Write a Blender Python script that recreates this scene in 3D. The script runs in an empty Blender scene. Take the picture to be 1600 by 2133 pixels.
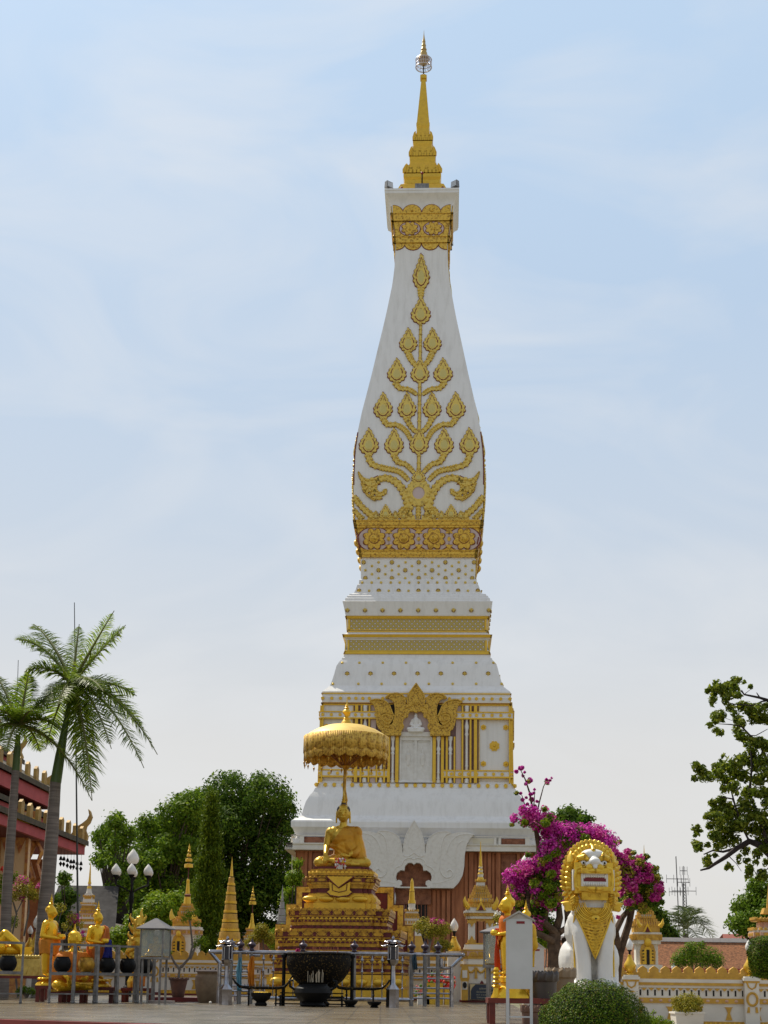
import bpy, math, random
import numpy as np
from mathutils import Vector, Matrix, Euler

scene = bpy.context.scene
COL = scene.collection
R = math.radians

# ---------------------------------------------------------------- camera
F, TILT, ROLL, HOR, EYE = 3000.0, R(10), R(0.75), 2045.0, 0.466
YP = HOR - F * math.tan(TILT)
cam_d = bpy.data.cameras.new('camera'); cam = bpy.data.objects.new('camera', cam_d); COL.objects.link(cam)
cam_d.sensor_fit = 'HORIZONTAL'; cam_d.sensor_width = 36; cam_d.lens = 36 * F / 1600
cam_d.shift_x = 0; cam_d.shift_y = (YP - 1066.5) / 1600
cam_d.clip_start = 0.5; cam_d.clip_end = 6000
cam.matrix_world = Matrix.Translation((0, 0, EYE)) @ Matrix.Rotation(math.pi / 2 + TILT, 4, 'X') @ Matrix.Rotation(-ROLL, 4, 'Z').inverted()
scene.camera = cam

# ---------------------------------------------------------------- world, sun, exposure
SUN_EL, SUN_AZ = R(55), R(-42)          # azimuth from +Y, positive to the right
sun_dir = Vector((math.sin(SUN_AZ) * math.cos(SUN_EL), math.cos(SUN_AZ) * math.cos(SUN_EL), math.sin(SUN_EL)))
world = bpy.data.worlds.new('World'); scene.world = world; world.use_nodes = True
wn = world.node_tree; wn.nodes.clear()
def W(t, **k):
    n = wn.nodes.new(t)
    for a, b in k.items(): setattr(n, a, b)
    return n
wl = wn.links.new
out = W('ShaderNodeOutputWorld'); bg = W('ShaderNodeBackground'); bg.inputs[1].default_value = 0.12
sky = W('ShaderNodeTexSky', sky_type='NISHITA'); sky.sun_disc = False
sky.sun_elevation = SUN_EL; sky.sun_rotation = SUN_AZ
sky.air_density = 1.6; sky.dust_density = 6.0; sky.ozone_density = 2.0
tc = W('ShaderNodeTexCoord'); sep = W('ShaderNodeSeparateXYZ'); wl(tc.outputs['Generated'], sep.inputs[0])
ramp = W('ShaderNodeValToRGB'); wl(sep.outputs['Z'], ramp.inputs[0])
cr = ramp.color_ramp
cr.elements[0].position = 0.0; cr.elements[0].color = (.76, .74, .70, 1)
cr.elements[1].position = 1.0; cr.elements[1].color = (.46, .46, .48, 1)
for p, c in ((.07, (.775, .762, .735)), (.16, (.73, .733, .735)), (.30, (.58, .665, .775)), (.44, (.50, .635, .81)), (.60, (.51, .67, .87)), (.72, (.52, .58, .68))):
    e = cr.elements.new(p); e.color = (*c, 1)
# thin high cloud
mp = W('ShaderNodeMapping'); mp.inputs['Scale'].default_value = (1.5, 1.5, 3.6); mp.inputs['Rotation'].default_value = (0, R(18), 0)
wl(tc.outputs['Generated'], mp.inputs[0])
nz = W('ShaderNodeTexNoise'); nz.inputs['Scale'].default_value = 2.5; nz.inputs['Detail'].default_value = 7; nz.inputs['Roughness'].default_value = .5; nz.inputs['Distortion'].default_value = 1.3
wl(mp.outputs[0], nz.inputs['Vector'])
cr2 = W('ShaderNodeMapRange'); cr2.inputs[1].default_value = .42; cr2.inputs[2].default_value = .66; cr2.inputs[3].default_value = 0; cr2.inputs[4].default_value = .45
wl(nz.outputs[0], cr2.inputs[0])
mixc = W('ShaderNodeMix', data_type='RGBA'); wl(cr2.outputs[0], mixc.inputs[0]); wl(ramp.outputs[0], mixc.inputs[6]); mixc.inputs[7].default_value = (.79, .805, .825, 1)
# aureole of the hidden sun and the unseen sky opposite, dimmed to deepen shade
dt = W('ShaderNodeVectorMath', operation='DOT_PRODUCT'); wl(tc.outputs['Generated'], dt.inputs[0]); dt.inputs[1].default_value = sun_dir
cl = W('ShaderNodeMath', operation='MAXIMUM'); wl(dt.outputs['Value'], cl.inputs[0]); cl.inputs[1].default_value = 0
pw = W('ShaderNodeMath', operation='POWER'); wl(cl.outputs[0], pw.inputs[0]); pw.inputs[1].default_value = 22
ml = W('ShaderNodeMath', operation='MULTIPLY'); wl(pw.outputs[0], ml.inputs[0]); ml.inputs[1].default_value = .45
bk = W('ShaderNodeMapRange'); wl(sep.outputs['Y'], bk.inputs[0]); bk.inputs[1].default_value = .3; bk.inputs[2].default_value = -.8; bk.inputs[3].default_value = 0; bk.inputs[4].default_value = -.22
ad = W('ShaderNodeMath', operation='ADD'); wl(ml.outputs[0], ad.inputs[0]); wl(bk.outputs[0], ad.inputs[1])
ad2 = W('ShaderNodeMath', operation='ADD'); wl(ad.outputs[0], ad2.inputs[0]); ad2.inputs[1].default_value = 1
sc_ = W('ShaderNodeVectorMath', operation='SCALE'); wl(mixc.outputs[2], sc_.inputs[0]); wl(ad2.outputs[0], sc_.inputs['Scale'])
sc2 = W('ShaderNodeVectorMath', operation='SCALE'); wl(sc_.outputs[0], sc2.inputs[0]); sc2.inputs['Scale'].default_value = 8.0
mx = W('ShaderNodeMix', data_type='RGBA'); mx.inputs[0].default_value = .94
wl(sky.outputs[0], mx.inputs[6]); wl(sc2.outputs[0], mx.inputs[7])
wl(mx.outputs[2], bg.inputs[0]); wl(bg.outputs[0], out.inputs[0])

sd = bpy.data.lights.new('sun', 'SUN'); sd.energy = 4.9; sd.angle = R(0.6); sd.color = (1, .93, .80)
so = bpy.data.objects.new('sun', sd); COL.objects.link(so); so.rotation_euler = (-sun_dir).to_track_quat('-Z', 'Y').to_euler()
scene.view_settings.view_transform = 'Standard'; scene.view_settings.look = 'None'
scene.view_settings.exposure = 0.07; scene.view_settings.gamma = 1

# ---------------------------------------------------------------- placement: a pixel of the photograph at a chosen distance
_f = Vector((0, math.cos(TILT), math.sin(TILT))); _u = Vector((0, -math.sin(TILT), math.cos(TILT))); _r = Vector((1, 0, 0))
_r2 = _r * math.cos(ROLL) + _u * math.sin(ROLL); _u2 = -_r * math.sin(ROLL) + _u * math.cos(ROLL)
CAMO = Vector((0, 0, EYE))
def ray(px, py): return _f + _r2 * ((px - 800) / F) + _u2 * (-(py - YP) / F)
def at(px, py, Y):
    d = ray(px, py); return CAMO + d * (Y / d.y)
def sc(Y): return Y / F                      # metres per pixel near eye level at distance Y
GZ = -0.42                                    # garden ground; the tiled terrace is at 0

# ---------------------------------------------------------------- materials
MATS = {}
def mat(name, col, rough=.6, metal=0.0, col2=None, nscale=3.0, bump=0.0, bscale=20.0, spec=None, emit=None, detail=5, fac=(.35, .65), transl=0, island=None, sheen=0, alpha=1, trans=0, stretch=(1, 1, 1)):
    if name in MATS: return MATS[name]
    m = bpy.data.materials.new(name); m.use_nodes = True; nt = m.node_tree; N = nt.nodes; L = nt.links.new
    b = N['Principled BSDF']; b.inputs['Base Color'].default_value = (*col, 1); b.inputs['Roughness'].default_value = rough; b.inputs['Metallic'].default_value = metal
    if spec is not None: b.inputs['Specular IOR Level'].default_value = spec
    t = N.new('ShaderNodeTexCoord'); mpn = N.new('ShaderNodeMapping'); mpn.inputs['Scale'].default_value = stretch; L(t.outputs['Object'], mpn.inputs[0])
    src = None
    if col2 is not None:
        n = N.new('ShaderNodeTexNoise'); n.inputs['Scale'].default_value = nscale; n.inputs['Detail'].default_value = detail; n.inputs['Roughness'].default_value = .62
        L(mpn.outputs[0], n.inputs['Vector'])
        mr = N.new('ShaderNodeMapRange'); mr.inputs[1].default_value = fac[0]; mr.inputs[2].default_value = fac[1]; L(n.outputs[0], mr.inputs[0])
        x = N.new('ShaderNodeMix'); x.data_type = 'RGBA'; L(mr.outputs[0], x.inputs[0]); x.inputs[6].default_value = (*col, 1); x.inputs[7].default_value = (*col2, 1)
        src = x.outputs[2]; L(src, b.inputs['Base Color'])
        rr = N.new('ShaderNodeMapRange'); rr.inputs[3].default_value = max(0, rough - .08); rr.inputs[4].default_value = min(1, rough + .14); L(n.outputs[0], rr.inputs[0]); L(rr.outputs[0], b.inputs['Roughness'])
    if island is not None:
        g = N.new('ShaderNodeNewGeometry'); rp = N.new('ShaderNodeValToRGB'); L(g.outputs['Random Per Island'], rp.inputs[0])
        els = rp.color_ramp.elements
        els[0].color = (*island[0], 1); els[1].color = (*island[-1], 1)
        for i, c in enumerate(island[1:-1]): e = els.new((i + 1) / (len(island) - 1)); e.color = (*c, 1)
        src = rp.outputs[0]; L(src, b.inputs['Base Color'])
    if bump:
        n2 = N.new('ShaderNodeTexNoise'); n2.inputs['Scale'].default_value = bscale; n2.inputs['Detail'].default_value = 6; L(mpn.outputs[0], n2.inputs['Vector'])
        bp = N.new('ShaderNodeBump'); bp.inputs['Strength'].default_value = min(1, bump * 10); bp.inputs['Distance'].default_value = bump; L(n2.outputs[0], bp.inputs['Height']); L(bp.outputs[0], b.inputs['Normal'])
    if emit is not None: b.inputs['Emission Color'].default_value = (*emit, 1); b.inputs['Emission Strength'].default_value = 1
    if trans: b.inputs['Transmission Weight'].default_value = trans
    if alpha < 1: b.inputs['Alpha'].default_value = alpha
    if transl:
        o = N['Material Output']; tr = N.new('ShaderNodeBsdfTranslucent'); ms = N.new('ShaderNodeMixShader'); ms.inputs[0].default_value = transl
        if src is not None: L(src, tr.inputs[0])
        else: tr.inputs[0].default_value = (*col, 1)
        L(b.outputs[0], ms.inputs[1]); L(tr.outputs[0], ms.inputs[2]); L(ms.outputs[0], o.inputs[0])
    MATS[name] = m; return m

WHITE = mat('white_plaster', (.82, .805, .785), .6, col2=(.64, .62, .59), nscale=1.6, bump=.008, bscale=6, fac=(.46, .95), stretch=(2.4, 2.4, .2), spec=.25)
WHITE2 = mat('cream_plaster', (.74, .70, .62), .6, col2=(.60, .54, .46), nscale=1.2, bump=.006, bscale=14, fac=(.45, .8))
CARVED = mat('carved_cream', (.76, .73, .68), .7, col2=(.66, .62, .56), nscale=6, bump=.014, bscale=9, fac=(.45, .75), spec=.2)
GOLDR = mat('relief_gold', (.76, .55, .12), .42, .35, col2=(.24, .14, .035), nscale=5.5, bump=.05, bscale=7, fac=(.52, .74))
GOLDC = mat('carved_gold', (.80, .51, .07), .42, .35, col2=(.30, .15, .02), nscale=8, bump=.05, bscale=9, fac=(.48, .66))
GOLDP = mat('gold_paint', (.78, .48, .04), .32, .4, col2=(.62, .38, .04), nscale=5, fac=(.4, .8))
GOLDS = mat('statue_gold', (.86, .52, .025), .26, .55, col2=(.62, .33, .02), nscale=4, bump=.002, bscale=30, fac=(.45, .85))
GOLDB = mat('buddha_gold', (.68, .44, .05), .32, .6, col2=(.38, .21, .02), nscale=4, bump=.002, bscale=30, fac=(.4, .8))
GOLDD = mat('dark_gold', (.58, .32, .03), .36, .5, col2=(.20, .085, .010), nscale=9, bump=.004, bscale=40, fac=(.4, .75))
OCHRE = mat('ochre_gold', (.62, .36, .05), .5, .2, col2=(.42, .22, .04), nscale=6, bump=.006, bscale=25, fac=(.4, .75))
REDL = mat('outline_red', (.20, .035, .025), .7)
REDD = mat('dark_red', (.16, .014, .012), .5, col2=(.10, .01, .01), nscale=6)
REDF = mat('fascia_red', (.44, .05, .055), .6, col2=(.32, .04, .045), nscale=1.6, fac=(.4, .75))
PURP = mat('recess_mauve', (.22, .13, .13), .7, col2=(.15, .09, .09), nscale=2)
PINK = mat('niche_pink', (.62, .50, .48), .65)
BLACK = mat('black_iron', (.006, .006, .006), .55, .0, spec=.2)
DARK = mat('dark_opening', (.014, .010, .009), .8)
STEEL = mat('steel', (.42, .42, .46), .16, 1.0, col2=(.24, .23, .24), nscale=7)
GREYP = mat('grey_paint', (.27, .26, .25), .45, .5, col2=(.15, .145, .14), nscale=9)
BRONZE = mat('dark_bronze', (.006, .005, .004), .7, .0, col2=(.20, .13, .04), nscale=30, bump=.006, bscale=60, fac=(.55, .72), spec=.15)
BULB = mat('white_glass', (.82, .80, .76), .25)
TRUNK = mat('grey_bark', (.20, .175, .15), .85, col2=(.11, .095, .08), nscale=6, bump=.02, bscale=16)
TRUNKD = mat('dark_bark', (.095, .07, .05), .9, col2=(.045, .035, .028), nscale=9, bump=.02, bscale=18)
PALMB = mat('palm_bark', (.235, .20, .175), .85, col2=(.13, .11, .095), nscale=3, bump=.03, bscale=7, stretch=(.4, .4, 6))
SHAFT = mat('palm_shaft', (.10, .17, .03), .45, col2=(.06, .10, .03), nscale=3, stretch=(1, 1, .2))
BRICKT = mat('brick_red', (.50, .205, .10), .85, col2=(.27, .10, .05), nscale=1.6, bump=.02, bscale=9, fac=(.3, .72), stretch=(2.2, 2.2, .5), spec=.2)
BRICKD = mat('brick_carved', (.32, .13, .07), .85, col2=(.17, .065, .035), nscale=3.5, bump=.06, bscale=5, fac=(.4, .65))
CLAY = mat('dark_clay', (.16, .075, .045), .6, col2=(.09, .045, .03), nscale=5, bump=.004, bscale=20)
STONEJ = mat('stone_jar', (.28, .20, .12), .55, col2=(.18, .12, .07), nscale=4, bump=.004, bscale=20)

# ---------------------------------------------------------------- mesh helpers
class MB:
    def __init__(s): s.v = []; s.f = []; s.m = []
    def add(s, vs, fs, mi=0):
        o = len(s.v); s.v += [tuple(v) for v in vs]
        for f in fs: s.f.append(tuple(i + o for i in f)); s.m.append(mi)
    def box(s, c, d, mi=0, rz=0, top=1.0):
        cx, cy, cz = c; x, y, z = d[0] / 2, d[1] / 2, d[2] / 2; ca, sa = math.cos(rz), math.sin(rz); vs = []
        for k, zz in enumerate((-z, z)):
            q = top if k else 1
            for a, b in ((-x, -y), (x, -y), (x, y), (-x, y)):
                a *= q; b *= q; vs.append((cx + a * ca - b * sa, cy + a * sa + b * ca, cz + zz))
        s.add(vs, [(3, 2, 1, 0), (4, 5, 6, 7), (0, 1, 5, 4), (1, 2, 6, 5), (2, 3, 7, 6), (3, 0, 4, 7)], mi)
    def b2(s, x0, x1, y0, y1, z0, z1, mi=0): s.box(((x0 + x1) / 2, (y0 + y1) / 2, (z0 + z1) / 2), (abs(x1 - x0), abs(y1 - y0), abs(z1 - z0)), mi)
    def lathe(s, prof, n=20, c=(0, 0, 0), mi=0, sq=False, ph=0, cap=True, ay=1.0):
        if sq: n = 4; ph = math.pi / 4
        k = math.sqrt(2) if sq else 1; vs = []; fs = []
        for (r, z) in prof:
            for i in range(n):
                a = ph + 2 * math.pi * i / n; vs.append((c[0] + r * k * math.cos(a), c[1] + r * k * ay * math.sin(a), c[2] + z))
        m = len(prof)
        for j in range(m - 1):
            for i in range(n):
                a, b = j * n + i, j * n + (i + 1) % n; fs.append((a, b, b + n, a + n))
        if cap: fs.append(tuple(range(n - 1, -1, -1))); fs.append(tuple((m - 1) * n + i for i in range(n)))
        s.add(vs, fs, mi)
    def tube(s, pts, rad, n=8, mi=0, flat=1.0):
        pts = [Vector(p) for p in pts]
        if not hasattr(rad, '__len__'): rad = [rad] * len(pts)
        vs = []; fs = []; up = Vector((0, 0, 1)); prev = None
        for i, p in enumerate(pts):
            t = (pts[min(i + 1, len(pts) - 1)] - pts[max(i - 1, 0)])
            if t.length < 1e-9: t = Vector((0, 0, 1))
            t.normalize()
            if prev is None:
                a = t.cross(up if abs(t.z) < .95 else Vector((1, 0, 0))).normalized()
            else:
                a = (prev - t * prev.dot(t)); a = a.normalized() if a.length > 1e-6 else t.orthogonal().normalized()
            prev = a; b = t.cross(a)
            for k in range(n):
                q = 2 * math.pi * k / n; vs.append(p + (a * math.cos(q) + b * math.sin(q) * flat) * rad[i])
        for j in range(len(pts) - 1):
            for k in range(n):
                x, y = j * n + k, j * n + (k + 1) % n; fs.append((x, y, y + n, x + n))
        fs.append(tuple(range(n - 1, -1, -1))); fs.append(tuple((len(pts) - 1) * n + k for k in range(n)))
        s.add(vs, fs, mi)
    def ell(s, c, r, mi=0, n=14, m=9, rot=None):
        if not hasattr(r, '__len__'): r = (r, r, r)
        vs = []; fs = []; c = Vector(c)
        for j in range(1, m):
            a = math.pi * j / m
            for i in range(n):
                b = 2 * math.pi * i / n; v = Vector((r[0] * math.sin(a) * math.cos(b), r[1] * math.sin(a) * math.sin(b), r[2] * math.cos(a)))
                if rot: v.rotate(rot)
                vs.append(c + v)
        for j in range(m - 2):
            for i in range(n):
                x, y = j * n + i, j * n + (i + 1) % n; fs.append((x, x + n, y + n, y))
        t = Vector((0, 0, r[2])); 
        if rot: t.rotate(rot)
        vs += [c + t, c - t]; T = len(vs) - 2
        for i in range(n): fs.append((T, i, (i + 1) % n)); fs.append((T + 1, (m - 2) * n + (i + 1) % n, (m - 2) * n + i))
        s.add(vs, fs, mi)
    def cap(s, a, b, ra, rb, mi=0, n=12):
        s.tube([a, b], [ra, rb], n, mi); s.ell(a, ra, mi, n, 8); s.ell(b, rb, mi, n, 8)
    def chain(s, pts, rs, mi=0, n=12):
        for i in range(len(pts) - 1): s.cap(pts[i], pts[i + 1], rs[i], rs[i + 1], mi, n)
    def plate(s, outl, M, w0, w1, mi=0, side=None):
        """closed 2D outline -> slab between w0 and w1 through mapping M(u,v,w)"""
        n = len(outl); vs = [M(u, v, w0) for u, v in outl] + [M(u, v, w1) for u, v in outl]
        A = sum(outl[i][0] * outl[(i + 1) % n][1] - outl[(i + 1) % n][0] * outl[i][1] for i in range(n))
        fs = [tuple(range(n, 2 * n)) if A > 0 else tuple(range(2 * n - 1, n - 1, -1)), tuple(range(n - 1, -1, -1)) if A > 0 else tuple(range(n))]
        s.add(vs, fs, mi)
        o = len(s.v) - 2 * n
        for i in range(n):
            j = (i + 1) % n; f = (o + i, o + j, o + n + j, o + n + i)
            s.f.append(f if A > 0 else f[::-1]); s.m.append(mi if side is None else side)
    def grid(s, P, mi=0):
        r, c = len(P), len(P[0]); s.add([p for row in P for p in row], [(j * c + i, j * c + i + 1, (j + 1) * c + i + 1, (j + 1) * c + i) for j in range(r - 1) for i in range(c - 1)], mi)
    def xf(s, M):
        s.v = [tuple(M @ Vector(v)) for v in s.v]; return s
    def mesh(s, name, mats, ang=35):
        me = bpy.data.meshes.new(name); me.from_pydata(s.v, [], s.f)
        for m in (mats if isinstance(mats, (list, tuple)) else [mats]): me.materials.append(m)
        if len(me.polygons):
            me.polygons.foreach_set('material_index', s.m); me.polygons.foreach_set('use_smooth', [True] * len(me.polygons))
            me.set_sharp_from_angle(angle=R(ang))
        me.update(); return me
    def build(s, name, mats, parent=None, ang=35, loc=None):
        o = bpy.data.objects.new(name, s.mesh(name, mats, ang)); COL.objects.link(o)
        if parent: o.parent = parent
        if loc: o.location = loc
        return o
def tag(o, label=None, cat=None, group=None, kind=None):
    if label: o['label'] = label
    if cat: o['category'] = cat
    if group: o['group'] = group
    if kind: o['kind'] = kind
    return o
def thing(name, label, cat, loc=(0, 0, 0), rz=0, group=None, s=1.0):
    o = bpy.data.objects.new(name, None); COL.objects.link(o); o.location = loc; o.rotation_euler = (0, 0, rz); o.scale = (s, s, s); o.empty_display_size = .2
    return tag(o, label, cat, group)
def dup(root, loc, rz=None, label=None, s=None):
    def cp(o, par):
        c = o.copy(); COL.objects.link(c)
        if par: c.parent = par
        for ch in [x for x in o.children]: cp(ch, c)
        return c
    r = cp(root, None); r.location = loc
    if rz is not None: r.rotation_euler = (0, 0, rz)
    if s: r.scale = (s, s, s)
    if label: r['label'] = label
    return r
def voxel(mb, name, mats, vox, parent=None, smooth=2, pred=None, disp=None, thick=0):
    """fuse overlapping closed shapes into ONE continuous surface"""
    me = bpy.data.meshes.new(name); me.from_pydata(mb.v, [], mb.f); o = bpy.data.objects.new(name, me); COL.objects.link(o)
    md = o.modifiers.new('r', 'REMESH'); md.mode = 'VOXEL'; md.voxel_size = vox; md.use_smooth_shade = True
    if smooth: sm = o.modifiers.new('s', 'SMOOTH'); sm.iterations = smooth; sm.factor = .5
    dg = bpy.context.evaluated_depsgraph_get(); e = o.evaluated_get(dg); m2 = bpy.data.meshes.new_from_object(e)
    if pred or disp:
        n = len(m2.vertices); co = np.empty(n * 3); m2.vertices.foreach_get('co', co); co = co.reshape(n, 3)
        nr = np.empty(n * 3); m2.vertices.foreach_get('normal', nr); nr = nr.reshape(n, 3)
        if disp: co = co + nr * disp(co)[:, None]
        keep = pred(co) if pred else np.ones(n, bool)
        polys = [tuple(p.vertices) for p in m2.polygons if all(keep[i] for i in p.vertices)]
        m3 = bpy.data.meshes.new(name); m3.from_pydata([tuple(c) for c in co], [], polys); m2 = m3
        m2.polygons.foreach_set('use_smooth', [True] * len(m2.polygons))
    bpy.data.objects.remove(o)
    m2.name = name; m2.materials.clear()
    for m in (mats if isinstance(mats, (list, tuple)) else [mats]): m2.materials.append(m)
    if m2.polygons: m2.polygons.foreach_set('material_index', [0] * len(m2.polygons))
    q = bpy.data.objects.new(name, m2); COL.objects.link(q)
    if parent: q.parent = parent
    if thick: so_ = q.modifiers.new('t', 'SOLIDIFY'); so_.thickness = thick; so_.offset = 1
    return q
RNG = np.random.default_rng(7)
def unit(a): return a / np.maximum(np.linalg.norm(a, axis=1, keepdims=True), 1e-9)
def leafmesh(name, P, L, mat_, parent=None, Wd=.45, out=None, droop=0.0, jitter=.35, rng=RNG, up=0.0, bias=.8):
    """thousands of kite-shaped leaves, centred at points P"""
    n = len(P); nr = rng.normal(size=(n, 3))
    if out is not None: nr = unit(nr) * bias + out
    nr[:, 2] += up; nr = unit(nr); t = unit(np.cross(nr, rng.normal(size=(n, 3)))); t[:, 2] -= droop; t = unit(t - nr * (t * nr).sum(1)[:, None]); b = np.cross(nr, t)
    l = (L * (1 + jitter * rng.uniform(-1, 1, n)))[:, None]
    V = np.stack([P - t * l * .5, P + b * l * Wd * .5 + nr * l * .06, P + t * l * .5 - nr * l * .08, P - b * l * Wd * .5 + nr * l * .06], 1).reshape(-1, 3)
    me = bpy.data.meshes.new(name); me.vertices.add(n * 4); me.vertices.foreach_set('co', V.ravel())
    me.loops.add(n * 4); me.loops.foreach_set('vertex_index', np.arange(n * 4)); me.polygons.add(n); me.polygons.foreach_set('loop_start', np.arange(n) * 4)
    me.materials.append(mat_); me.update(calc_edges=True); me.validate()
    o = bpy.data.objects.new(name, me); COL.objects.link(o)
    if parent: o.parent = parent
    return o
def cloud(clumps, n, rng=RNG, lo=.55, hi=1.05, squash=1.0):
    """points in the outer part of many overlapping clumps, plus outward directions"""
    c = np.array([k[:3] for k in clumps]); r = np.array([k[3] for k in clumps]); w = r ** 2 / (r ** 2).sum()
    i = rng.choice(len(c), n, p=w); d = unit(rng.normal(size=(n, 3))); q = lo + (hi - lo) * rng.random(n) ** .6
    P = c[i] + d * (r[i] * q)[:, None] * np.array([1, 1, squash]); return P, d
# ================================================================ setting
TILE = bpy.data.materials.new('terrace_tile'); TILE.use_nodes = True
def tile_mat():
    nt = TILE.node_tree; N = nt.nodes; L = nt.links.new; b = N['Principled BSDF']
    t = N.new('ShaderNodeTexCoord'); br = N.new('ShaderNodeTexBrick'); br.offset = 0; br.inputs['Scale'].default_value = 1; br.inputs['Brick Width'].default_value = .4; br.inputs['Row Height'].default_value = .4
    br.inputs['Mortar Size'].default_value = .008; br.inputs['Color1'].default_value = (.15, .118, .072, 1); br.inputs['Color2'].default_value = (.105, .082, .052, 1); br.inputs['Mortar'].default_value = (.05, .04, .028, 1)
    L(t.outputs['Object'], br.inputs['Vector'])
    n = N.new('ShaderNodeTexNoise'); n.inputs['Scale'].default_value = 1.3; n.inputs['Detail'].default_value = 7; L(t.outputs['Object'], n.inputs['Vector'])
    mr = N.new('ShaderNodeMapRange'); mr.inputs[1].default_value = .35; mr.inputs[2].default_value = .7; mr.inputs[3].default_value = .75; mr.inputs[4].default_value = 1.15; L(n.outputs[0], mr.inputs[0])
    vm = N.new('ShaderNodeVectorMath'); vm.operation = 'SCALE'; L(br.outputs['Color'], vm.inputs[0]); L(mr.outputs[0], vm.inputs['Scale']); L(vm.outputs[0], b.inputs['Base Color'])
    m2 = N.new('ShaderNodeMapRange'); m2.inputs[3].default_value = .16; m2.inputs[4].default_value = .36; L(n.outputs[0], m2.inputs[0]); L(m2.outputs[0], b.inputs['Roughness'])
    bp = N.new('ShaderNodeBump'); bp.inputs['Strength'].default_value = .25; bp.inputs['Distance'].default_value = .004; L(br.outputs['Fac'], bp.inputs['Height']); bp.invert = True; L(bp.outputs[0], b.inputs['Normal'])
tile_mat()
GRD = mat('garden_ground', (.20, .16, .11), .9, col2=(.10, .11, .05), nscale=.6, bump=.02, bscale=6)
g = MB(); g.add([(-1500, -60, GZ), (1500, -60, GZ), (1500, 3000, GZ), (-1500, 3000, GZ)], [(0, 1, 2, 3)]); tag(g.build('ground', GRD), kind='structure')
tp = MB(); edge = [(-30, 20.6), (-4.3, 16.6), (1.2, 13.7), (1.75, 13.4), (2.9, 32), (2.9, 60), (-30, 60)]
tp.plate(edge, lambda u, v, w: (u, v, w), GZ, 0, 0); tag(tp.build('terrace', TILE), kind='structure')
KERB = mat('terrace_kerb', (.30, .05, .045), .5, col2=(.2, .035, .03), nscale=4)
kb = MB()
for (a, b) in zip(edge[:3], edge[1:4]):
    a = Vector((*a, 0)); b = Vector((*b, 0)); d = (b - a).normalized(); nrm = Vector((d.y, -d.x, 0)) * .05; c = (a + b) / 2 + nrm; kb.box((c.x, c.y, -.115), ((b - a).length, .1, .22), 0, math.atan2(d.y, d.x))
tag(kb.build('terrace_kerb', KERB), kind='structure')
road = MB(); road.b2(2.95, 30, 14, 30.2, GZ, GZ + .02); tag(road.build('path', mat('paving', (.30, .26, .21), .8, col2=(.2, .17, .13), nscale=2, bump=.01)), kind='structure')

# ================================================================ the great stupa (local frame: x right, y back, z up)
AX, DD, YAW = 1.95, 82.0, R(2.5)
STUPA = thing('stupa', 'towering white square stupa with gold relief, gold spire and brick base', 'stupa', (AX, DD, 0), -YAW)
def sloc(px, py):
    d = ray(px, py); o = CAMO - Vector((AX, DD, 0)); m = Matrix.Rotation(YAW, 3, 'Z'); return m @ o, m @ d
def sleft(px, py):
    o, d = sloc(px, py); k = (o.y - o.x) / (d.x - d.y); p = o + d * k; return -p.x, p.z
PR = []     # profile (z, half width) from the silhouette's left corner
rows = [(2040, 619), (1800, 619), (1774, 619.5), (1772, 617), (1766, 614), (1748, 609), (1746, 609), (1745, 619), (1741, 619), (1738, 616), (1726, 610), (1722, 606), (1711, 606), (1708, 608), (1703, 622), (1698, 628.5), (1685, 632), (1670, 637),
        (1657, 645), (1649, 652.5), (1641, 657), (1640, 660), (1632, 662), (1631, 667), (1626, 669), (1625, 672), (1494, 674), (1470, 673.5), (1452, 670), (1451, 671.5), (1440, 671.5), (1438, 674), (1431, 684), (1428, 687.5), (1417, 692), (1405, 696), (1387, 701),
        (1378, 707), (1373, 712), (1370, 713), (1369, 716), (1363, 717), (1362, 719.5), (1354, 720), (1353, 722.5), (1330, 721), (1329, 717), (1321, 715), (1320, 720.5), (1318, 724.5), (1290, 723), (1283, 721), (1282, 720), (1262, 716), (1252, 713.5), (1251, 718.5), (1246, 719.5),
        (1244, 722.5), (1241, 723.5), (1240, 727), (1237, 728.5), (1236, 737), (1228, 741), (1218, 744.5), (1216, 747.5), (1208, 748.5), (1206, 752), (1165, 751), (1164, 753.5), (1150, 752), (1125, 747.5), (1100, 743), (1085, 740.5), (1060, 738.2), (1035, 737), (1010, 736.5), (985, 736.8), (960, 737.8), (936, 739.5), (900, 745),
        (860, 753.5), (820, 764), (773, 776), (727, 787), (690, 796), (663, 802.5), (638, 808), (616, 812.5), (597, 816.5), (581, 819), (555, 822), (525, 823.5), (508, 823.8), (497, 823.6), (486, 822.8), (470, 820.8), (455, 818.6), (440, 816.6), (425, 815), (415, 811), (408, 806.5), (402, 802.5), (396, 802.2)]
for y, x in rows:
    h, z = sleft(x, y); PR.append((z, h + .2 * max(0, min(1, (z - 2) / 3)) if False else h))
CEN = [(0, .0), (60, .0)]
ZS = np.array([p[0] for p in PR]); HS = np.array([p[1] for p in PR])
o_ = np.argsort(ZS); ZS = ZS[o_]; HS = HS[o_]
def hw(z): return float(np.interp(z, ZS, HS))
def sp(px, py, w=0.0):
    """pixel -> (x, z) on the front face"""
    o, d = sloc(px, py); h = 4
    for _ in range(8):
        k = (-h - w - o.y) / d.y; p = o + d * k; h = hw(p.z)
    return p.x, p.z
def FM(x, z, w): return (x, -hw(z) - w, z)
def px2z(py, px=868): return sp(px, py)[1]
def zb(y, k=3.636, y0=1060): return px2z(y0 + y / k)
ZP = [(z, h) for z, h in zip(ZS, HS)]
def body(z0, z1, name, m, off=0.0, mats=None):
    b = MB(); zz = [z0] + [z for z in ZS if z0 + 1e-4 < z < z1 - 1e-4] + [z1]; b.lathe([(hw(z) + off, z) for z in zz], sq=True); return b.build(name, m, STUPA, 20)
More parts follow.
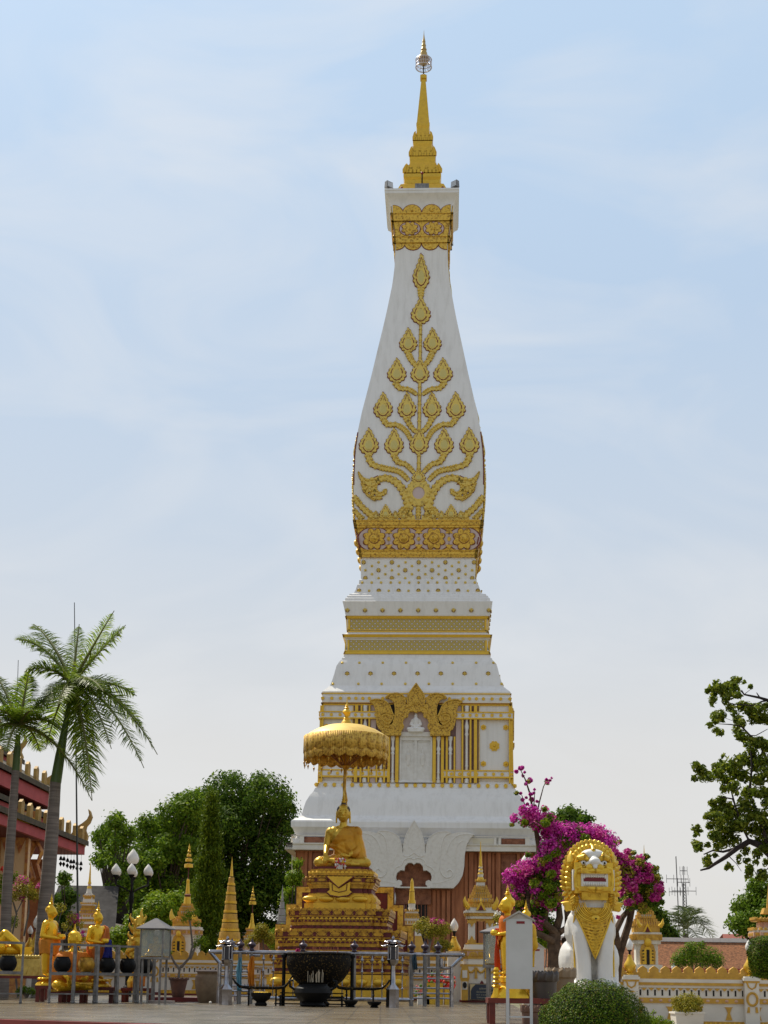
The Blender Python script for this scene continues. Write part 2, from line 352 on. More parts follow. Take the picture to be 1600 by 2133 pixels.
z_br = px2z(1772); z_c = px2z(1436); z_m = px2z(1240); z_n = px2z(1164); z_t = px2z(396)
body(-.4, z_br, 'brick_base', BRICKT); body(z_br, z_c, 'lower_tower', WHITE); body(z_c, z_n, 'middle_mouldings', WHITE); body(z_n, z_t, 'tower_shaft', WHITE)
def four(o, name=None):
    for k in (1, 2, 3):
        c = o.copy(); COL.objects.link(c); c.parent = STUPA; c.rotation_euler = (0, 0, k * math.pi / 2)
def band(mb, z0, z1, w, mi=0, k=1.0, inset=0.0, n=None, x0=None, x1=None, w0=-.03):
    """a slab conforming to the front face between two heights"""
    n = n or max(2, int((z1 - z0) / .35) + 1); zs = np.linspace(z0, z1, n)
    ex = [(x0, x1) if x0 is not None else (-(hw(z) + w) * k + inset, (hw(z) + w) * k - inset) for z in zs]
    F_ = [[(e[0] + (e[1] - e[0]) * i / 4, -hw(z) - w, z) for i in range(5)] for e, z in zip(ex, zs)]
    mb.grid(F_, mi)
    mb.add([p for r_ in ((F_[-1][0], F_[-1][-1]),) for p in r_] + [(ex[-1][1], -hw(zs[-1]) - w0, zs[-1]), (ex[-1][0], -hw(zs[-1]) - w0, zs[-1])], [(0, 1, 2, 3)], mi)
    mb.add([F_[0][0], F_[0][-1], (ex[0][1], -hw(zs[0]) - w0, zs[0]), (ex[0][0], -hw(zs[0]) - w0, zs[0])], [(3, 2, 1, 0)], mi)
    for s_ in (0, -1):
        for j in range(n - 1):
            a, b = F_[j][s_], F_[j + 1][s_]; q = [(a[0], -hw(zs[j]) - w0, a[2]), a, b, (b[0], -hw(zs[j + 1]) - w0, b[2])]; mb.add(q, [(0, 1, 2, 3) if s_ == 0 else (3, 2, 1, 0)], mi)
def disc(mb, x, z, rx, rz, w, mi=0, n=20, petals=0, amp=.15, w0=-.02, ph=0):
    o = []
    N_ = n if not petals else petals * 8
    for i in range(N_):
        a = 2 * math.pi * i / N_; q = 1 + (amp * abs(math.sin(petals * (a + ph) / 2)) - amp * .5 if petals else 0); o.append((x + rx * q * math.cos(a), z + rz * q * math.sin(a)))
    mb.plate(o, FM, w0, w, mi)
def dome(mb, x, z, r, h, mi=0, w=0, n=12):
    P = [[FM(x + r * q * math.cos(2 * math.pi * i / n), z + r * q * math.sin(2 * math.pi * i / n), w + h * math.sqrt(max(0, 1 - q * q))) for i in range(n + 1)] for q in (1, .85, .6, .3, .01)]
    mb.grid(P, mi)
def rosette_mesh():
    b = MB(); M = lambda u, v, w: (u, -w, v)
    b.plate([(math.cos(2 * math.pi * i / 20), math.sin(2 * math.pi * i / 20)) for i in range(20)], M, -.2, .18, 1)
    for k in range(4):
        a = k * math.pi / 2; c, s = math.cos(a), math.sin(a)
        o = [(0, 0), (.42, -.34), (.85, -.2), (1.0, 0), (.85, .2), (.42, .34)]
        b.plate([(x * c - y * s, x * s + y * c) for x, y in o], M, .1, .42, 0)
    b.ell((0, -.42, 0), (.3, .25, .3)); return b.mesh('rosette', [GOLDR, mat('rosette_dark', (.30, .17, .05), .6)])
ROS = rosette_mesh()
def ros(px, py, r):
    x, z = sp(px, py)
    for k in range(4):
        if k in (2, 3): continue
        o = bpy.data.objects.new('rosette', ROS); COL.objects.link(o); o.parent = STUPA; a = k * math.pi / 2
        dz = .3; sl = math.atan2(hw(z + dz) - hw(z - dz), 2 * dz)
        p = Matrix.Rotation(a, 3, 'Z') @ Vector((x, -hw(z) - .01, z)); o.location = p; o.scale = (r, r, r); o.rotation_euler = (-sl * -1 if False else -sl, 0, a)
    return x, z
Z3 = lambda x, y: (660 + x / 3.636, 1060 + y / 3.636)
big = {405: (355, 569, 772, 974, 1191), 465: (468, 670, 873, 1075), 525: (368, 569, 772, 975, 1177), 620: (320, 470, 620, 770, 919, 1070, 1220), 767: (232, 365, 498, 633, 768, 902, 1036, 1170, 1303), 1248: (230, 407, 585, 763, 940, 1120, 1298)}
sml = {405: (468, 672, 873, 1075), 433: (418, 519, 620, 721, 822, 923, 1024, 1127), 465: (368, 569, 771, 974, 1177), 495: (418, 519, 620, 721, 822, 923, 1024, 1127), 525: (468, 670, 873, 1075),
       558: (345, 416, 487, 560, 628, 700, 771, 843, 912, 983, 1053, 1125, 1197), 620: (396, 545, 695, 844, 994, 1145), 1165: (193, 323, 500, 676, 851, 1029, 1207, 1338), 1325: (122, 315, 491, 671, 849, 1029, 1207, 1400)}
SIDE = MB()
for y, xs in big.items():
    for x in xs: ros(*Z3(x, y), .125)
for y, xs in sml.items():
    for x in xs:
        a, z = sp(*Z3(x, y)); st = MB(); disc(st, a, z, .075, .075, .03, 0, 12); dome(st, a, z, .06, .05, 0, .03); st.build('stud', GOLDR, STUPA); disc(SIDE, a, z, .075, .075, .05, 0, 8)

so__ = SIDE.build('side_studs', GOLDR, STUPA); so__.rotation_euler = (0, 0, math.pi / 2); so__['kind'] = 'stuff'
# gold belts and lattice
gb = MB(); gb2 = MB()
yl = lambda y: zb(y)
band(gb, yl(148), yl(85), .10); band(gb, yl(128), yl(104), .15); band(gb, yl(370), yl(313), .08); band(gb, yl(352), yl(330), .13)
band(gb, yl(313), yl(148), .03)
for y in (92, 142, 318, 364): band(gb, yl(y + 4), yl(y - 4), .15)
four(gb.build('gold_belt', GOLDC, STUPA))
ro = MB()
for x in (435, 660, 888, 1115):
    a, z = sp(*Z3(x, 231)); disc(ro, a, z, .98, .70, .045, 2, 28); disc(ro, a, z, .90, .66, .055, 1, 28); disc(ro, a, z, .60, .56, .085, 2, petals=8, amp=.3); disc(ro, a, z, .55, .52, .14, 0, petals=8, amp=.3); disc(ro, a, z, .30, .28, .17, 2, 20); disc(ro, a, z, .27, .25, .2, 0, 20); dome(ro, a, z, .2, .12, 0, .2)
for x in (545, 772, 1002):
    for dy in (-62, 62):
        a, z = sp(*Z3(x, 231 + dy)); ro.plate([(a - .22, z + (-.14 if dy < 0 else .14)), (a, z + (.12 if dy < 0 else -.12)), (a + .22, z + (-.14 if dy < 0 else .14))], FM, .03, .1, 0)
    a, z = sp(*Z3(x, 231)); disc(ro, a, z, .1, .12, .1)
four(ro.build('medallion_row', [GOLDC, PINK, REDL], STUPA))
LAT = bpy.data.materials.new('lattice'); LAT.use_nodes = True
def lat():
    nt = LAT.node_tree; N = nt.nodes; L = nt.links.new; b = N['Principled BSDF']; b.inputs['Roughness'].default_value = .5
    t = N.new('ShaderNodeTexCoord'); s = N.new('ShaderNodeSeparateXYZ'); L(t.outputs['Object'], s.inputs[0])
    def m(op, a, c=None):
        x = N.new('ShaderNodeMath'); x.operation = op
        for i, q in enumerate((a, c)):
            if q is None: continue
            if isinstance(q, (int, float)): x.inputs[i].default_value = q
            else: L(q, x.inputs[i])
        return x.outputs[0]
    u = m('MULTIPLY', m('ADD', s.outputs[0], s.outputs[2]), 3.4); v = m('MULTIPLY', m('SUBTRACT', s.outputs[0], s.outputs[2]), 3.4)
    du = m('ABSOLUTE', m('SUBTRACT', m('FRACT', u), .5)); dv = m('ABSOLUTE', m('SUBTRACT', m('FRACT', v), .5))
    d = m('MAXIMUM', du, dv); r = m('SQRT', m('ADD', m('MULTIPLY', du, du), m('MULTIPLY', dv, dv)))
    rp = N.new('ShaderNodeValToRGB'); L(r, rp.inputs[0]); rp.color_ramp.interpolation = 'CONSTANT'; e = rp.color_ramp.elements
    e[0].position = 0; e[0].color = (.66, .64, .62, 1); e[1].position = .2; e[1].color = (.20, .06, .03, 1); k = e.new(.27); k.color = (.50, .38, .10, 1)
    L(rp.outputs[0], b.inputs['Base Color'])
    bp = N.new('ShaderNodeBump'); bp.inputs['Distance'].default_value = .05; bp.inputs['Strength'].default_value = .8; L(d, bp.inputs['Height']); L(bp.outputs[0], b.inputs['Normal'])
lat()
lt = MB(); band(lt, yl(922), yl(838), .03, 0, inset=.12); band(lt, yl(1082), yl(995), .03, 0, inset=.12); four(lt.build('lattice_panel', LAT, STUPA))
gl = MB(); band(gl, yl(835), yl(814), .07); band(gl, yl(1102), yl(1083), .07); band(gl, yl(974), yl(952), .06); band(gl, yl(934), yl(926), .05)
for y0, y1 in ((922, 838), (1082, 995)):
    band(gl, yl(y0), yl(y0 - 6), .06, inset=.05)
    for s in (-1, 1):
        h = hw(yl((y0 + y1) / 2)); band(gl, yl(y0), yl(y1), .06, x0=s * (h - .1) - .05, x1=s * (h - .1) + .05)
four(gl.build('gold_moulding', GOLDP, STUPA))

# neck of the shaft
FMo2 = FM
Z1 = lambda x, y: (700 + x / 4.103, 40 + y / 4.103)
z1 = lambda y: px2z(40 + y / 4.103)
FM = lambda x, z, w: FMo2(x, z, w * .55)
nk = MB(); band(nk, z1(1915), z1(1858), .08); band(nk, z1(1728), z1(1660), .08); band(nk, z1(1858), z1(1728), .02)
for y in (1912, 1862, 1724, 1664): band(nk, z1(y + 4), z1(y - 4), .13)
ax_ = 722
for x in (625, 830):
    a = (x - 727) * .0070; z = z1(1793); disc(nk, a, z, .66, .45, .05, 2, 24); disc(nk, a, z, .61, .42, .06, 1, 24); disc(nk, a, z, .47, .39, .10, 2, petals=8, amp=.3); disc(nk, a, z, .43, .355, .15, 0, petals=8, amp=.3); dome(nk, a, z, .12, .1, 0, .15)
hn = hw(z1(1915))
for yb, dr, hgt in ((1918, -1, .42), (1658, 1, .5)):
    z = z1(yb); h = hw(z)
    for k in range(-2, 3):
        cx = (k) * .5 * 1.0 * (h / 1.02) * .72 if False else k * h * .5
        if abs(k) == 2:
            pts = [(math.copysign(h * .99, k), 0), (math.copysign(h * .99, k), hgt * .95), (math.copysign(h * .88, k), hgt * .85), (math.copysign(h * .76, k), 0)]
        elif k == 0: pts = None
        else: pts = None
    for k in (-1, 1):
        for cx, r in ((k * h * .33, h * .31),):
            for q, mi, w in ((1.08, 2, .05), (1, 0, .1)):
                o = [(cx + r * q * math.cos(t), z + dr * hgt * q * math.sin(t)) for t in np.linspace(0, math.pi, 13)]
                nk.plate(o, FM, -.02, w, mi)
            dome(nk, cx, z + dr * hgt * .4, .16, .1, 0, .09)
        ex = k * h * .98
        for q, mi, w in ((1.08, 2, .05), (1, 0, .1)):
            o = [(ex, z), (ex, z + dr * hgt * q * .95)] + [(ex - k * h * .34 * q * math.sin(t), z + dr * hgt * q * math.cos(t) * .95) for t in np.linspace(.2, math.pi / 2, 6)]
            nk.plate(o, FM, -.02, w, mi)
four(nk.build('neck_belt', [GOLDC, PINK, REDL], STUPA))

# relief tree on the shaft
Z2 = lambda x, y: (700 + x / 3.442, 500 + y / 3.442)
c2 = lambda y: 608 - (y - 100) * .0068
def T(x, y):   # x mirrored about the tree's stem, given for the right half
    cx = c2(y); a, z = sp(700 + x / 3.442, 500 + y / 3.442); a0, _ = sp(700 + cx / 3.442, 500 + y / 3.442); return a - a0, z
FM = FMo2
FMo = FM
def FM(x, z, w): return FMo(x, z, w * .42)
rt = MB()      # 0 gold, 1 red outline, 2 plain gold boss
def serr(o, amp, n):
    """scalloped copy of a closed outline"""
    res = []; pts = [Vector((p[0], p[1], 0)) for p in o]; L = sum((pts[i] - pts[i - 1]).length for i in range(len(pts))); step = L / n / 5; d = 0
    for i in range(len(pts)):
        a, b = pts[i - 1], pts[i]; l = (b - a).length; k = max(1, int(l / step + .5)); nn = Vector(((b - a).y, -(b - a).x, 0)).normalized()
        for j in range(k):
            q = a + (b - a) * j / k; s = (d + l * j / k) / L * n; res.append(tuple((q + nn * amp * (abs(math.sin(math.pi * s)) - .3))[:2]))
        d += l
    return res
def bud(cx, cz, top, w, h0=0.0):
    base = cz
    H = top - base
    o = [(0, 0), (.45, .04), (.85, .16), (1, .32), (.9, .47), (.6, .62), (.35, .76), (.2, .88), (0, 1)]
    o = [(x * w, y * H) for x, y in o]; o = o + [(-x, y) for x, y in o[-2:0:-1]]
    O = lambda k: [(cx + x * k, cz + H * .4 + (y - H * .4) * (1 + (k - 1) * .6)) for x, y in o]
    rt.plate(serr(O(1.10), .08, 15), FM, .0, .06, 1); rt.plate(serr(O(.98), .10, 15), FM, .02, .2, 0); rt.plate(serr(O(.72), .03, 15), FM, .1, .225, 1)
    rt.plate(O(.62), FM, .1, .27, 0)
    P = [[FM(cx + w * .42 * q * math.cos(t), cz + H * .30 + H * .17 * q * math.sin(t) * (1.35 if math.sin(t) > 0 else 1), .26 + .12 * math.sqrt(1 - q * q)) for t in np.linspace(0, 2 * math.pi, 17)] for q in (1, .85, .6, .3, .01)]; rt.grid(P, 2)
    for (dx, fz, r) in ((-.55, .62, .16), (.55, .62, .16), (-.95, .3, .18), (.95, .3, .18), (-.75, .12, .16), (.75, .12, .16), (-.32, .8, .12), (.32, .8, .12), (0, .7, .14)):
        dome(rt, cx + dx * w * .78, cz + H * fz, w * r * 1.3, .1, 0, .17, 8)
def stem(pts, w0, w1, lumps=True, sgn=1):
    pts = [Vector((x * sgn, z, 0)) for x, z in pts]; P = []
    n = len(pts)
    for i in range(n - 1):     # Catmull-Rom
        a, b, c, d = pts[max(i - 1, 0)], pts[i], pts[i + 1], pts[min(i + 2, n - 1)]
        for j in range(5):
            t = j / 5; P.append(.5 * ((2 * b) + (c - a) * t + (2 * a - 5 * b + 4 * c - d) * t * t + (3 * b - a - 3 * c + d) * t ** 3))
    P.append(pts[-1]); m = len(P); Lf = []; Rf = []
    for k, mi, w, wd in ((1.34, 1, .05, 0), (1.0, 0, .17, 0)):
        Lf = []; Rf = []
        for i, p in enumerate(P):
            t = (P[min(i + 1, m - 1)] - P[max(i - 1, 0)]).normalized(); nn = Vector((-t.y, t.x, 0)); ww = (w0 + (w1 - w0) * i / (m - 1)) * k; Lf.append(p + nn * ww); Rf.append(p - nn * ww)
        o = [tuple(p[:2]) for p in Lf] + [tuple(p[:2]) for p in reversed(Rf)]
        for i in range(m - 1): rt.plate([o[i], o[i + 1], o[2 * m - 2 - i], o[2 * m - 1 - i]], FM, 0, w, mi)
    if lumps:
        L = 0
        for i in range(1, m):
            L += (P[i] - P[i - 1]).length
            ww = (w0 + (w1 - w0) * i / (m - 1))
            if L > ww * 1.25:
                L = 0; t = (P[i] - P[i - 1]).normalized(); nn = Vector((-t.y, t.x, 0))
                for s in (-1, 1): q = P[i] + nn * ww * .92 * s; dome(rt, q.x, q.y, ww * .75, .26, 0, .08, 8)
M_ = .0276    # metres per zoom pixel half widths on the shaft (approx.)
mm = lambda y: (sp(*Z2(700, y))[0] - sp(*Z2(600, y))[0]) / 100
def B(x, yt, yb, w):
    x0, z0 = T(x, yb); _, z1_ = T(x, yt); k = mm((yt + yb) / 2)
    for s in ((-1, 1) if x > 620 else (1,)): bud((x0 if x > 620 else 0) * s, z0, z1_, w * k)
def S_(pts, w0=16, w1=16, lumps=True, both=True):
    q = [T(x, y) if x != 0 else (0, T(600, y)[1]) for x, y in pts]; k = mm(pts[0][1]); w0 *= .82; w1 *= .82
    for s in ((-1, 1) if both else (1,)): stem(q, w0 * k, w1 * k, lumps, s)
S_([(0, 2000), (0, 1950), (0, 1900)], 17, 15, both=False); S_([(0, 1740), (0, 1600), (0, 1300), (0, 1000), (0, 760), (0, 590)], 13, 10, both=False)
S_([(0, 420), (0, 380), (0, 330)], 14, 24, both=False)
S_([(622, 910), (660, 870), (695, 800)], 16, 20); S_([(620, 1110), (680, 1070), (745, 1062), (780, 1020)], 14, 20)
S_([(655, 1440), (690, 1375), (760, 1325), (830, 1322), (862, 1275)], 15, 20); S_([(620, 1380), (665, 1330), (692, 1275)], 15, 20)
S_([(668, 1725), (740, 1660), (850, 1635), (935, 1605), (965, 1535)], 16, 22); S_([(630, 1670), (690, 1610), (750, 1590), (780, 1535)], 15, 21)
B(607, 100, 350, 54); B(604, 410, 600, 64); B(690, 632, 802, 58); B(768, 848, 1020, 62); B(600, 850, 1022, 60); B(862, 1092, 1277, 62); B(690, 1092, 1277, 60); B(960, 1348, 1537, 64); B(778, 1348, 1537, 62); B(600, 1350, 1532, 62)
# ring, scrolls, foliage at the foot
x0, z0 = T(604, 1815); k = mm(1815)
rt.plate(serr([(82 * k * math.cos(t), z0 + (95 if math.sin(t) > 0 else 90) * k * math.sin(t)) for t in np.linspace(0, 2 * math.pi, 33)[:-1]], .06, 22), FM, 0, .06, 1)
ringo = [(78 * k * math.cos(t), z0 + 90 * k * math.sin(t)) for t in np.linspace(0, 2 * math.pi, 33)]; ringi = [(44 * k * math.cos(t), z0 + 46 * k * math.sin(t)) for t in np.linspace(0, 2 * math.pi, 33)]
for i in range(32): rt.plate([ringo[i], ringo[i + 1], ringi[i + 1], ringi[i]], FM, 0, .2, 0)
rt.plate([(x * .98, z) for x, z in ringi[:-1]], FM, 0, .075, 3)
for t in np.linspace(0, 2 * math.pi, 21)[:-1]: dome(rt, 80 * k * math.cos(t), z0 + 92 * k * math.sin(t), .12, .12, 0, .1, 8)
B(600, 1640, 1745, 45)
S_([(680, 1990), (668, 1900), (700, 1810), (760, 1735), (840, 1705), (905, 1735), (915, 1790), (880, 1825), (838, 1810), (840, 1785)], 30, 12)
S_([(905, 1790), (940, 1840), (905, 1868)], 14, 6); S_([(880, 1720), (960, 1740), (1005, 1710), (1032, 1662)], 34, 4); S_([(930, 1760), (975, 1800), (990, 1770), (1010, 1740)], 26, 5); S_([(860, 1840), (900, 1850), (960, 1830), (985, 1790)], 18, 5)
S_([(620, 1990), (690, 2000), (725, 1960), (700, 1925), (668, 1945), (680, 1975)], 20, 10); S_([(1062, 1835), (1010, 1905), (950, 1960), (900, 1995)], 18, 22); S_([(1062, 1930), (1020, 1980), (1000, 2000)], 14, 18)
B(830, 1900, 2005, 40)
for x in (760, 900, 700): B(x, 1945, 2005, 22)
S_([(740, 1998), (800, 2000), (880, 2000), (960, 2000)], 12, 12)
four(rt.build('relief_tree', [GOLDR, REDL, mat('boss_gold', (.62, .50, .16), .35, .4), PINK], STUPA))
FM = FMo
# thin red edge strips on the corners of the shaft
for z0_, z1__ in ((px2z(1010), px2z(900)),):
    for s in (-1, 1):
        er = MB(); zs = np.linspace(z0_, z1__, 8); er.grid([[(s * (hw(z) - .0), -hw(z) - .02, z), (s * (hw(z) + .015), -hw(z) + .05, z)] for z in zs]); four(er.build('edge_strip', REDL, STUPA))

# spire ------------------------------------------------------------
def zr(y, wpx):   # picture row -> height on the front plane of a tier of that half width
    r = q(wpx); o, d = sloc(880, 40 + y / 4.103); k = (-r - o.y) / d.y; return (o + d * k).z
def ctr(px, py):   # pixel -> height on the stupa's axis and metres/px
    o, d = sloc(px, py); k = -o.y / d.y; p = o + d * k; return p.z, k / F * 1.0
def zc(y, k=4.103, y0=40): return ctr(880, y0 + y / k)[0]
mpx = ctr(880, 300)[1]
q = lambda w: w / 4.103 * mpx
spr = MB()
pr = [(q(222), zc(1475)), (q(205), zc(1440)), (q(190), zc(1410)), (q(150), zc(1405)), (q(150), zc(1370)), (q(160), zc(1345)), (q(160), zc(1318)), (q(146), zc(1310)),
      (q(105), zc(1215)), (q(112), zc(1190)), (q(112), zc(1172)), (q(105), zc(1168)), (q(78), zc(1075)), (q(84), zc(1055)), (q(84), zc(1040)), (q(76), zc(1035)), (q(54), zc(955)), (q(52), zc(930)), (q(58), zc(905)), (q(58), zc(885)), (q(54), zc(880)),
      (q(36), zc(700)), (q(18), zc(510)), (q(28), zc(500)), (q(28), zc(475)), (q(10), zc(468))]
pr = [(q(w), zr(y, w)) for w, y in ((215, 1472), (205, 1450), (190, 1425), (180, 1408), (148, 1402), (148, 1372), (158, 1345), (158, 1318), (142, 1312), (105, 1222), (108, 1190), (110, 1172), (102, 1167), (76, 1080), (82, 1055), (82, 1040), (74, 1036), (52, 958), (50, 930), (57, 905), (57, 885), (53, 880), (36, 700), (18, 510), (28, 500), (28, 475), (10, 468))]
spr.lathe(pr, sq=True); spr.build('spire', GOLDP, STUPA, 20)
for (yb, yt, wb, wt) in ((1312, 1225, 148, 128), (1168, 1080, 105, 98), (1035, 952, 78, 70)):
    z0_, z1__ = zr(yb, wb), zr(yt, wb); lf = MB()
    for fce in range(4):
        M = Matrix.Rotation(fce * math.pi / 2, 3, 'Z')
        for k in (-2, -1.5, -1, -.5, 0, .5, 1, 1.5, 2):
            w = q(wb); cx = k * w * .44; hgt = (z1__ - z0_) * (1.0 if k % 1 == 0 else .7)
            for q_ in (1, .6):
                o = [(cx - w * .24 * q_, z0_), (cx - w * .25 * q_, z0_ + hgt * .4), (cx - w * .12 * q_ * (1 if k <= 0 else .4), z0_ + hgt * .75 * (q_ + .1)), (cx + (.05 * w * (k / 2)), z0_ + hgt * q_), (cx + w * .12 * q_, z0_ + hgt * .75 * (q_ + .1)), (cx + w * .25 * q_, z0_ + hgt * .4), (cx + w * .24 * q_, z0_)]
                lf.plate(o, lambda u, v, w_: tuple(M @ Vector((u, -(w + .0 - (v - z0_) * .14) - w_ + .05, v))), 0, .06 if q_ == 1 else .1)
    lf.build('leaf_tier', GOLDP, STUPA)
um = MB(); zr = zc(445)
um.tube([(0, 0, zc(470)), (0, 0, zc(300))], q(5), 8, 1)
um.lathe([(q(8), zc(400)), (q(38), zc(370)), (q(34), zc(350)), (q(52), zc(345)), (q(44), zc(320)), (q(28), zc(310)), (q(30), zc(290)), (q(20), zc(270)), (q(26), zc(262)), (q(16), zc(235)), (q(20), zc(228)), (q(12), zc(200)), (q(15), zc(195)), (q(8), zc(165)), (q(3), zc(130)), (q(.5), zc(90))], 14, mi=0)
um.build('spire_finial', [mat('aged_gold', (.50, .34, .12), .45, .5), BLACK], STUPA)
cg = MB(); rr = q(68); zt_, zb_ = zc(350), zc(412)
for z, r_ in ((zb_, .035), (zt_, .035), ((zt_ + zb_) / 2, .02)):
    cg.tube([(rr * math.cos(a), rr * math.sin(a), z) for a in np.linspace(0, 2 * math.pi, 33)], r_, 6)
for i in range(28):
    a = 2 * math.pi * i / 28; c, s = math.cos(a), math.sin(a); cg.tube([(rr * c, rr * s, zb_), (rr * c, rr * s, zt_)], .014, 5)
    if i % 2 == 0: cg.tube([(rr * c, rr * s, zt_), (rr * .45 * c, rr * .45 * s, zc(320))], .014, 5); cg.tube([(rr * c, rr * s, zb_ + .05), (.06 * c, .06 * s, zc(395))], .012, 5)
cg.build('spire_cage', mat('silver_wire', (.62, .58, .62), .35, .7), STUPA)
rc = MB(); zk = z_t
rc.b2(-hw(zk) - .03, hw(zk) + .03, -hw(zk) - .03, hw(zk) + .03, zk, zk + .12); rc.build('top_slab', WHITE, STUPA)
def flood(x, y, z, rz, s=1):
    m = MB(); m.box((0, -.05, .28), (.42, .22, .36), 0, 0, .9); m.box((0, -.17, .28), (.34, .02, .28), 1); m.box((0, 0, .06), (.1, .1, .12)); m.xf(Matrix.Translation((x, y, z)) @ Matrix.Rotation(rz, 4, 'Z') @ Matrix.Scale(s, 4)); m.build('floodlight', [GREYP, mat('lamp_lens', (.5, .52, .55), .2)], STUPA)
ht = hw(z_t); zt2 = z_t + .12
flood(-ht * .92, -ht * .9, zt2, .7, 1.15); flood(ht * .92, -ht * .9, zt2, -.7, 1.15); flood(hw(z1(1725)) + .08, ht * .5, z1(1725) - .1, 1.3, .6); flood(ht * .92, ht * .9, zt2, -2.2, 1.15); flood(-ht * .92, ht * .9, zt2, 2.2, 1.15)
bxm = MB(); bxm.b2(-.42, .42, -1.92, -1.6, zt2, zt2 + .5); bxm.b2(-.4, .4, -1.95, -1.92, zt2 + .02, zt2 + .13, 1); bxm.b2(-.95, -.45, -1.85, -1.65, zt2, zt2 + .14); bxm.b2(.45, .95, -1.85, -1.65, zt2, zt2 + .14); bxm.build('lamp_box', [GREYP, BLACK], STUPA)
rl = MB()
for x, z in ((-1.25, zt2 + .3), (1.25, zt2 + .3)): rl.tube([(x, -1.4, zt2), (x, -1.4, z + .15)], .03); rl.ell((x, -1.4, z + .2), .09, 1)
rl.tube([(0, -1.4, zt2 + .3), (0, -1.62, zt2 + .9), (0, -1.62, zt2 + 1.25)], .04, 6, 2); rl.ell((0, -1.62, zt2 + 1.35), .09, 1); rl.build('beacon', [GREYP, mat('beacon_red', (.25, .02, .02), .4), BLACK], STUPA)

# wall stage ---------------------------------------------------------
ZW = lambda x, y: (680 + x / 3.81, 1420 + y / 3.81)
def wx(x, y=600):
    return sp(*ZW(x, y))[0] - XC
XC = 0; XC = sp(*ZW(716, 600))[0]
zw = lambda y: px2z(1420 + y / 3.81)
wm = MB()      # 0 gold, 1 mauve, 2 white, 3 pink, 4 red
zt_w, zb_w = zw(193), zw(803)
def vb(x0, x1, y0, y1, w, mi, w0=-.02):
    for s in (-1, 1):
        a, b = wx(x0) * s, wx(x1) * s; band(wm, zw(y1), zw(y0), w, mi, x0=min(a, b), x1=max(a, b), n=2, w0=w0)
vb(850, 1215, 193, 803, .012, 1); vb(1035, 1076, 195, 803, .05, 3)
for x0_, x1_, y0_ in ((850, 876, 438), (918, 940, 438), (955, 971, 438), (1018, 1031, 438), (1080, 1094, 193), (1144, 1158, 193), (1178, 1203, 193), (1455, 1466, 193)): vb(x0_, x1_, y0_, 803, .16, 0)
vb(1217, 1222, 193, 803, .04, 0)
for xc, y0_ in ((897, 438), (991, 438), (1121, 193)):
    for s in (-1, 1):
        x = wx(xc) * s; z0_, z1__ = zb_w, zw(y0_); H = z1__ - z0_; r = .10
        pf = [(r * 1.3, 0), (r * 1.3, .05 * H), (r * .8, .06 * H), (r * 1.1, .09 * H), (r * .8, .12 * H), (r * .75, .2 * H), (r * 1.0, .22 * H), (r * .75, .24 * H), (r * .75, .6 * H), (r * 1.15, .63 * H), (r * .75, .66 * H), (r * 1.2, .73 * H), (r * .6, .8 * H), (r * .8, .9 * H), (r * 1.2, .94 * H), (r * 1.2, H)]
        wm.lathe([(a, z0_ + b) for a, b in pf], 10, (x, -hw((z0_ + z1__) / 2) - .1, 0), 2)
def hb(x0, x1, yt, yb, w, mi): vb(x0, x1, yt, yb, w, mi)
hb(1028, 1474, 250, 294, .2, 2); hb(1026, 1476, 242, 251, .25, 0); hb(1026, 1476, 291, 302, .25, 0)
hb(920, 1480, 712, 758, .2, 2); hb(918, 1484, 703, 713, .25, 0); hb(918, 1484, 753, 766, .25, 0)
band(wm, zw(190), zw(168), .07, 0); band(wm, zw(178), zw(173), .1, 4); band(wm, zw(100), zw(91), .05, 0)
for (xs, y, w) in (((1036, 1090, 1147, 1198, 1253, 1322, 1392, 1462), 270, .2), ((932, 1000, 1066, 1134, 1200, 1268, 1334, 1402, 1472), 735, .2), ((802, 860, 982, 1090, 1143, 1198, 1253, 1322, 1392, 1464), 134, .0)):
    for x in xs:
        for s in (-1, 1): disc(wm, wx(x) * s, zw(y), .085, .085, w + .04, 0, petals=6, amp=.2, w0=w - .02)
for i in range(-11, 12): disc(wm, i * .485, zw(822), .10, .12, .06, 0, petals=5, amp=.2)
for (x, y, r) in ((1254, 360, .14), (1432, 360, .14), (1254, 648, .14), (1432, 650, .14)):
    for s in (-1, 1): a = wx(x) * s; disc(wm, a, zw(y), r, r, .05, 0, petals=6, amp=.2); dome(wm, a, zw(y), r * .5, .06, 0, .05)
for s in (-1, 1): a = wx(1341) * s; disc(wm, a, zw(508), .26, .26, .05, 0, petals=8, amp=.2); disc(wm, a, zw(508), .17, .17, .09, 0, petals=8, amp=.2); dome(wm, a, zw(508), .09, .08, 0, .08)
four(wm.build('pilaster_wall', [GOLDP, PURP, WHITE, PINK, REDL], STUPA))
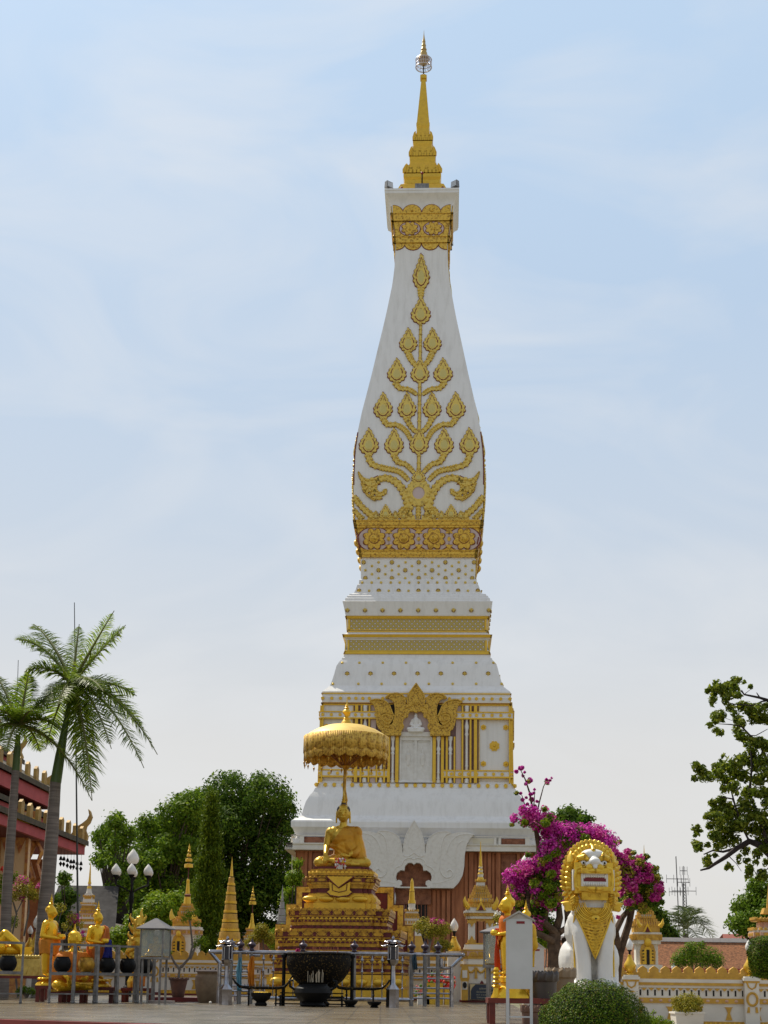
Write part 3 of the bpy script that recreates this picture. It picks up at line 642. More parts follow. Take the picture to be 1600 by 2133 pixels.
# door with two carved leaves, niche and gold pediment
dr = MB()
def db(x0, x1, y0, y1, w, mi=0, w0=0.0): band(dr, zw(y1), zw(y0), w, mi, x0=wx(x0), x1=wx(x1), n=2, w0=w0)
db(585, 850, 438, 803, .05, 0, -.02); db(592, 602, 440, 790, .16, 0); db(834, 846, 440, 790, .16, 0); db(602, 834, 438, 470, .14, 0); db(706, 726, 470, 790, .12, 0); db(596, 838, 405, 438, .22, 0); db(585, 850, 785, 803, .18, 0)
for x0_ in (612, 732):
    db(x0_, x0_ + 6, 476, 760, .09); db(x0_ + 80, x0_ + 86, 476, 760, .09); db(x0_, x0_ + 86, 476, 482, .09); db(x0_, x0_ + 86, 752, 758, .09)
    cx = wx(x0_ + 46 if x0_ < 700 else x0_ + 40); y_ = -hw(zw(600)) - .08; s = -1 if x0_ < 700 else 1
    zf = zw(745); H = zw(545) - zf
    for (a, b, ra, rb) in (((-.1, 0), (-.08, .48), .05, .09), ((.1, 0), (.08, .48), .05, .09), ((0, .42), (0, .78), .14, .19), ((0, .8), (0, .92), .09, .1), ((0, .95), (0, 1.2), .1, .015), ((-.18, .76), (-.24, .5), .06, .05), ((.18, .76), (.26, .5), .06, .05), ((-.24, .5), (.0, .56), .05, .04), ((.26, .5), (.02, .56), .05, .04)):
        dr.cap((cx + a[0] * H * .5, y_, zf + a[1] * H), (cx + b[0] * H * .5, y_, zf + b[1] * H), ra * H * .55, rb * H * .55, 0, 8)
dr.build('door', mat('door_white', (.76, .74, .70), .6, col2=(.66, .63, .58), nscale=4, bump=.01, bscale=9), STUPA)
nb_ = MB(); nb_.plate([(wx(612), zw(408)), (wx(820), zw(408)), (wx(822), zw(260)), (wx(716), zw(230)), (wx(610), zw(260))], FM, -.02, .05, 0)
nb_.build('niche', PINK, STUPA)
def seated_small(c, s):
    m = MB(); P = lambda x, y, z: (c[0] + x * s, c[1] + y * s, c[2] + z * s)
    m.cap(P(0, 0, .25), P(0, 0, .7), .2 * s, .22 * s); m.ell(P(0, 0, 1.0), (.12 * s, .13 * s, .16 * s)); m.cap(P(0, 0, .8), P(0, 0, .9), .08 * s, .08 * s); m.ell(P(0, 0, 1.18), .06 * s)
    for k in (-1, 1):
        m.cap(P(.1 * k, 0, .14), P(.5 * k, -.1, .12), .14 * s, .11 * s); m.cap(P(.5 * k, -.1, .1), P(-.1 * k, -.25, .12), .1 * s, .07 * s); m.cap(P(.24 * k, 0, .72), P(.36 * k, 0, .42), .08 * s, .07 * s); m.cap(P(.36 * k, 0, .42), P(.1 * k, -.2, .27), .07 * s, .05 * s)
    m.ell(P(0, -.05, -.03), (.55 * s, .25 * s, .12 * s)); return m
voxel(seated_small((0, -hw(zw(380)) - .2, zw(400) + .03), .82), 'niche_figure', WHITE, .03, STUPA)
def mirror(o): return o + [(-x, z) for x, z in reversed(o)]
pd = [(716, 32), (745, 65), (775, 105), (786, 140), (784, 185), (800, 190), (803, 160), (815, 130), (840, 110), (880, 102), (930, 112), (962, 137), (925, 140), (897, 165), (883, 200), (879, 250), (884, 290), (896, 330), (915, 352),
      (932, 350), (915, 335), (898, 305), (895, 285), (908, 255), (925, 210), (948, 178), (985, 158), (1040, 150), (1085, 165), (1056, 186), (1042, 215), (1032, 262), (1028, 310), (1020, 352), (1004, 388), (986, 403), (986, 436), (836, 436), (836, 403),
      (826, 385), (818, 365), (826, 345), (822, 312), (806, 292), (788, 288), (784, 262), (768, 246), (745, 240), (728, 247), (716, 252)]
tz = lambda p: (wx(p[0], p[1]) , zw(p[1]))
half = [(abs(wx(x, 300)) if x > 716 else 0.0, zw(y)) for x, y in pd]
outl = half + [(-x, z) for x, z in reversed(half[1:-1])]
pm = MB(); PF = lambda x, z, w: (x, -hw(zw(500)) - w, z)
pm.plate([(x * 1.0, z) for x, z in outl], PF, .0, .38, 0)
def arc(pts, r, mi=0, off=.38, s=(-1, 1), F_=PF, cv=None):
    for k in s:
        P = []
        qs = [Vector((cv(x, y)[0] * k, cv(x, y)[1], 0)) for x, y in pts]; n = len(qs)
        for i in range(n - 1):
            a, b, c, d = qs[max(i - 1, 0)], qs[i], qs[i + 1], qs[min(i + 2, n - 1)]
            for j in range(4):
                t = j / 4; P.append(.5 * ((2 * b) + (c - a) * t + (2 * a - 5 * b + 4 * c - d) * t * t + (3 * b - a - 3 * c + d) * t ** 3))
        P.append(qs[-1]); (pm if mi < 9 else lp).tube([F_(p.x, p.y, off) for p in P], r * (1 if mi < 9 else .55), 6, mi if mi < 9 else mi - 9)
cvp = lambda x, y: (wx(x, 300), zw(y))
arc([(716, 32), (745, 65), (775, 105), (786, 140), (784, 185)], .055, cv=cvp); arc([(803, 175), (815, 130), (840, 110), (880, 102), (930, 112), (962, 137)], .055, cv=cvp); arc([(962, 137), (925, 140), (897, 165), (883, 200), (879, 250), (884, 290), (896, 330)], .05, cv=cvp)
arc([(895, 285), (908, 255), (925, 210), (948, 178), (985, 158), (1040, 150), (1085, 165)], .055, cv=cvp); arc([(1085, 165), (1056, 186), (1042, 215), (1032, 262), (1028, 310), (1020, 352), (1004, 388)], .05, cv=cvp)
arc([(930, 352), (960, 340), (985, 310), (975, 280), (945, 275), (928, 295), (935, 320), (955, 318), (960, 303)], .06, cv=cvp); arc([(915, 270), (950, 255), (990, 265), (1005, 300), (995, 340), (960, 370), (910, 375)], .05, cv=cvp)
arc([(836, 400), (818, 365), (826, 345), (822, 312), (806, 292), (788, 288), (784, 262), (768, 246), (745, 240), (728, 247), (716, 252)], .06, cv=cvp)
arc([(860, 395), (850, 360), (860, 330), (845, 285), (820, 262), (812, 235), (790, 212), (765, 205), (745, 185), (716, 195)], .045, cv=cvp); arc([(716, 70), (745, 110), (750, 150), (735, 180), (716, 160)], .04, cv=cvp); arc([(835, 215), (850, 165), (880, 130), (915, 128)], .035, cv=cvp); arc([(945, 245), (965, 200), (1000, 178), (1040, 168)], .035, cv=cvp)
for s in (-1, 1): a, b = sorted((wx(830) * s, wx(990) * s)); pm.b2(a, b, -hw(zw(500)) - .46, -hw(zw(500)) - .3, zw(438), zw(404), 0)
dp = MB()  # dark plates put in as painted shade in the pediment openings
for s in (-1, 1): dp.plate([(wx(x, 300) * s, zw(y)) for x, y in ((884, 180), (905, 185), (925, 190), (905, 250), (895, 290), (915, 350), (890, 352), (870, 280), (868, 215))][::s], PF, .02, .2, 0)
four(dp.build('painted_shade_plate', DARK, STUPA))
four(pm.build('gold_pediment', [mat('pediment_gold', (.68, .42, .055), .45, .35, col2=(.28, .14, .02), nscale=13, bump=.05, bscale=12, fac=(.5, .6))], STUPA))

# brick stage -------------------------------------------------------
Z4 = lambda x, y: (600 + x / 3.077, 1400 + y / 3.077)
X4C = sp(*Z4(820, 1250))[0]
bx = lambda x: sp(*Z4(x, 1250))[0] - X4C
z4 = lambda y: px2z(1400 + y / 3.077)
bk = MB(); hB = hw(z4(1300)); zbt = z4(1150)
rng = random.Random(3)
for s in (-1, 1):
    for x0_, x1_, w in ((1145, 1165, .1), (1172, 1200, .18), (1206, 1222, .1), (1232, 1262, .22), (1268, 1284, .1), (1290, 1312, .16), (1320, 1334, .1), (1345, 1372, .2), (1480, 1500, .16), (1508, 1526, .1), (1000, 1022, .12), (1030, 1052, .2), (1062, 1080, .1), (940, 960, .15), (965, 985, .08)):
        a, b = sorted((bx(x0_) * s, bx(x1_) * s)); bk.b2(a, b, -hB - w, -hB + .02, -.3, z4(1152) if x0_ > 1130 else z4(1400), 0)
bk.b2(-hB - .1, hB + .1, -hB - .12, -hB, z4(1152), z4(1160), 0)
four(bk.build('brick_pilasters', BRICKT, STUPA))
for s in (-1, 1):
    bp_ = MB(); a, b = sorted((bx(1378) * s, bx(1474) * s)); bp_.b2(a, b, -hB - .06, -hB + .02, z4(1900), z4(1165), 0); four(bp_.build('carved_panel', BRICKD, STUPA))
    bp_ = MB(); a, b = sorted((bx(1378) * s, bx(1530) * s)); hz = hw(z4(1075)); bp_.b2(a, b, -hz - .03, -hz + .02, z4(1103), z4(1065), 0); four(bp_.build('vent_panel', BRICKD, STUPA))
bp_ = MB()
bp_.b2(bx(690), bx(940), -hB - .05, -hB + .02, z4(1400), z4(1225), 0)
bp_.b2(bx(695), bx(930), -hB - .1, -hB + .02, z4(1490), z4(1395), 0)
four(bp_.build('carved_lintel', BRICKD, STUPA))
dk = MB(); dk.b2(bx(735), bx(905), -hB - .02, -hB + .0, -.2, z4(1492), 0)
for i in range(7): x = bx(735) + (bx(905) - bx(735)) * (i + .5) / 7; dk.tube([(x, -hB - .05, -.2), (x, -hB - .05, z4(1492))], .025, 6, 1)
four(dk.build('base_doorway', [DARK, BRICKD], STUPA))
fz = MB(); hz = hw(z4(1075))
for y0_, y1_, w in ((1150, 1135, .35), (1135, 1112, .25), (1112, 1104, .32), (1060, 1052, .08)): fz.b2(-hz - w, hz + w, -hz - w, -hz + .05, z4(y0_), z4(y1_), 0)
for s in (-1, 1):
    for x in np.arange(1190, 1335, 12): a = bx(x) * s; fz.b2(a - .05, a + .05, -hz - .08, -hz + .02, z4(1100), z4(1065), 1)
    for x in (1345, 1360, 1545, 1180): a = bx(x) * s; fz.b2(a - .12, a + .12, -hz - .12, -hz + .02, z4(1104), z4(1062), 0)
four(fz.build('frieze', [WHITE2, mat('grille_cream', (.66, .60, .46), .6)], STUPA))
lph = [(820, 955), (840, 985), (862, 1030), (880, 1080), (889, 1140), (891, 1175), (897, 1120), (912, 1078), (945, 1045), (995, 1026), (1052, 1028), (1062, 1040), (1100, 1030), (1150, 1028), (1205, 1045), (1175, 1070), (1152, 1120), (1143, 1180), (1140, 1250), (1130, 1305), (1105, 1352), (1072, 1388), (890, 1388),
       (910, 1378), (895, 1366), (897, 1346), (915, 1338), (930, 1345), (934, 1318), (926, 1292), (903, 1276), (880, 1278), (877, 1250), (858, 1230), (835, 1228), (820, 1240)]
h4 = [(bx(x) if x > 820 else 0.0, z4(y)) for x, y in lph]; o4 = h4 + [(-x, z) for x, z in reversed(h4[1:-1])]
hP = hw(z4(1020)) + .35
lp = MB(); LF = lambda x, z, w: (x, -hP - w, z)
lp.plate(o4, LF, -.55, .12, 0); lp.b2(bx(715), bx(925), -hP - .14, -hP + .3, z4(1390), z4(1382), 0)
cv4 = lambda x, y: (bx(x), z4(y))
for pts, r in (([(820, 957), (862, 1030), (880, 1080), (889, 1140)], .05), ([(897, 1150), (912, 1078), (945, 1045), (1000, 1027), (1052, 1030)], .05), ([(1052, 1035), (1010, 1065), (992, 1130), (985, 1200), (990, 1280), (1020, 1320), (1055, 1315), (1065, 1285), (1045, 1270), (1032, 1285)], .07), ([(1200, 1047), (1130, 1045), (1080, 1065), (1045, 1110), (1025, 1170)], .05),
               ([(890, 1180), (860, 1190), (820, 1165)], .05), ([(930, 1340), (950, 1300), (935, 1262), (900, 1245), (885, 1215), (850, 1198), (820, 1208)], .05), ([(960, 1060), (930, 1100), (925, 1160), (950, 1220), (990, 1240)], .03), ([(820, 1000), (850, 1060), (855, 1120), (820, 1150)], .03),
               ([(1140, 1080), (1100, 1110), (1085, 1180), (1090, 1250), (1070, 1320), (1000, 1350), (940, 1360)], .035)):
    arc(pts, r, 9, .12, F_=LF, cv=cv4)
four(lp.build('white_pediment', CARVED, STUPA))
tr = MB()   # curled capitals at the corners of the brick stage are in the profile; pale ledge above
mr_ = MB(); 
def mirror_disc():
    m = MB(); m.lathe([(.02, 0), (.36, .0), (.38, .04), (.33, .09), (.15, .13), (.0, .14)], 24); m.xf(Matrix.Translation((bx(672), -hB - .35, z4(1455))) @ Matrix.Rotation(math.pi / 2, 4, 'X') @ Matrix.Diagonal((.8, 1.45, 1, 1))); m.build('round_mirror', mat('mirror_pale', (.7, .74, .76), .15, .6), STUPA)
mirror_disc()
# ================================================================ seated statue, its plinth, parasol and stepped backdrop
def wz(px, py, Y): return at(px, py, Y).z
def wxp(px, py, Y): return at(px, py, Y).x
def redent(w, d, k=.14):
    a, b = w * (1 - k), w * (1 - 2 * k); c, e = d * (1 - k), d * (1 - 2 * k)
    q = [(w, e), (a, e), (a, c), (b, c), (b, d)]; o = q + [(-x, y) for x, y in reversed(q)] + [(-x, -y) for x, y in q] + [(x, -y) for x, y in reversed(q)]
    return o[::-1]
IDM = lambda u, v, w: (u, v, w)
BY = 37.0; BXc = wxp(716, 1810, BY)
ZQ = lambda y: wz(716, 1640 + y / 4.328, BY - 1.0)
zt0 = ZQ(728)
PL = thing('statue_plinth', 'tall tiered gold and dark red plinth carrying the seated gold statue', 'plinth', (BXc, BY, 0))
def W3(px): return px / 4.328 * (BY - 1) / F
def teeth(mb, w, d, z, h, n, mi, k=.14, out_=.0, down=False):
    for (L_, off, ax) in ((w, d, 0), (d, w, 1)):
        for sgn in (-1, 1):
            for i in range(n):
                t = -1 + 2 * (i + .5) / n; st = 1 if abs(t) < 1 - 2 * k else (1 - k if abs(t) < 1 - k else 1 - 2 * k); u = t * L_; s = L_ / n * .92; v = sgn * (off * st + out_)
                o = [(u - s, z), (u + s, z), (u + s * .7, z + h * .6), (u, z + h), (u - s * .7, z + h * .6)]
                M = (lambda a, b, c: (a, v + c * sgn, b)) if ax == 0 else (lambda a, b, c: (v + c * sgn, a, b))
                mb.plate(o, M, -.01, .025, mi)
def hexrow(mb, w, d, z, h, n, mi, k=.14):
    for (L_, off, ax) in ((w, d, 0), (d, w, 1)):
        for sgn in (-1, 1):
            for i in range(n):
                t = -1 + 2 * (i + .5) / n; st = 1 if abs(t) < 1 - 2 * k else (1 - k if abs(t) < 1 - k else 1 - 2 * k); u = t * L_; s = L_ / n * .72; v = sgn * off * st
                M = (lambda a, b, c: (a, v + c * sgn, b)) if ax == 0 else (lambda a, b, c: (v + c * sgn, a, b))
                mb.plate([(u - s, z), (u - s * .55, z - h), (u + s * .55, z - h), (u + s, z), (u + s * .55, z + h), (u - s * .55, z + h)], M, -.01, .014, mi)
                for e in (-1, 1):
                    mb.plate([(u + s * 1.1 * e, z + h * .25), (u + s * 1.1 * e, z + h), (u + s * .7 * e, z + h)], M, -.01, .012, mi); mb.plate([(u + s * 1.1 * e, z - h * .25), (u + s * 1.1 * e, z - h), (u + s * .7 * e, z - h)], M, -.01, .012, mi)
def tierm(layers):
    m = MB()
    for w, y0, y1, mi in layers: w_ = W3(w); m.plate(redent(w_, w_ * .95), IDM, ZQ(y0), ZQ(y1), mi)
    return m
PM = [GOLDD, REDD, GOLDP]
c = tierm([(255, 728, 705, 1)]); c.build('red_cushion', PM, PL)
m = tierm([(300, 790, 768, 0), (290, 770, 740, 0), (282, 742, 728, 0), (262, 800, 790, 1)]); teeth(m, W3(290), W3(275), ZQ(768), .06, 14, 2, out_=.01); m.build('top_tier', PM, PL)
m = tierm([(300, 815, 800, 0), (318, 850, 812, 1), (312, 870, 850, 0), (300, 885, 870, 0), (292, 905, 885, 0), (280, 950, 903, 1), (292, 965, 948, 0)]); teeth(m, W3(318), W3(302), ZQ(812), .045, 16, 0); hexrow(m, W3(318), W3(302), ZQ(832), .035, 6, 0); m.build('upper_tier', PM, PL)
m = tierm([(300, 975, 960, 0)]); 
lw = [(292, 960), (300, 972), (316, 985), (328, 1000), (330, 1012), (322, 1024), (312, 1034), (306, 1042)]
for (a, ya), (b, yb) in zip(lw[:-1], lw[1:]): m.plate(redent(W3((a + b) / 2), W3((a + b) / 2) * .95), IDM, ZQ(yb), ZQ(ya), 0)
m.plate(redent(W3(328), W3(328) * .95), IDM, ZQ(1095), ZQ(1042), 0)
for s in (-.8, -.35, .1, .55): m.ell((s * W3(330), -W3(325) * .95, ZQ(1005)), (.2, .09, .08))
m.build('lotus_tier', [GOLDP, REDD, GOLDP], PL)
def bigtier(w, y, dy=1.0):
    m = tierm([(w * .98, y + 12, y, 0), (w, y + 60, y + 12, 1), (w * .985, y + 75, y + 58, 0), (w * .965, y + 95, y + 75, 1), (w * .95, y + 150, y + 95, 0), (w * .93, y + 180, y + 150, 1), (w * .97, y + 195, y + 178, 0)])
    teeth(m, W3(w), W3(w) * .95, ZQ(y + 18), .075, 20, 0); hexrow(m, W3(w), W3(w) * .95, ZQ(y + 36), .05, 9, 0); teeth(m, W3(w * .965), W3(w * .965) * .95, ZQ(y + 94), .05, 22, 2); teeth(m, W3(w * .95), W3(w * .95) * .95, ZQ(y + 180), -.0 + .09, 15, 1); teeth(m, W3(w * .95), W3(w * .95) * .95, ZQ(y + 118), .05, 26, 1)
    return m.build('ornate_tier', PM, PL)
bigtier(455, 1098); bigtier(560, 1292); bigtier(605, 1486)
m = tierm([(560, 1700, 1665, 1), (600, 1720, 1690, 0), (622, 1790, 1720, 0), (600, 1815, 1790, 0), (632, 1905, 1815, 0), (640, 1960, 1905, 1)]); m.v = [(x, y, max(z, 0.005) if z < .3 else z) for x, y, z in m.v]; m.plate(redent(W3(600), W3(600) * .95), IDM, .0, ZQ(1900), 1)
for s in (-.85, -.6, -.35, -.1, .15, .4, .65, .9): m.ell((s * W3(600), -W3(615) * .95, ZQ(1755)), (.16, .12, .1))
m.build('base_tier', [GOLDP, REDD, GOLDP], PL)
ap = MB(); AF = lambda u, v, w: (u, -W3(310) - w, v)
u = lambda x: W3(x - 640)
ap.plate([(u(520), ZQ(803)), (u(635), ZQ(900)), (u(775), ZQ(803))], AF, 0, .09, 0)
ap.plate([(u(548), ZQ(850)), (u(555), ZQ(925)), (u(528), ZQ(945)), (u(545), ZQ(968)), (u(640), ZQ(985)), (u(735), ZQ(968)), (u(757), ZQ(945)), (u(735), ZQ(925)), (u(740), ZQ(850)), (u(640), ZQ(910))], AF, -.02, .06, 0)
ap.tube([AF(u(520), ZQ(803), .09), AF(u(635), ZQ(905), .09), AF(u(775), ZQ(803), .09)], .018, 6, 1); ap.tube([AF(u(528), ZQ(948), .06), AF(u(560), ZQ(975), .06), AF(u(640), ZQ(988), .06), AF(u(725), ZQ(975), .06), AF(u(757), ZQ(948), .06)], .018, 6, 1); ap.tube([AF(u(575), ZQ(870), .07), AF(u(580), ZQ(930), .07), AF(u(640), ZQ(945), .07), AF(u(705), ZQ(930), .07), AF(u(712), ZQ(870), .07)], .012, 6, 1)
ap.build('apron_shield', [GOLDP, REDD], PL)
# stepped wing wall behind
SW = thing('stepped_backdrop', 'stair-stepped dark red backdrop with gold borders behind the tiered plinth', 'backdrop', (BXc, BY + 2.0, 0))
YB = BY + 2.0; zq = lambda y: wz(716, 1640 + y / 4.328, YB); w3 = lambda x: x / 4.328 * YB / F
def steps(g_, ex=0): 
    R_ = [(618 + ex - g_, 1960), (618 + ex - g_, 1245 - ex + g_), (525 + ex - g_, 1245 - ex + g_), (525 + ex - g_, 1062 - ex + g_), (435 + ex - g_, 1062 - ex + g_), (435 + ex - g_, 902 - ex + g_)]
    P = [(w3(x), max(zq(y), 0)) for x, y in R_]; return [(-x, z) for x, z in P] + [(x, z) for x, z in reversed(P)]
sw = MB(); SF = lambda u_, v, w: (u_, -w, v)
sw.plate(steps(0, 8)[::-1], SF, -.12, .0, 1); sw.plate(steps(0)[::-1], SF, -.02, .05, 0); sw.plate(steps(52)[::-1], SF, .0, .075, 2)
sw.build('stepped_panel', [REDD, REDD, REDD], SW)
fr = MB(); R1 = steps(0)[::-1]; R2 = steps(50)[::-1]
for i in range(len(R1) - 1): fr.plate([R1[i], R1[i + 1], R2[i + 1], R2[i]], SF, .0, .1, 0)
fr.build('gold_border', GOLDC, SW)
# seated statue -------------------------------------------------------------
def seated(vox=.014):
    b = MB()
    b.ell((0, .05, .17), (.36, .3, .2)); b.cap((0, .05, .22), (0, .02, .55), .235, .215); b.ell((0, .0, .74), (.33, .2, .28)); b.cap((-.24, .02, .9), (.24, .02, .9), .12, .12)
    b.cap((0, .02, .93), (0, -.0, 1.08), .13, .10); A_ = len(b.v)
    i0 = len(b.v); b.ell((0, -.03, 1.26), (.135, .155, .185)); b.ell((0, -.075, 1.185), (.095, .105, .10)); b.ell((0, .0, 1.33), (.14, .15, .12)); head = [(i0, len(b.v))]
    def hs(c, k=1.22): return (c[0] * k, c[1] * k, 1.09 + (c[2] - 1.06) * k)
    for s in (-1, 1):
        b.cap((s * .14, .06, .14), (s * .58, -.14, .13), .19, .15); b.ell((s * .60, -.17, .125), (.17, .16, .13))
        b.cap((s * .36, .02, .87), (s * .43, .0, .52), .115, .095); b.ell((s * .33, .02, .86), (.14, .13, .14)); b.cap((s * .08, .02, 1.0), (s * .3, .02, .9), .06, .09)
        i0 = len(b.v); b.ell((s * .143, .0, 1.25), (.022, .045, .075)); b.cap((s * .145, -.0, 1.2), (s * .15, -.01, 1.08), .024, .018)
        b.ell((s * .052, -.172, 1.275), (.034, .016, .011)); b.ell((s * .05, -.165, 1.315), (.05, .014, .008)); head.append((i0, len(b.v)))
    b.cap((.58, -.2, .1), (-.2, -.44, .13), .13, .085); b.cap((-.58, -.2, .09), (.25, -.4, .08), .13, .08); b.cap((-.2, -.44, .15), (-.38, -.42, .17), .07, .045); b.cap((.25, -.42, .07), (.42, -.38, .07), .07, .05)
    i0 = len(b.v); b.cap((0, -.175, 1.30), (0, -.2, 1.225), .016, .028); b.ell((0, -.178, 1.178), (.045, .018, .012)); b.ell((0, -.172, 1.16), (.036, .018, .011)); head.append((i0, len(b.v)))
    for a_, e_ in head:
        for i in range(a_, e_): b.v[i] = hs(b.v[i])
    b.cap((-.43, .0, .52), (-.44, -.32, .33), .095, .062); b.ell((-.44, -.4, .27), (.062, .04, .09))
    for i, (dx, l) in enumerate(((-.045, .15), (-.015, .18), (.016, .17), (.045, .13))): b.chain([(-.44 + dx, -.42, .23), (-.44 + dx * 1.15, -.445, .23 - l * .5), (-.44 + dx * 1.2, -.43, .23 - l)], [.019, .017, .013], 0, 8)
    b.chain([(-.39, -.38, .28), (-.36, -.42, .22), (-.355, -.42, .17)], [.022, .019, .015], 0, 8)
    b.cap((.43, .0, .52), (.22, -.3, .32), .09, .06); b.ell((.1, -.36, .27), (.12, .07, .035))
    for i in range(4): b.chain([(.02, -.33 - i * .03, .28), (-.06, -.335 - i * .03, .285), (-.13 + .02 * abs(i - 1), -.34 - i * .028, .275)], [.019, .017, .013], 0, 8)
    b.chain([(.12, -.4, .3), (.04, -.41, .32), (-.03, -.4, .325)], [.022, .018, .014], 0, 8)
    return b
ST = thing('seated_statue', 'large gold seated statue in a gold robe, one hand on the knee', 'statue', (BXc - .03, BY - .1, zt0 + .005 - .0), 0)
ks = W3(515) / 1.49
ST.scale = (ks, ks, ks * 1.1)
ST.location.z = ZQ(706)
voxel(seated(), 'body', GOLDB, .011, ST, 2)
rb = MB(); rb.ell((0, .05, .2), (.38, .32, .2)); rb.cap((0, .05, .22), (0, .02, .55), .255, .235); rb.ell((0, .0, .74), (.35, .22, .29)); rb.cap((-.22, .02, .9), (.26, .02, .91), .13, .135); rb.ell((.36, .02, .87), (.155, .15, .155)); rb.cap((.33, .02, .87), (.42, .02, .5), .15, .17); rb.cap((.40, .03, .55), (.47, .0, .2), .18, .19); rb.cap((.1, .02, .6), (.3, .02, .3), .24, .24); rb.cap((.45, .0, .5), (.3, -.22, .33), .12, .1); rb.cap((-.1, -.02, .52), (-.33, -.04, .55), .12, .05)
def prd(co): return ((co[:, 0] * .72 + .22 + (co[:, 2] - .9) * .0 > -.0 + (co[:, 2] - .62) * .62) | (co[:, 2] < .62)) & (co[:, 2] > .17) & (co[:, 2] < 1.02 )
def fold(co): t = co[:, 0] * .9 + co[:, 2] * 1.5; return .0042 * np.sin(t * 34 + 5 * np.sin(co[:, 0] * 3 + co[:, 2] * 4)) * (.6 + .4 * np.sin(co[:, 0] * 9 + co[:, 2] * 5)) * np.clip((1.0 - co[:, 2]) * 2.2, .25, 1)
voxel(rb, 'robe', mat('robe_gold', (.60, .29, .015), .38, .5, col2=(.42, .18, .01), nscale=2.5), .011, ST, 1, prd, fold, .008)
hr = MB(); hr.ell((0, .018, 1.385), (.185, .2, .15)); hr.ell((0, .05, 1.3), (.183, .17, .16)); hr.cap((0, .01, 1.47), (0, .01, 1.56), .10, .065)
hr.v = [(x, y, z + .03) for x, y, z in hr.v]; voxel(hr, 'hair', mat('hair_dark', (.07, .04, .02), .6, .3, bump=.006, bscale=60), .011, ST, 1, lambda co: (co[:, 1] > -.17 + (1.38 - co[:, 2]) * 1.1))
fl = MB(); fl.lathe([(.05, 1.52), (.06, 1.56), (.035, 1.58), (.048, 1.62), (.028, 1.65), (.036, 1.69), (.02, 1.72), (.026, 1.76), (.012, 1.82), (.003, 1.9)], 12); fl.v = [(x * 1.1, y * 1.1, 1.60 + (z - 1.52) * .85) for x, y, z in fl.v]; fl.build('flame_finial', GOLDB, ST)
# flowers laid in the lap
FL = thing('flower_garland', 'red and white garland hanging at the front of the gold statue lap', 'garland', (BXc + wxp(711, 1795, 36) - wxp(716, 1795, 36), BY - .75, ZQ(690)))
fb = MB(); fg = MB(); rng = random.Random(4)
for i in range(46):
    x, z = rng.uniform(-.13, .13), rng.uniform(-.06, .16); (fb if rng.random() < .6 else fg).ell((x, rng.uniform(-.05, .02), z), rng.uniform(.018, .034), 0, 7, 5)
for i in range(14): x = rng.uniform(-.11, .11); fg.tube([(x, -.03, 0), (x + rng.uniform(-.03, .03), -.05, -.12)], .011, 5)
fb.build('red_flowers', mat('petal_red', (.5, .03, .05), .6), FL); fg.build('white_flowers', mat('petal_white', (.6, .56, .52), .6), FL)
# parasol -----------------------------------------------------------------
PY = BY + .35; pz = lambda y: wz(716, y, PY); pr_ = PY / F
PA = thing('ceremonial_parasol', 'gold tiered-valance parasol with pendants above the seated statue', 'parasol', (BXc, PY, 0))
m = MB(); m.tube([(0.02, 0, ZQ(1040)), (.02, 0, pz(1700)), (-.03, 0, pz(1640)), (-.01, 0, pz(1597)), (0, 0, pz(1520))], .045, 12); m.lathe([(.045, pz(1604)), (.10, pz(1600)), (.14, pz(1596)), (.06, pz(1592)), (.05, pz(1588))], 16)
m.lathe([(.08, pz(1685)), (.05, pz(1672)), (.07, pz(1668)), (.03, pz(1650))], 12); m.build('pole', GOLDD, PA)
m = MB(); Rr = 88 * pr_; NS = 48
prof = [(.05, pz(1508)), (.25, pz(1510)), (.5, pz(1514)), (.72, pz(1521)), (.9, pz(1530)), (1.0, pz(1537))]
P = []
for r, z in prof: P.append([(Rr * r * math.cos(2 * math.pi * i / NS), Rr * r * math.sin(2 * math.pi * i / NS), z) for i in range(NS + 1)])
m.grid(P); P2 = [[(x * .995, y * .995, z - .02) for x, y, z in row] for row in P[::-1]]; m.grid(P2)
m.build('canopy', mat('canopy_gold', (.78, .55, .14), .5, .25, col2=(.65, .42, .09), nscale=3), PA)
VAL = mat('valance_gold', (.74, .47, .08), .45, .3, col2=(.40, .21, .03), nscale=13, bump=.02, bscale=22, fac=(.47, .6))
for t_, (y0, y1, rr_, sc_len) in enumerate(((1536, 1566, 1.0, .08), (1560, 1582, .995, .07))):
    m = MB(); NV = 24; 
    for k in range(NV):
        for j in range(6):
            a0 = 2 * math.pi * (k + j / 6) / NV; a1 = 2 * math.pi * (k + (j + 1) / 6) / NV; h0 = abs(math.sin(math.pi * j / 6)); h1 = abs(math.sin(math.pi * (j + 1) / 6)); R0 = Rr * (1.0 + .012 * math.sin(math.pi * (j + .5) / 6) + t_ * -.012)
            zt_ = pz(y0); zb_ = pz(y1)
            m.add([(R0 * math.cos(a0), R0 * math.sin(a0), zt_), (R0 * math.cos(a1), R0 * math.sin(a1), zt_), (R0 * 1.005 * math.cos(a1), R0 * 1.005 * math.sin(a1), zb_ - sc_len * h1), (R0 * 1.005 * math.cos(a0), R0 * 1.005 * math.sin(a0), zb_ - sc_len * h0)], [(0, 1, 2, 3)])
    o = m.build('valance', VAL, PA); s_ = o.modifiers.new('t', 'SOLIDIFY'); s_.thickness = .012
pe = MB(); pe.ell((0, 0, -.10), (.026, .026, .035), 0, 8, 6); pe.tube([(0, 0, 0), (0, 0, -.07)], .005, 4); pe.tube([(0, 0, -.13), (0, 0, -.19)], [.018, .003], 6); pme = pe.mesh('pendant', GOLDD)
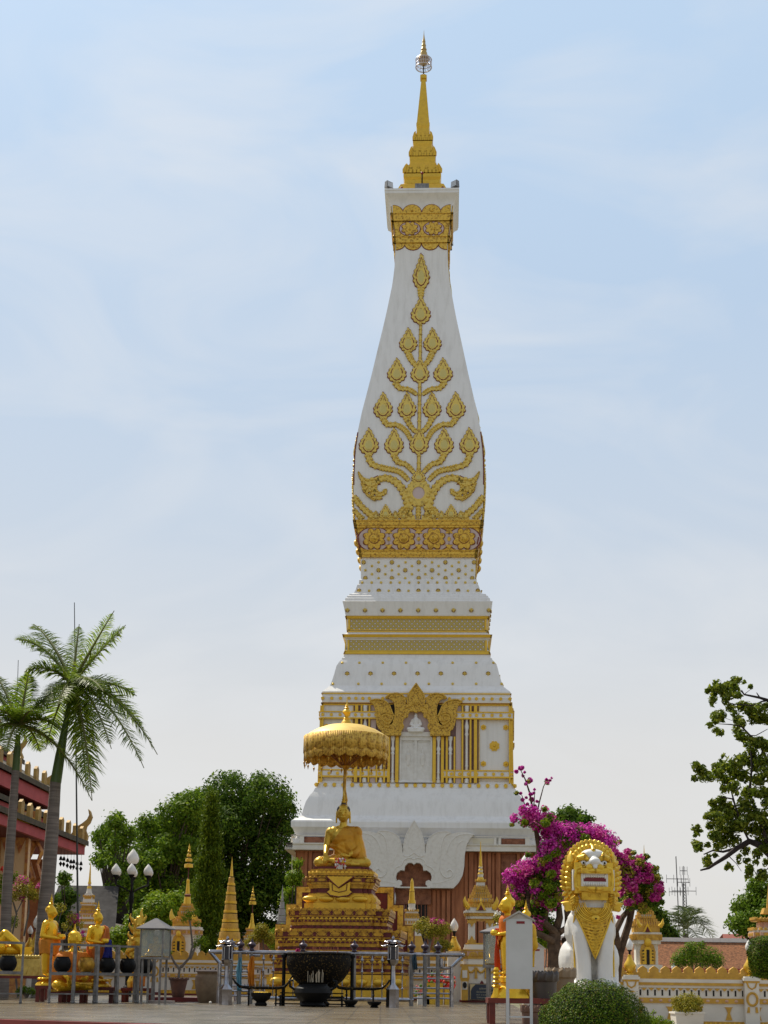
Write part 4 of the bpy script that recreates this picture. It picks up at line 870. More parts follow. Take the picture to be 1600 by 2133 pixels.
for k in range(24):
    a = 2 * math.pi * (k + .5) / 24; o = bpy.data.objects.new('pendant', pme); COL.objects.link(o); o.parent = PA; o.location = (Rr * math.cos(a), Rr * math.sin(a), pz(1584) - .03 * (k % 2))
m = MB()
for k in range(16):
    a = 2 * math.pi * k / 16; m.tube([(.06 * math.cos(a), .06 * math.sin(a), pz(1598)), (Rr * .45 * math.cos(a), Rr * .45 * math.sin(a), pz(1567)), (Rr * .9 * math.cos(a), Rr * .9 * math.sin(a), pz(1537))], .012, 5, 0)
m.build('ribs', mat('rib_brown', (.25, .10, .03), .5, .2), PA)
m = MB(); m.lathe([(.17, pz(1510)), (.13, pz(1503)), (.09, pz(1499)), (.1, pz(1497)), (.05, pz(1494)), (.06, pz(1490)), (.12, pz(1484)), (.1, pz(1480)), (.05, pz(1477)), (.07, pz(1475)), (.03, pz(1472)), (.05, pz(1470)), (.02, pz(1467)), (.012, pz(1460)), (.003, pz(1449))], 18); m.build('finial', GOLDP, PA)

# ================================================================ railing and altar things
RY = 29.0; rs = RY / F
def RX(px): return wxp(px, 2040, RY)
def RZ(py, px=700): return wz(px, py, RY)
RL = thing('steel_railing', 'polished steel railing enclosing the gold plinth, dark knobs on its posts', 'railing', (0, RY, 0))
def T_(pts, r, n=8, name='rail', m_=STEEL, mb=None):
    b = MB(); b.tube(pts, r, n); return b.build(name, m_, RL)
b = MB(); b.tube([(RX(436), 0, RZ(1986)), (RX(964), 0, RZ(1986))], .042, 12); b.ell((RX(436), 0, RZ(1986)), .045); b.ell((RX(964), 0, RZ(1986)), .045); b.build('top_rail', STEEL, RL)
T_([(RX(524), 0, .12), (RX(862), 0, .12)], .04, 10, 'bottom_rail')
for x0_, x1_ in ((455, 524), (858, 941)):
    for y in (2014, 2026, 2036, 2056, 2067, 2077):
        T_([(RX(x0_), 0, RZ(y)), (RX(x1_), 0, RZ(y))], .017, 8, 'cross_bar')
for a, b_ in (((438, 1988), (457, 2010)), ((962, 1990), (941, 2012)), ((518, 1992), (541, 1992)), ((920, 1994), (920, 2012))): T_([(RX(a[0]), 0, RZ(a[1])), (RX(b_[0]), 0, RZ(b_[1]))], .035, 8, 'brace')
def post(px, r=.04, top=1986, knob=False, m_=GREYP):
    b = MB(); b.tube([(RX(px), 0.0, 0.0), (RX(px), 0.0, RZ(top))], r, 12); p = b.build('post', STEEL if not knob else m_, RL)
    if knob:
        k = MB(); z = RZ(1986) + .02; k.lathe([(.04, z), (.05, z + .03), (.035, z + .06), (.085, z + .12), (.08, z + .15), (.035, z + .18), (.03, z + .2), (.004, z + .25)], 14, (RX(px), 0, 0)); k.build('knob', mat('knob_dark', (.05, .03, .045), .3, .3), p)
for px in (457, 941): post(px, .045, 2010)
for px in (499, 523, 630, 737, 857, 885, 912): post(px, .042, 1986, True)
for px in (481,): post(px, .035, 1986, True)
for i, px in enumerate(list(range(548, 626, 21)) + list(range(650, 735, 21)) + list(range(754, 855, 21))):
    b = MB(); z0_ = .12; b.lathe([(.012, z0_), (.012, .3), (.03, .33), (.012, .36), (.012, .62), (.028, .65), (.012, .68), (.012, RZ(2000) - .04), (.035, RZ(2000)), (.012, RZ(2000) + .05), (.012, RZ(1988))], 10, (RX(px), 0, 0)); b.build('baluster', STEEL, RL)
for px in (457, 941, 523, 857):      # the railing also runs back on both sides
    pass
for px in (457, 941):
    T_([(RX(px), 0, RZ(2012)), (RX(px), 10, RZ(2012))], .035, 8, 'side_rail'); T_([(RX(px), 0, .5), (RX(px), 10, .5)], .017, 8, 'side_rail')
    for q_ in (3.3, 6.6, 10): T_([(RX(px), q_, 0), (RX(px), q_, RZ(2012))], .035, 8, 'side_post')
# cloth bands tied to the posts
def ribbon(px, y0, y1, col, label, wd=.075, Y=RY - .06):
    m = MB(); x = wxp(px, 2030, Y); P = []
    zt_, zb_ = wz(px, y0, Y), wz(px, y1, Y); N_ = 14
    for j in range(N_ + 1):
        t = j / N_; z = zt_ + (zb_ - zt_) * t; w = wd * (.45 + .55 * min(1, t * 3)) * (1 - .15 * t); P.append([(x + w * (i / 6 - .5) * 2 + .01 * math.sin(5 * t + px), Y + .02 * math.sin(i * 2.3 + 4 * t) - .015, z) for i in range(7)])
    m.grid(P); o = m.build('cloth_band', mat('cloth_' + label.split()[0], col, .75, col2=tuple(c * .7 for c in col), nscale=6, transl=.2)); s_ = o.modifiers.new('t', 'SOLIDIFY'); s_.thickness = .006
    tag(o, label, 'cloth band', 'cloth bands tied to the railing')
ribbon(499, 1995, 2064, (.16, .40, .52), 'pale blue cloth band hanging from a post at left of the railing', .055)
ribbon(524, 1992, 2056, (.70, .24, .01), 'orange cloth band tied down a railing post beside the blue one', .07)
ribbon(864, 1988, 2020, (.05, .10, .14), 'dark blue cloth band tied to the right railing post', .05)
ribbon(620, 1976, 1992, (.55, .02, .16), 'pink cloth band knotted round the post above the cauldron', .05)
# cauldron -----------------------------------------------------------------
CY = 27.6; cx = wxp(664, 2030, CY); CZ = lambda y: wz(664, y, CY)
CA = thing('incense_cauldron', 'huge dark bronze cauldron of incense ash standing before the railing', 'cauldron', (cx, CY, 0))
k_ = CY / F
m = MB(); m.lathe([(.12, CZ(2062)), (.3, CZ(2056)), (.46, CZ(2042)), (.56, CZ(2026)), (.61, CZ(2010)), (.62, CZ(1998)), (.60, CZ(1990)), (.62, CZ(1987)), (.60, CZ(1984)), (.57, CZ(1986)), (.56, CZ(1994)), (.0, CZ(1994))], 40, cap=False); m.build('bowl', BRONZE, CA)
m = MB(); m.lathe([(.20, 0), (.22, .05), (.14, .12), (.13, CZ(2060)), (.0, CZ(2060))], 20); m.build('foot', BRONZE, CA)
m = MB(); m.lathe([(.0, CZ(1992)), (.55, CZ(1991)), (.56, CZ(1994))], 30, cap=False)
m.build('ash', mat('ash', (.30, .28, .25), .9, bump=.01), CA)
for x in (-.66, .63):
    m = MB(); m.tube([(x, 0, 0), (x, 0, CZ(1993))], .035, 10); m.lathe([(.05, CZ(1995)), (.06, CZ(1990)), (.04, CZ(1986))], 10, (x, 0, 0)); m.build('stand_post', BLACK, CA)
JO = thing('joss_bundle', 'yellow flowers and joss sticks standing in the cauldron ash', 'incense', (cx - .35, CY, CZ(1990)))
m = MB(); rng = random.Random(5)
for i in range(30): m.ell((rng.uniform(-.1, .12), rng.uniform(-.1, .1), rng.uniform(0, .04)), .024, 0, 6, 4)
m.build('flower_heap', mat('marigold', (.75, .30, .01), .7), JO)
m = MB()
for i in range(20): x, y = rng.uniform(.2, .7), rng.uniform(-.2, .2); m.tube([(x, y, -.02), (x + .01, y, .16)], .003, 4)
m.build('sticks', mat('joss', (.35, .12, .05), .8), JO)
# small incense pot in front
PT = thing('incense_pot', 'black round incense pot with flared rim in front of the cauldron', 'pot', (wxp(652, 2060, 26.8), 26.8, 0))
kz = lambda y: max(0, wz(652, y, 26.8))
m = MB(); m.lathe([(.2, 0.0), (.24, .03), (.2, .08), (.3, .16), (.35, .25), (.33, .33), (.27, .38), (.26, .41), (.31, .44), (.29, .44), (.24, .40), (0, .40)], 30, cap=False); m.build('bowl', BLACK, PT)
for s in (-1, 1): m = MB(); m.tube([(s * .33, 0, .3), (s * .42, 0, .36), (s * .43, 0, .46), (s * .36, 0, .47)], .022, 8); m.build('handle', BLACK, PT)
m = MB()
for i in range(16): x, y = rng.uniform(-.2, .2), rng.uniform(-.12, .12); m.tube([(x, y, .38), (x + rng.uniform(-.02, .02), y, .38 + rng.uniform(.08, .3))], .005, 4)
m.build('joss_sticks', mat('joss_pale', (.5, .42, .3), .8), PT)
# boat-shaped candle racks
def rack(px0, px1, py, Y, label, flip):
    x0_, x1_ = wxp(px0, py, Y), wxp(px1, py, Y); z = wz((px0 + px1) / 2, py, Y); r = thing('candle_rack', label, 'candle rack', ((x0_ + x1_) / 2, Y, 0), 0, 'boat shaped candle racks')
    w = (x1_ - x0_) / 2; m = MB(); pts = [(-w, 0, z + .17), (-w * .9, 0, z + .09), (-w * .75, 0, z + .02), (-w * .5, 0, z), (w * .5, 0, z), (w * .72, 0, z + .02), (w * .85, 0, z + .1), (w * .95, 0, z + .2), (w, 0, z + .24)]
    if flip: pts = [(-x, y, q_) for x, y, q_ in pts][::-1]
    m.tube(pts, [.012, .02, .026, .028, .028, .026, .02, .016, .02], 8); m.build('boat_bar', BRONZE, r)
    m = MB()
    for i in range(26): x = -w * .6 + w * 1.2 * i / 25; m.tube([(x, 0, z + .02), (x, 0, z + .07)], [.008, .003], 5)
    m.build('spikes', BLACK, r)
    for s in (-.45, .45): m = MB(); m.tube([(s * w, 0, 0), (s * w, 0, z)], .016, 8); m.lathe([(.016, z * .6), (.03, z * .65), (.016, z * .7)], 8, (s * w, 0, 0)); m.build('leg', BLACK, r)
rack(484, 610, 2058, 27.2, 'boat shaped black candle rack left of the cauldron', False); rack(688, 812, 2060, 27.2, 'boat shaped black candle rack right of the cauldron', True)
def slab_stack(px0, px1, Y, n, label):
    x0_, x1_ = wxp(px0, 2080, Y), wxp(px1, 2080, Y); r = thing('step_rack', label, 'rack', ((x0_ + x1_) / 2, Y, 0), 0, 'low slatted racks beside the incense pot')
    for i in range(n): m = MB(); w = (x1_ - x0_) / 2 * (1 - .09 * i); m.box((0, .1 * i, .04 + .065 * i), (w * 2, .1, .022)); m.build('slat', BRONZE, r)
    for s in (-.8, .8): m = MB(); m.box((s * (x1_ - x0_) / 2 * .8, .12, .1), (.03, .4, .2)); m.build('side_bracket', BLACK, r)
slab_stack(572, 640, 27.3, 4, 'low dark slatted rack left of the incense pot'); slab_stack(668, 722, 27.3, 4, 'low dark slatted rack right of the incense pot')
def basin(px, Y, r_, h, label, fl_=False, nm='black_basin'):
    r = thing(nm, label, 'basin', (wxp(px, 2080, Y), Y, 0)); m = MB(); m.lathe([(r_ * .55, 0), (r_ * .6, .03 * h / .2), (r_ * .45, .06 * h / .2), (r_ * .8, h * .5), (r_, h * .85), (r_ * .98, h), (r_ * .85, h), (r_ * .8, h * .85), (0, h * .8)], 24, cap=False); m.build('bowl', BLACK, r)
    if fl_:
        m = MB()
        for i in range(24): m.ell((rng.uniform(-.6, .6) * r_, rng.uniform(-.5, .5) * r_, h * .95), .028, 0, 6, 4)
        m.build('offering_flowers', mat('yellow_petal', (.75, .48, .02), .7), r)
basin(544, 26.9, .19, .24, 'black metal basin of yellow flowers on the tiles left of the rack', True)
basin(731, 26.6, .13, .13, 'squat black basin right of the incense pot'); basin(780, 26.5, .13, .11, 'low black basin by the foot of the right lantern post')
# lantern posts
def lantern(px, Y, label):
    r = thing('lantern_post', label, 'lantern', (wxp(px, 2060, Y), Y, 0), 0, 'steel lantern posts before the railing'); zz = lambda y: max(0, wz(px, y, Y))
    m = MB(); m.lathe([(.12, 0), (.12, .03), (.115, zz(2063)), (.125, zz(2061)), (.06, zz(2052)), (.05, zz(2050)), (.042, zz(2020)), (.042, zz(2010))], 6); m.build('post', STEEL, r)
    m = MB(); m.lathe([(.042, zz(2012)), (.09, zz(2006)), (.11, zz(1999)), (.1, zz(1998))], 6); m.build('cup', STEEL, r)
    m = MB(); m.lathe([(.085, zz(1999)), (.085, zz(1972))], 6); m.build('glass_box', mat('lantern_glass', (.02, .02, .03), .1, .2), r)
    for k in range(6):
        a = math.pi / 3 * k; m = MB(); m.tube([(.09 * math.cos(a), .09 * math.sin(a), zz(1999)), (.09 * math.cos(a), .09 * math.sin(a), zz(1971))], .01, 5); m.build('frame_bar', STEEL, r)
    for (y0, w, hh) in ((1972, .2, .05), (1963, .14, .04)):
        m = MB()
        z = zz(y0); P = []
        for rr_, dz in ((1, .012), (.9, 0), (.6, hh * .6), (.3, hh), (.02, hh * 1.2)): P.append([(w * rr_ * (1 + .12 * math.cos(6 * t)) * math.cos(t), w * rr_ * (1 + .12 * math.cos(6 * t)) * math.sin(t), z + dz + .02 * max(0, math.cos(6 * t)) * rr_) for t in np.linspace(0, 2 * math.pi, 49)])
        m.grid(P); o = m.build('cap', STEEL, r); s_ = o.modifiers.new('t', 'SOLIDIFY'); s_.thickness = .008
    m = MB(); m.lathe([(.05, zz(1971)), (.05, zz(1962)), (.02, zz(1958)), (.03, zz(1954)), (.004, zz(1949))], 12); m.build('finial', STEEL, r)
lantern(471, 27.5, 'steel six sided lantern post at the left end of the railing'); lantern(818, 26.6, 'steel six sided lantern post right of the cauldron')
# big stone jar, clay pot shrub
JR = thing('stone_jar', 'wide weathered brown stone jar left of the railing', 'jar', (wxp(433, 2060, 30), 30, 0)); m = MB()
jz = lambda y: max(0, wz(433, y, 30)); m.lathe([(.17, 0), (.2, .05), (.25, .25), (.27, .42), (.26, .52), (.22, jz(2030)), (.23, jz(2026)), (.25, jz(2024)), (.24, jz(2020)), (.2, jz(2021)), (.0, jz(2026))], 30, cap=False); m.build('body', STONEJ, JR); m = MB(); m.lathe([(0, .0), (.25, .0), (.27, .02), (.24, .045), (0, .05)], 26, (0, 0, jz(2025))); m.build('lid', mat('pale_lid', (.42, .34, .30), .7, col2=(.3, .24, .2)), JR)
for o in (PL, SW): o.rotation_euler.z = R(-5)
# ================================================================ shrines, spires, walls, lamps
def layered(name, label, cat, px, Y, scale, x0, y0, groups, group=None, z0=0.0, rz=-YAW, k=.14):
    """square tiers: groups = {part: [(half px, ytop, ybottom, half2 px or None, mat, teeth)]} in a zoomed view's pixels"""
    X = wxp(px, 2000, Y); t = thing(name, label, cat, (X, Y, 0), rz, group); u_ = Y / F / scale
    zz = lambda y: max(z0, wz(px, y0 + y / scale, Y))
    for part, L in groups.items():
        m = MB()
        for l in L:
            h, ya, yb, h2, mi, tt = l
            if tt == 'round': m.lathe([((h2 or h) * u_, zz(yb)), (h * u_, zz(ya))], 16, mi=mi)
            elif h2: m.lathe([(h2 * u_, zz(yb)), (h * u_, zz(ya))], sq=True, mi=mi)
            else: m.plate(redent(h * u_, h * u_, k), IDM, zz(yb), zz(ya), mi)
            if isinstance(tt, int) and tt: teeth(m, h * u_, h * u_, zz(ya) - .01, (zz(ya) - zz(yb)) * .55 + .04, tt, 0, k)
            if tt == 'hex': hexrow(m, h * u_, h * u_, (zz(ya) + zz(yb)) / 2, (zz(ya) - zz(yb)) * .32, 5, 0, k)
        m.build(part, CM, t)
    return t, u_, zz
CM = [OCHRE, WHITE2, mat('faded_rose', (.58, .30, .20), .7, col2=(.66, .48, .34), nscale=6), DARK, GOLDP, mat('weathered_grey', (.36, .34, .32), .8, col2=(.22, .21, .2), nscale=3), REDD]
def bands(h0, h1, ya, yb, n, mats=(1, 0, 2)):
    L = []
    for i in range(n):
        a = ya + (yb - ya) * i / n; b = ya + (yb - ya) * (i + 1) / n; h = h0 + (h1 - h0) * (i + .5) / n; L += [(h * 1.06, a, a + (b - a) * .35, None, mats[i % len(mats)], 7 if i % 2 == 0 else 0), (h * .94, a + (b - a) * .35, b, None, mats[(i + 1) % len(mats)], 'hex')]
    return L
needle = lambda x: [(1.5, 430, 560, 9, 4, 'round'), (9, 560, 620, 12, 4, 'round')]
layered('shrine_spire', 'slim white and gold tiered shrine spire rising behind the orange robed statues', 'shrine', 179, 57, 4.571, 0, 1700, {
    'needle': [(1, 430, 560, 9, 4, 'round'), (8, 560, 625, 12, 4, 'round')], 'bulb_rings': [(14, 625, 645, 18, 4, 'round'), (12, 645, 668, 16, 2, 'round'), (18, 668, 690, 24, 4, 'round'), (20, 690, 735, 28, 1, 'round')],
    'bell': [(32, 738, 790, 44, 1, 0), (44, 790, 838, 48, 1, 0), (46, 770, 790, None, 0, 6)], 'tiers': bands(58, 68, 838, 1010, 4) + [(92, 1005, 1030, None, 1, 8), (84, 1030, 1065, None, 2, 'hex')], 'body': bands(74, 78, 1065, 1300, 4, (1, 1, 2)) + [(80, 1300, 1700, None, 1, 0)]})
t, u_, zz = layered('umbrella_shrine', 'white and gold shrine topped by a five tiered umbrella, left of the cypress', 'shrine', 386, 55, 4.571, 300, 1700, {
    'bud': [(10, 600, 615, 16, 4, 'round'), (16, 615, 640, 14, 4, 'round'), (14, 640, 740, 22, 4, 'round'), (27, 742, 752, None, 2, 0), (24, 752, 768, None, 6, 0)], 'neck': [(30, 770, 850, 38, 4, 'round')],
    'roof_tiers': [(44, 855, 880, None, 1, 6), (52, 880, 905, None, 2, 7), (62, 905, 940, None, 1, 7), (74, 940, 980, None, 0, 8), (90, 980, 1010, None, 2, 8), (118, 1010, 1050, None, 0, 9)], 'cornice': [(138, 1055, 1075, None, 1, 0), (148, 1075, 1085, None, 1, 0), (140, 1085, 1130, None, 2, 'hex'), (128, 1130, 1150, None, 1, 0)],
    'body': [(122, 1150, 1500, None, 1, 0), (138, 1500, 1720, None, 1, 0)]})
m = MB()
for (y, h, th) in ((490, 42, 32), (432, 33, 26), (385, 22, 22), (345, 14, 20), (315, 10, 18)): m.lathe([(h * u_, zz(y)), (h * u_ * .97, zz(y - th)), (h * u_ * .2, zz(y - th - 8))], 20, mi=4)
m.lathe([(10 * u_, zz(300)), (1 * u_, zz(262))], 10, mi=4); m.tube([(0, 0, zz(600)), (0, 0, zz(300))], 4 * u_, 8, 6); m.build('tiered_umbrella', CM, t)
for s in (-1, 1):
    m = MB(); m.tube([(s * 95 * u_, -.8, zz(990)), (s * 108 * u_, -.8, zz(960)), (s * 112 * u_, -.8, zz(925)), (s * 108 * u_, -.8, zz(895))], [.12, .09, .05, .01], 8, 4); m.build('corner_horn', CM, t)
def archwin(t, u_, zz, cx, y0, y1, hw_, front):
    m = MB(); AF_ = lambda a, b, c: (a, -front - c, b); H = zz(y0) - zz(y1)
    o = [(cx - hw_, 0), (cx + hw_, 0), (cx + hw_ * 1.05, .55), (cx + hw_ * .8, .8), (cx, 1.0), (cx - hw_ * .8, .8), (cx - hw_ * 1.05, .55)]; m.plate([(x * u_, zz(y1) + y * H) for x, y in o], AF_, -.02, .08, 0)
    o = [(cx - hw_ * .72, .02), (cx + hw_ * .72, .02), (cx + hw_ * .75, .5), (cx, .86), (cx - hw_ * .75, .5)]; m.plate([(x * u_, zz(y1) + y * H) for x, y in o], AF_, 0, .11, 4)
    m.plate([((cx - hw_ * .2) * u_, zz(y1)), ((cx + hw_ * .2) * u_, zz(y1)), ((cx + hw_ * .2) * u_, zz(y1) + H * .62), ((cx - hw_ * .2) * u_, zz(y1) + H * .62)], AF_, 0, .125, 3)
    for s in (-1, 1):
        for i in range(4): m.plate([((cx + s * hw_ * .52) * u_, zz(y1) + H * (.15 + .13 * i)), ((cx + s * hw_ * .85) * u_, zz(y1) + H * (.18 + .13 * i)), ((cx + s * hw_ * .52) * u_, zz(y1) + H * (.22 + .13 * i))][::s], AF_, 0, .13, 3)
    m.ell((cx * u_, -front - .12, zz(y1) + H * .92), (.1, .06, .12), 4); m.build('arched_window', CM, t)
archwin(t, u_, zz, -44 + 0, 1110, 1335, 62, 122 * u_)
t, u_, zz = layered('tiered_cone', 'tall gold cone of stacked rings right of the cypress', 'cone spire', 477, 52, 4.571, 300, 1700, {'tip': [(.5, 385, 570, 16, 4, 'round'), (17, 570, 585, 18, 4, 'round')]})
for i, (h, ya, yb) in enumerate(((28, 587, 662), (40, 672, 748), (50, 757, 835), (58, 843, 922), (70, 932, 1012), (82, 1020, 1098), (104, 1106, 1195), (118, 1202, 1290), (120, 1292, 1700))):
    m = MB(); m.lathe([(h * u_ * .98, zz(yb)), (h * u_, zz(yb) + .03), (h * u_ * .93, zz(ya)), (h * u_ * .7, zz(ya) + .02)], 24, mi=0)
    for q_ in range(24): a = 2 * math.pi * q_ / 24; m.plate([(-.05, zz(yb)), (.05, zz(yb)), (.05, zz(yb) + .06), (0, zz(yb) + .1), (-.05, zz(yb) + .06)], lambda A, B_, C_: ((h * u_ + C_) * math.cos(a) - A * math.sin(a), (h * u_ + C_) * math.sin(a) + A * math.cos(a), B_), -.02, .02, 4)
    m.build('ring', CM, t)
    m = MB(); m.lathe([(h * u_ * .8, zz(ya) - .01), (h * u_ * .8, zz(ya - 12))], 20, mi=3); m.build('dark_gap', CM, t)
t, u_, zz = layered('small_umbrella_shrine', 'small gold shrine with a tiered umbrella right of the gold cone', 'shrine', 523, 62, 4.571, 300, 1700, {'bud': [(6, 925, 940, 12, 4, 'round'), (10, 940, 1020, 20, 4, 'round')], 'bell': [(22, 1022, 1078, 38, 4, 'round')], 'tiers': bands(44, 66, 1080, 1200, 3, (2, 0, 1)), 'body': [(70, 1200, 1700, None, 2, 0)]})
m = MB()
for (y, h, th) in ((842, 35, 28), (800, 25, 20), (765, 17, 18), (735, 11, 16), (712, 7, 14)): m.lathe([(h * u_, zz(y)), (h * u_ * .97, zz(y - th)), (h * u_ * .2, zz(y - th - 6))], 18, mi=4)
m.lathe([(6 * u_, zz(700)), (1 * u_, zz(665))], 10, mi=4); m.tube([(0, 0, zz(925)), (0, 0, zz(700))], 4 * u_, 8, 6); m.build('tiered_umbrella', CM, t)
layered('grey_spire', 'thin weathered grey stone spire left of the stepped plinth', 'spire', 585, 58, 4.571, 300, 1700, {'needle': [(.5, 650, 810, 13, 5, 'round')], 'rings': [(20, 815, 880, 24, 5, 'round'), (30, 885, 945, 35, 5, 'round'), (40, 950, 1005, 44, 5, 'round')], 'body': [(44, 1010, 1700, None, 5, 0)]})
layered('bud_shrine', 'short white shrine with a plain gold bud finial in front of the brick base', 'shrine', 857, 46, 4.571, 780, 1740, {'bud': [(3, 410, 440, 14, 4, 'round'), (14, 440, 520, 20, 4, 'round'), (22, 520, 535, 24, 4, 'round'), (24, 540, 620, 28, 4, 'round'), (34, 620, 650, 36, 4, 'round')],
    'neck': [(34, 652, 690, 30, 1, 'round'), (36, 690, 725, 34, 1, 'round')], 'tiers': [(60, 725, 745, None, 1, 6), (66, 745, 775, None, 0, 'hex'), (58, 775, 790, None, 1, 0), (66, 790, 812, None, 1, 6), (60, 812, 850, None, 1, 'hex')], 'flared_base': [(62, 850, 900, 80, 0, 0), (82, 900, 960, 92, 1, 0), (95, 960, 1180, 150, 0, 0), (150, 1180, 1500, None, 0, 0)]})
t, u_, zz = layered('open_shrine', 'open white and gold shrine with a needle spire, in front of the brick base', 'shrine', 1001, 36, 4.571, 780, 1740, {'needle': [(2, 60, 140, 6, 4, 'round'), (6, 140, 285, 15, 4, 'round')], 'bulb_rings': [(12, 285, 300, 20, 4, 'round'), (20, 300, 318, 14, 1, 'round'), (14, 318, 335, 24, 4, 'round'), (24, 335, 352, 18, 1, 'round'), (20, 352, 372, 30, 4, 'round'), (28, 372, 400, 24, 1, 'round'), (26, 400, 436, 36, 4, 'round')],
    'bell': [(44, 438, 450, None, 0, 6), (38, 450, 500, 46, 1, 0), (52, 500, 520, None, 1, 7), (58, 520, 545, None, 0, 7)], 'roof_tiers': [(68, 545, 572, None, 1, 8), (78, 572, 600, None, 2, 8), (95, 600, 640, None, 1, 9), (110, 640, 680, None, 0, 9), (138, 690, 725, None, 1, 12)],
    'cornice': [(158, 725, 745, None, 1, 0), (150, 745, 775, None, 0, 'hex'), (138, 775, 800, None, 1, 0), (126, 800, 815, None, 0, 12)],
    'upper_base': [(138, 1030, 1045, None, 0, 0), (152, 1045, 1072, None, 1, 0), (160, 1072, 1092, None, 1, 0), (184, 1092, 1105, None, 0, 0), (178, 1105, 1150, None, 2, 'hex'), (172, 1150, 1180, None, 0, 12), (164, 1180, 1232, None, 1, 0)], 'lower_base': [(190, 1232, 1252, None, 0, 0), (182, 1252, 1570, None, 1, 0), (196, 1570, 1640, None, 6, 0)]})
for sx in (-1, 1):
    for sy in (-1, 1):
        m = MB(); x, y = sx * 84 * u_, sy * 84 * u_; W_ = 36 * u_
        m.box((x, y, (zz(1030) + zz(812)) / 2), (W_ * 1.7, W_ * 1.7, zz(812) - zz(1030)), 1); m.box((x, y, (zz(840) + zz(812)) / 2), (W_ * 2.2, W_ * 2.2, zz(812) - zz(840)), 0); m.box((x, y, (zz(1030) + zz(1000)) / 2), (W_ * 2.1, W_ * 2.1, zz(1000) - zz(1030)), 0)
        m.plate([(x - W_ * .6, zz(840)), (x + W_ * .6, zz(840)), (x, zz(880))][::-1], lambda a, b, c: (a, y - W_ * .86 - c, b), -.01, .02, 0); m.plate([(x - W_ * .6, zz(1000)), (x + W_ * .6, zz(1000)), (x, zz(960))], lambda a, b, c: (a, y - W_ * .86 - c, b), -.01, .02, 0); m.build('column', CM, t)
m = MB(); gF = lambda a, b, c: (a, -150 * u_ - c, b)
m.plate([(-48 * u_, zz(722)), (48 * u_, zz(722)), (0, zz(630))], gF, -.03, .06, 4); m.plate([(-26 * u_, zz(722)), (26 * u_, zz(722)), (0, zz(668))], gF, 0, .075, 6); m.tube([(0, -150 * u_, zz(635)), (0, -150 * u_, zz(600))], [.04, .005], 6, 4); m.build('gable', CM, t)
for s in (-1, 1): m = MB(); m.tube([(s * 112 * u_, -110 * u_, zz(700)), (s * 140 * u_, -120 * u_, zz(665)), (s * 152 * u_, -125 * u_, zz(630)), (s * 148 * u_, -125 * u_, zz(590))], [.08, .07, .045, .006], 8, 4); m.build('corner_horn', CM, t)
m = MB(); sF = lambda a, b, c: (a, -182 * u_ - c, b)
for c0 in (-92, 0, 92):
    pts = [sF((c0 - 44 + 88 * i / 8) * u_, zz(1262 + 46 * math.sin(math.pi * i / 8)), .02) for i in range(9)]; m.tube(pts, .028, 6, 0)
    m.plate([((c0 + 40) * u_, zz(1260)), ((c0 + 52) * u_, zz(1260)), ((c0 + 60) * u_, zz(1365)), ((c0 + 32) * u_, zz(1365))], sF, 0, .04, 0)
m.build('swags', CM, t)
m = MB(); nF = lambda a, b, c: (a, -190 * u_ - c, b)
for dx in (-150,):
    m.plate([((dx - 30) * u_, zz(1570)), ((dx + 30) * u_, zz(1570)), ((dx + 30) * u_, zz(1400)), ((dx + 45) * u_, zz(1360)), ((dx + 28) * u_, zz(1240)), ((dx - 28) * u_, zz(1240)), ((dx - 45) * u_, zz(1360)), ((dx - 30) * u_, zz(1400))], nF, -.02, .14, 0)
    m.plate([((dx - 22) * u_, zz(1360)), ((dx + 22) * u_, zz(1360)), ((dx + 22) * u_, zz(1290)), ((dx - 22) * u_, zz(1290))], nF, 0, .16, 1); m.ell(nF(dx * u_, zz(1428), .16), (.05, .03, .075), 3); m.plate([((dx - 24) * u_, zz(1470)), ((dx + 24) * u_, zz(1470)), ((dx + 24) * u_, zz(1395)), ((dx - 24) * u_, zz(1395))], nF, 0, .15, 1); m.ell(nF(dx * u_, zz(1428), .17), (.05, .03, .075), 3)
m.build('lantern_niche', CM, t)
# blue dedication plaque with gold Thai lettering
sg = thing('dedication_plaque', 'dark blue arched plaque with faded gold lettering at the foot of the open shrine', 'plaque', (0, 0, 0)); YS = 36 - 182 * u_ - .08
sz = lambda y: wz(1005, 2040 + y / 22.857, YS); sx_ = lambda x: wxp(970 + x / 22.857, 2070, YS)
m = MB(); m.b2(sx_(190), sx_(1420), YS, YS + .05, sz(985), sz(205), 0); m.b2(sx_(215), sx_(1395), YS - .006, YS + .01, sz(965), sz(230), 1); m.plate([(sx_(245), sz(960)), (sx_(1365), sz(960)), (sx_(1365), sz(560)), (sx_(1290), sz(400)), (sx_(1140), sz(245)), (sx_(470), sz(245)), (sx_(320), sz(400)), (sx_(245), sz(560))], lambda a, b, c: (a, YS - c, b), 0, .012, 2)
m.build('board', [mat('plaque_frame', (.16, .10, .06), .6), mat('plaque_gold', (.60, .48, .25), .6), mat('plaque_blue', (.022, .032, .055), .5)], sg)
m = MB(); m.plate([(sx_(680), sz(215)), (sx_(865), sz(215)), (sx_(850), sz(140)), (sx_(770), sz(50)), (sx_(700), sz(140))], lambda a, b, c: (a, YS - c, b), 0, .02, 0); m.build('lotus_crest', REDD, sg)
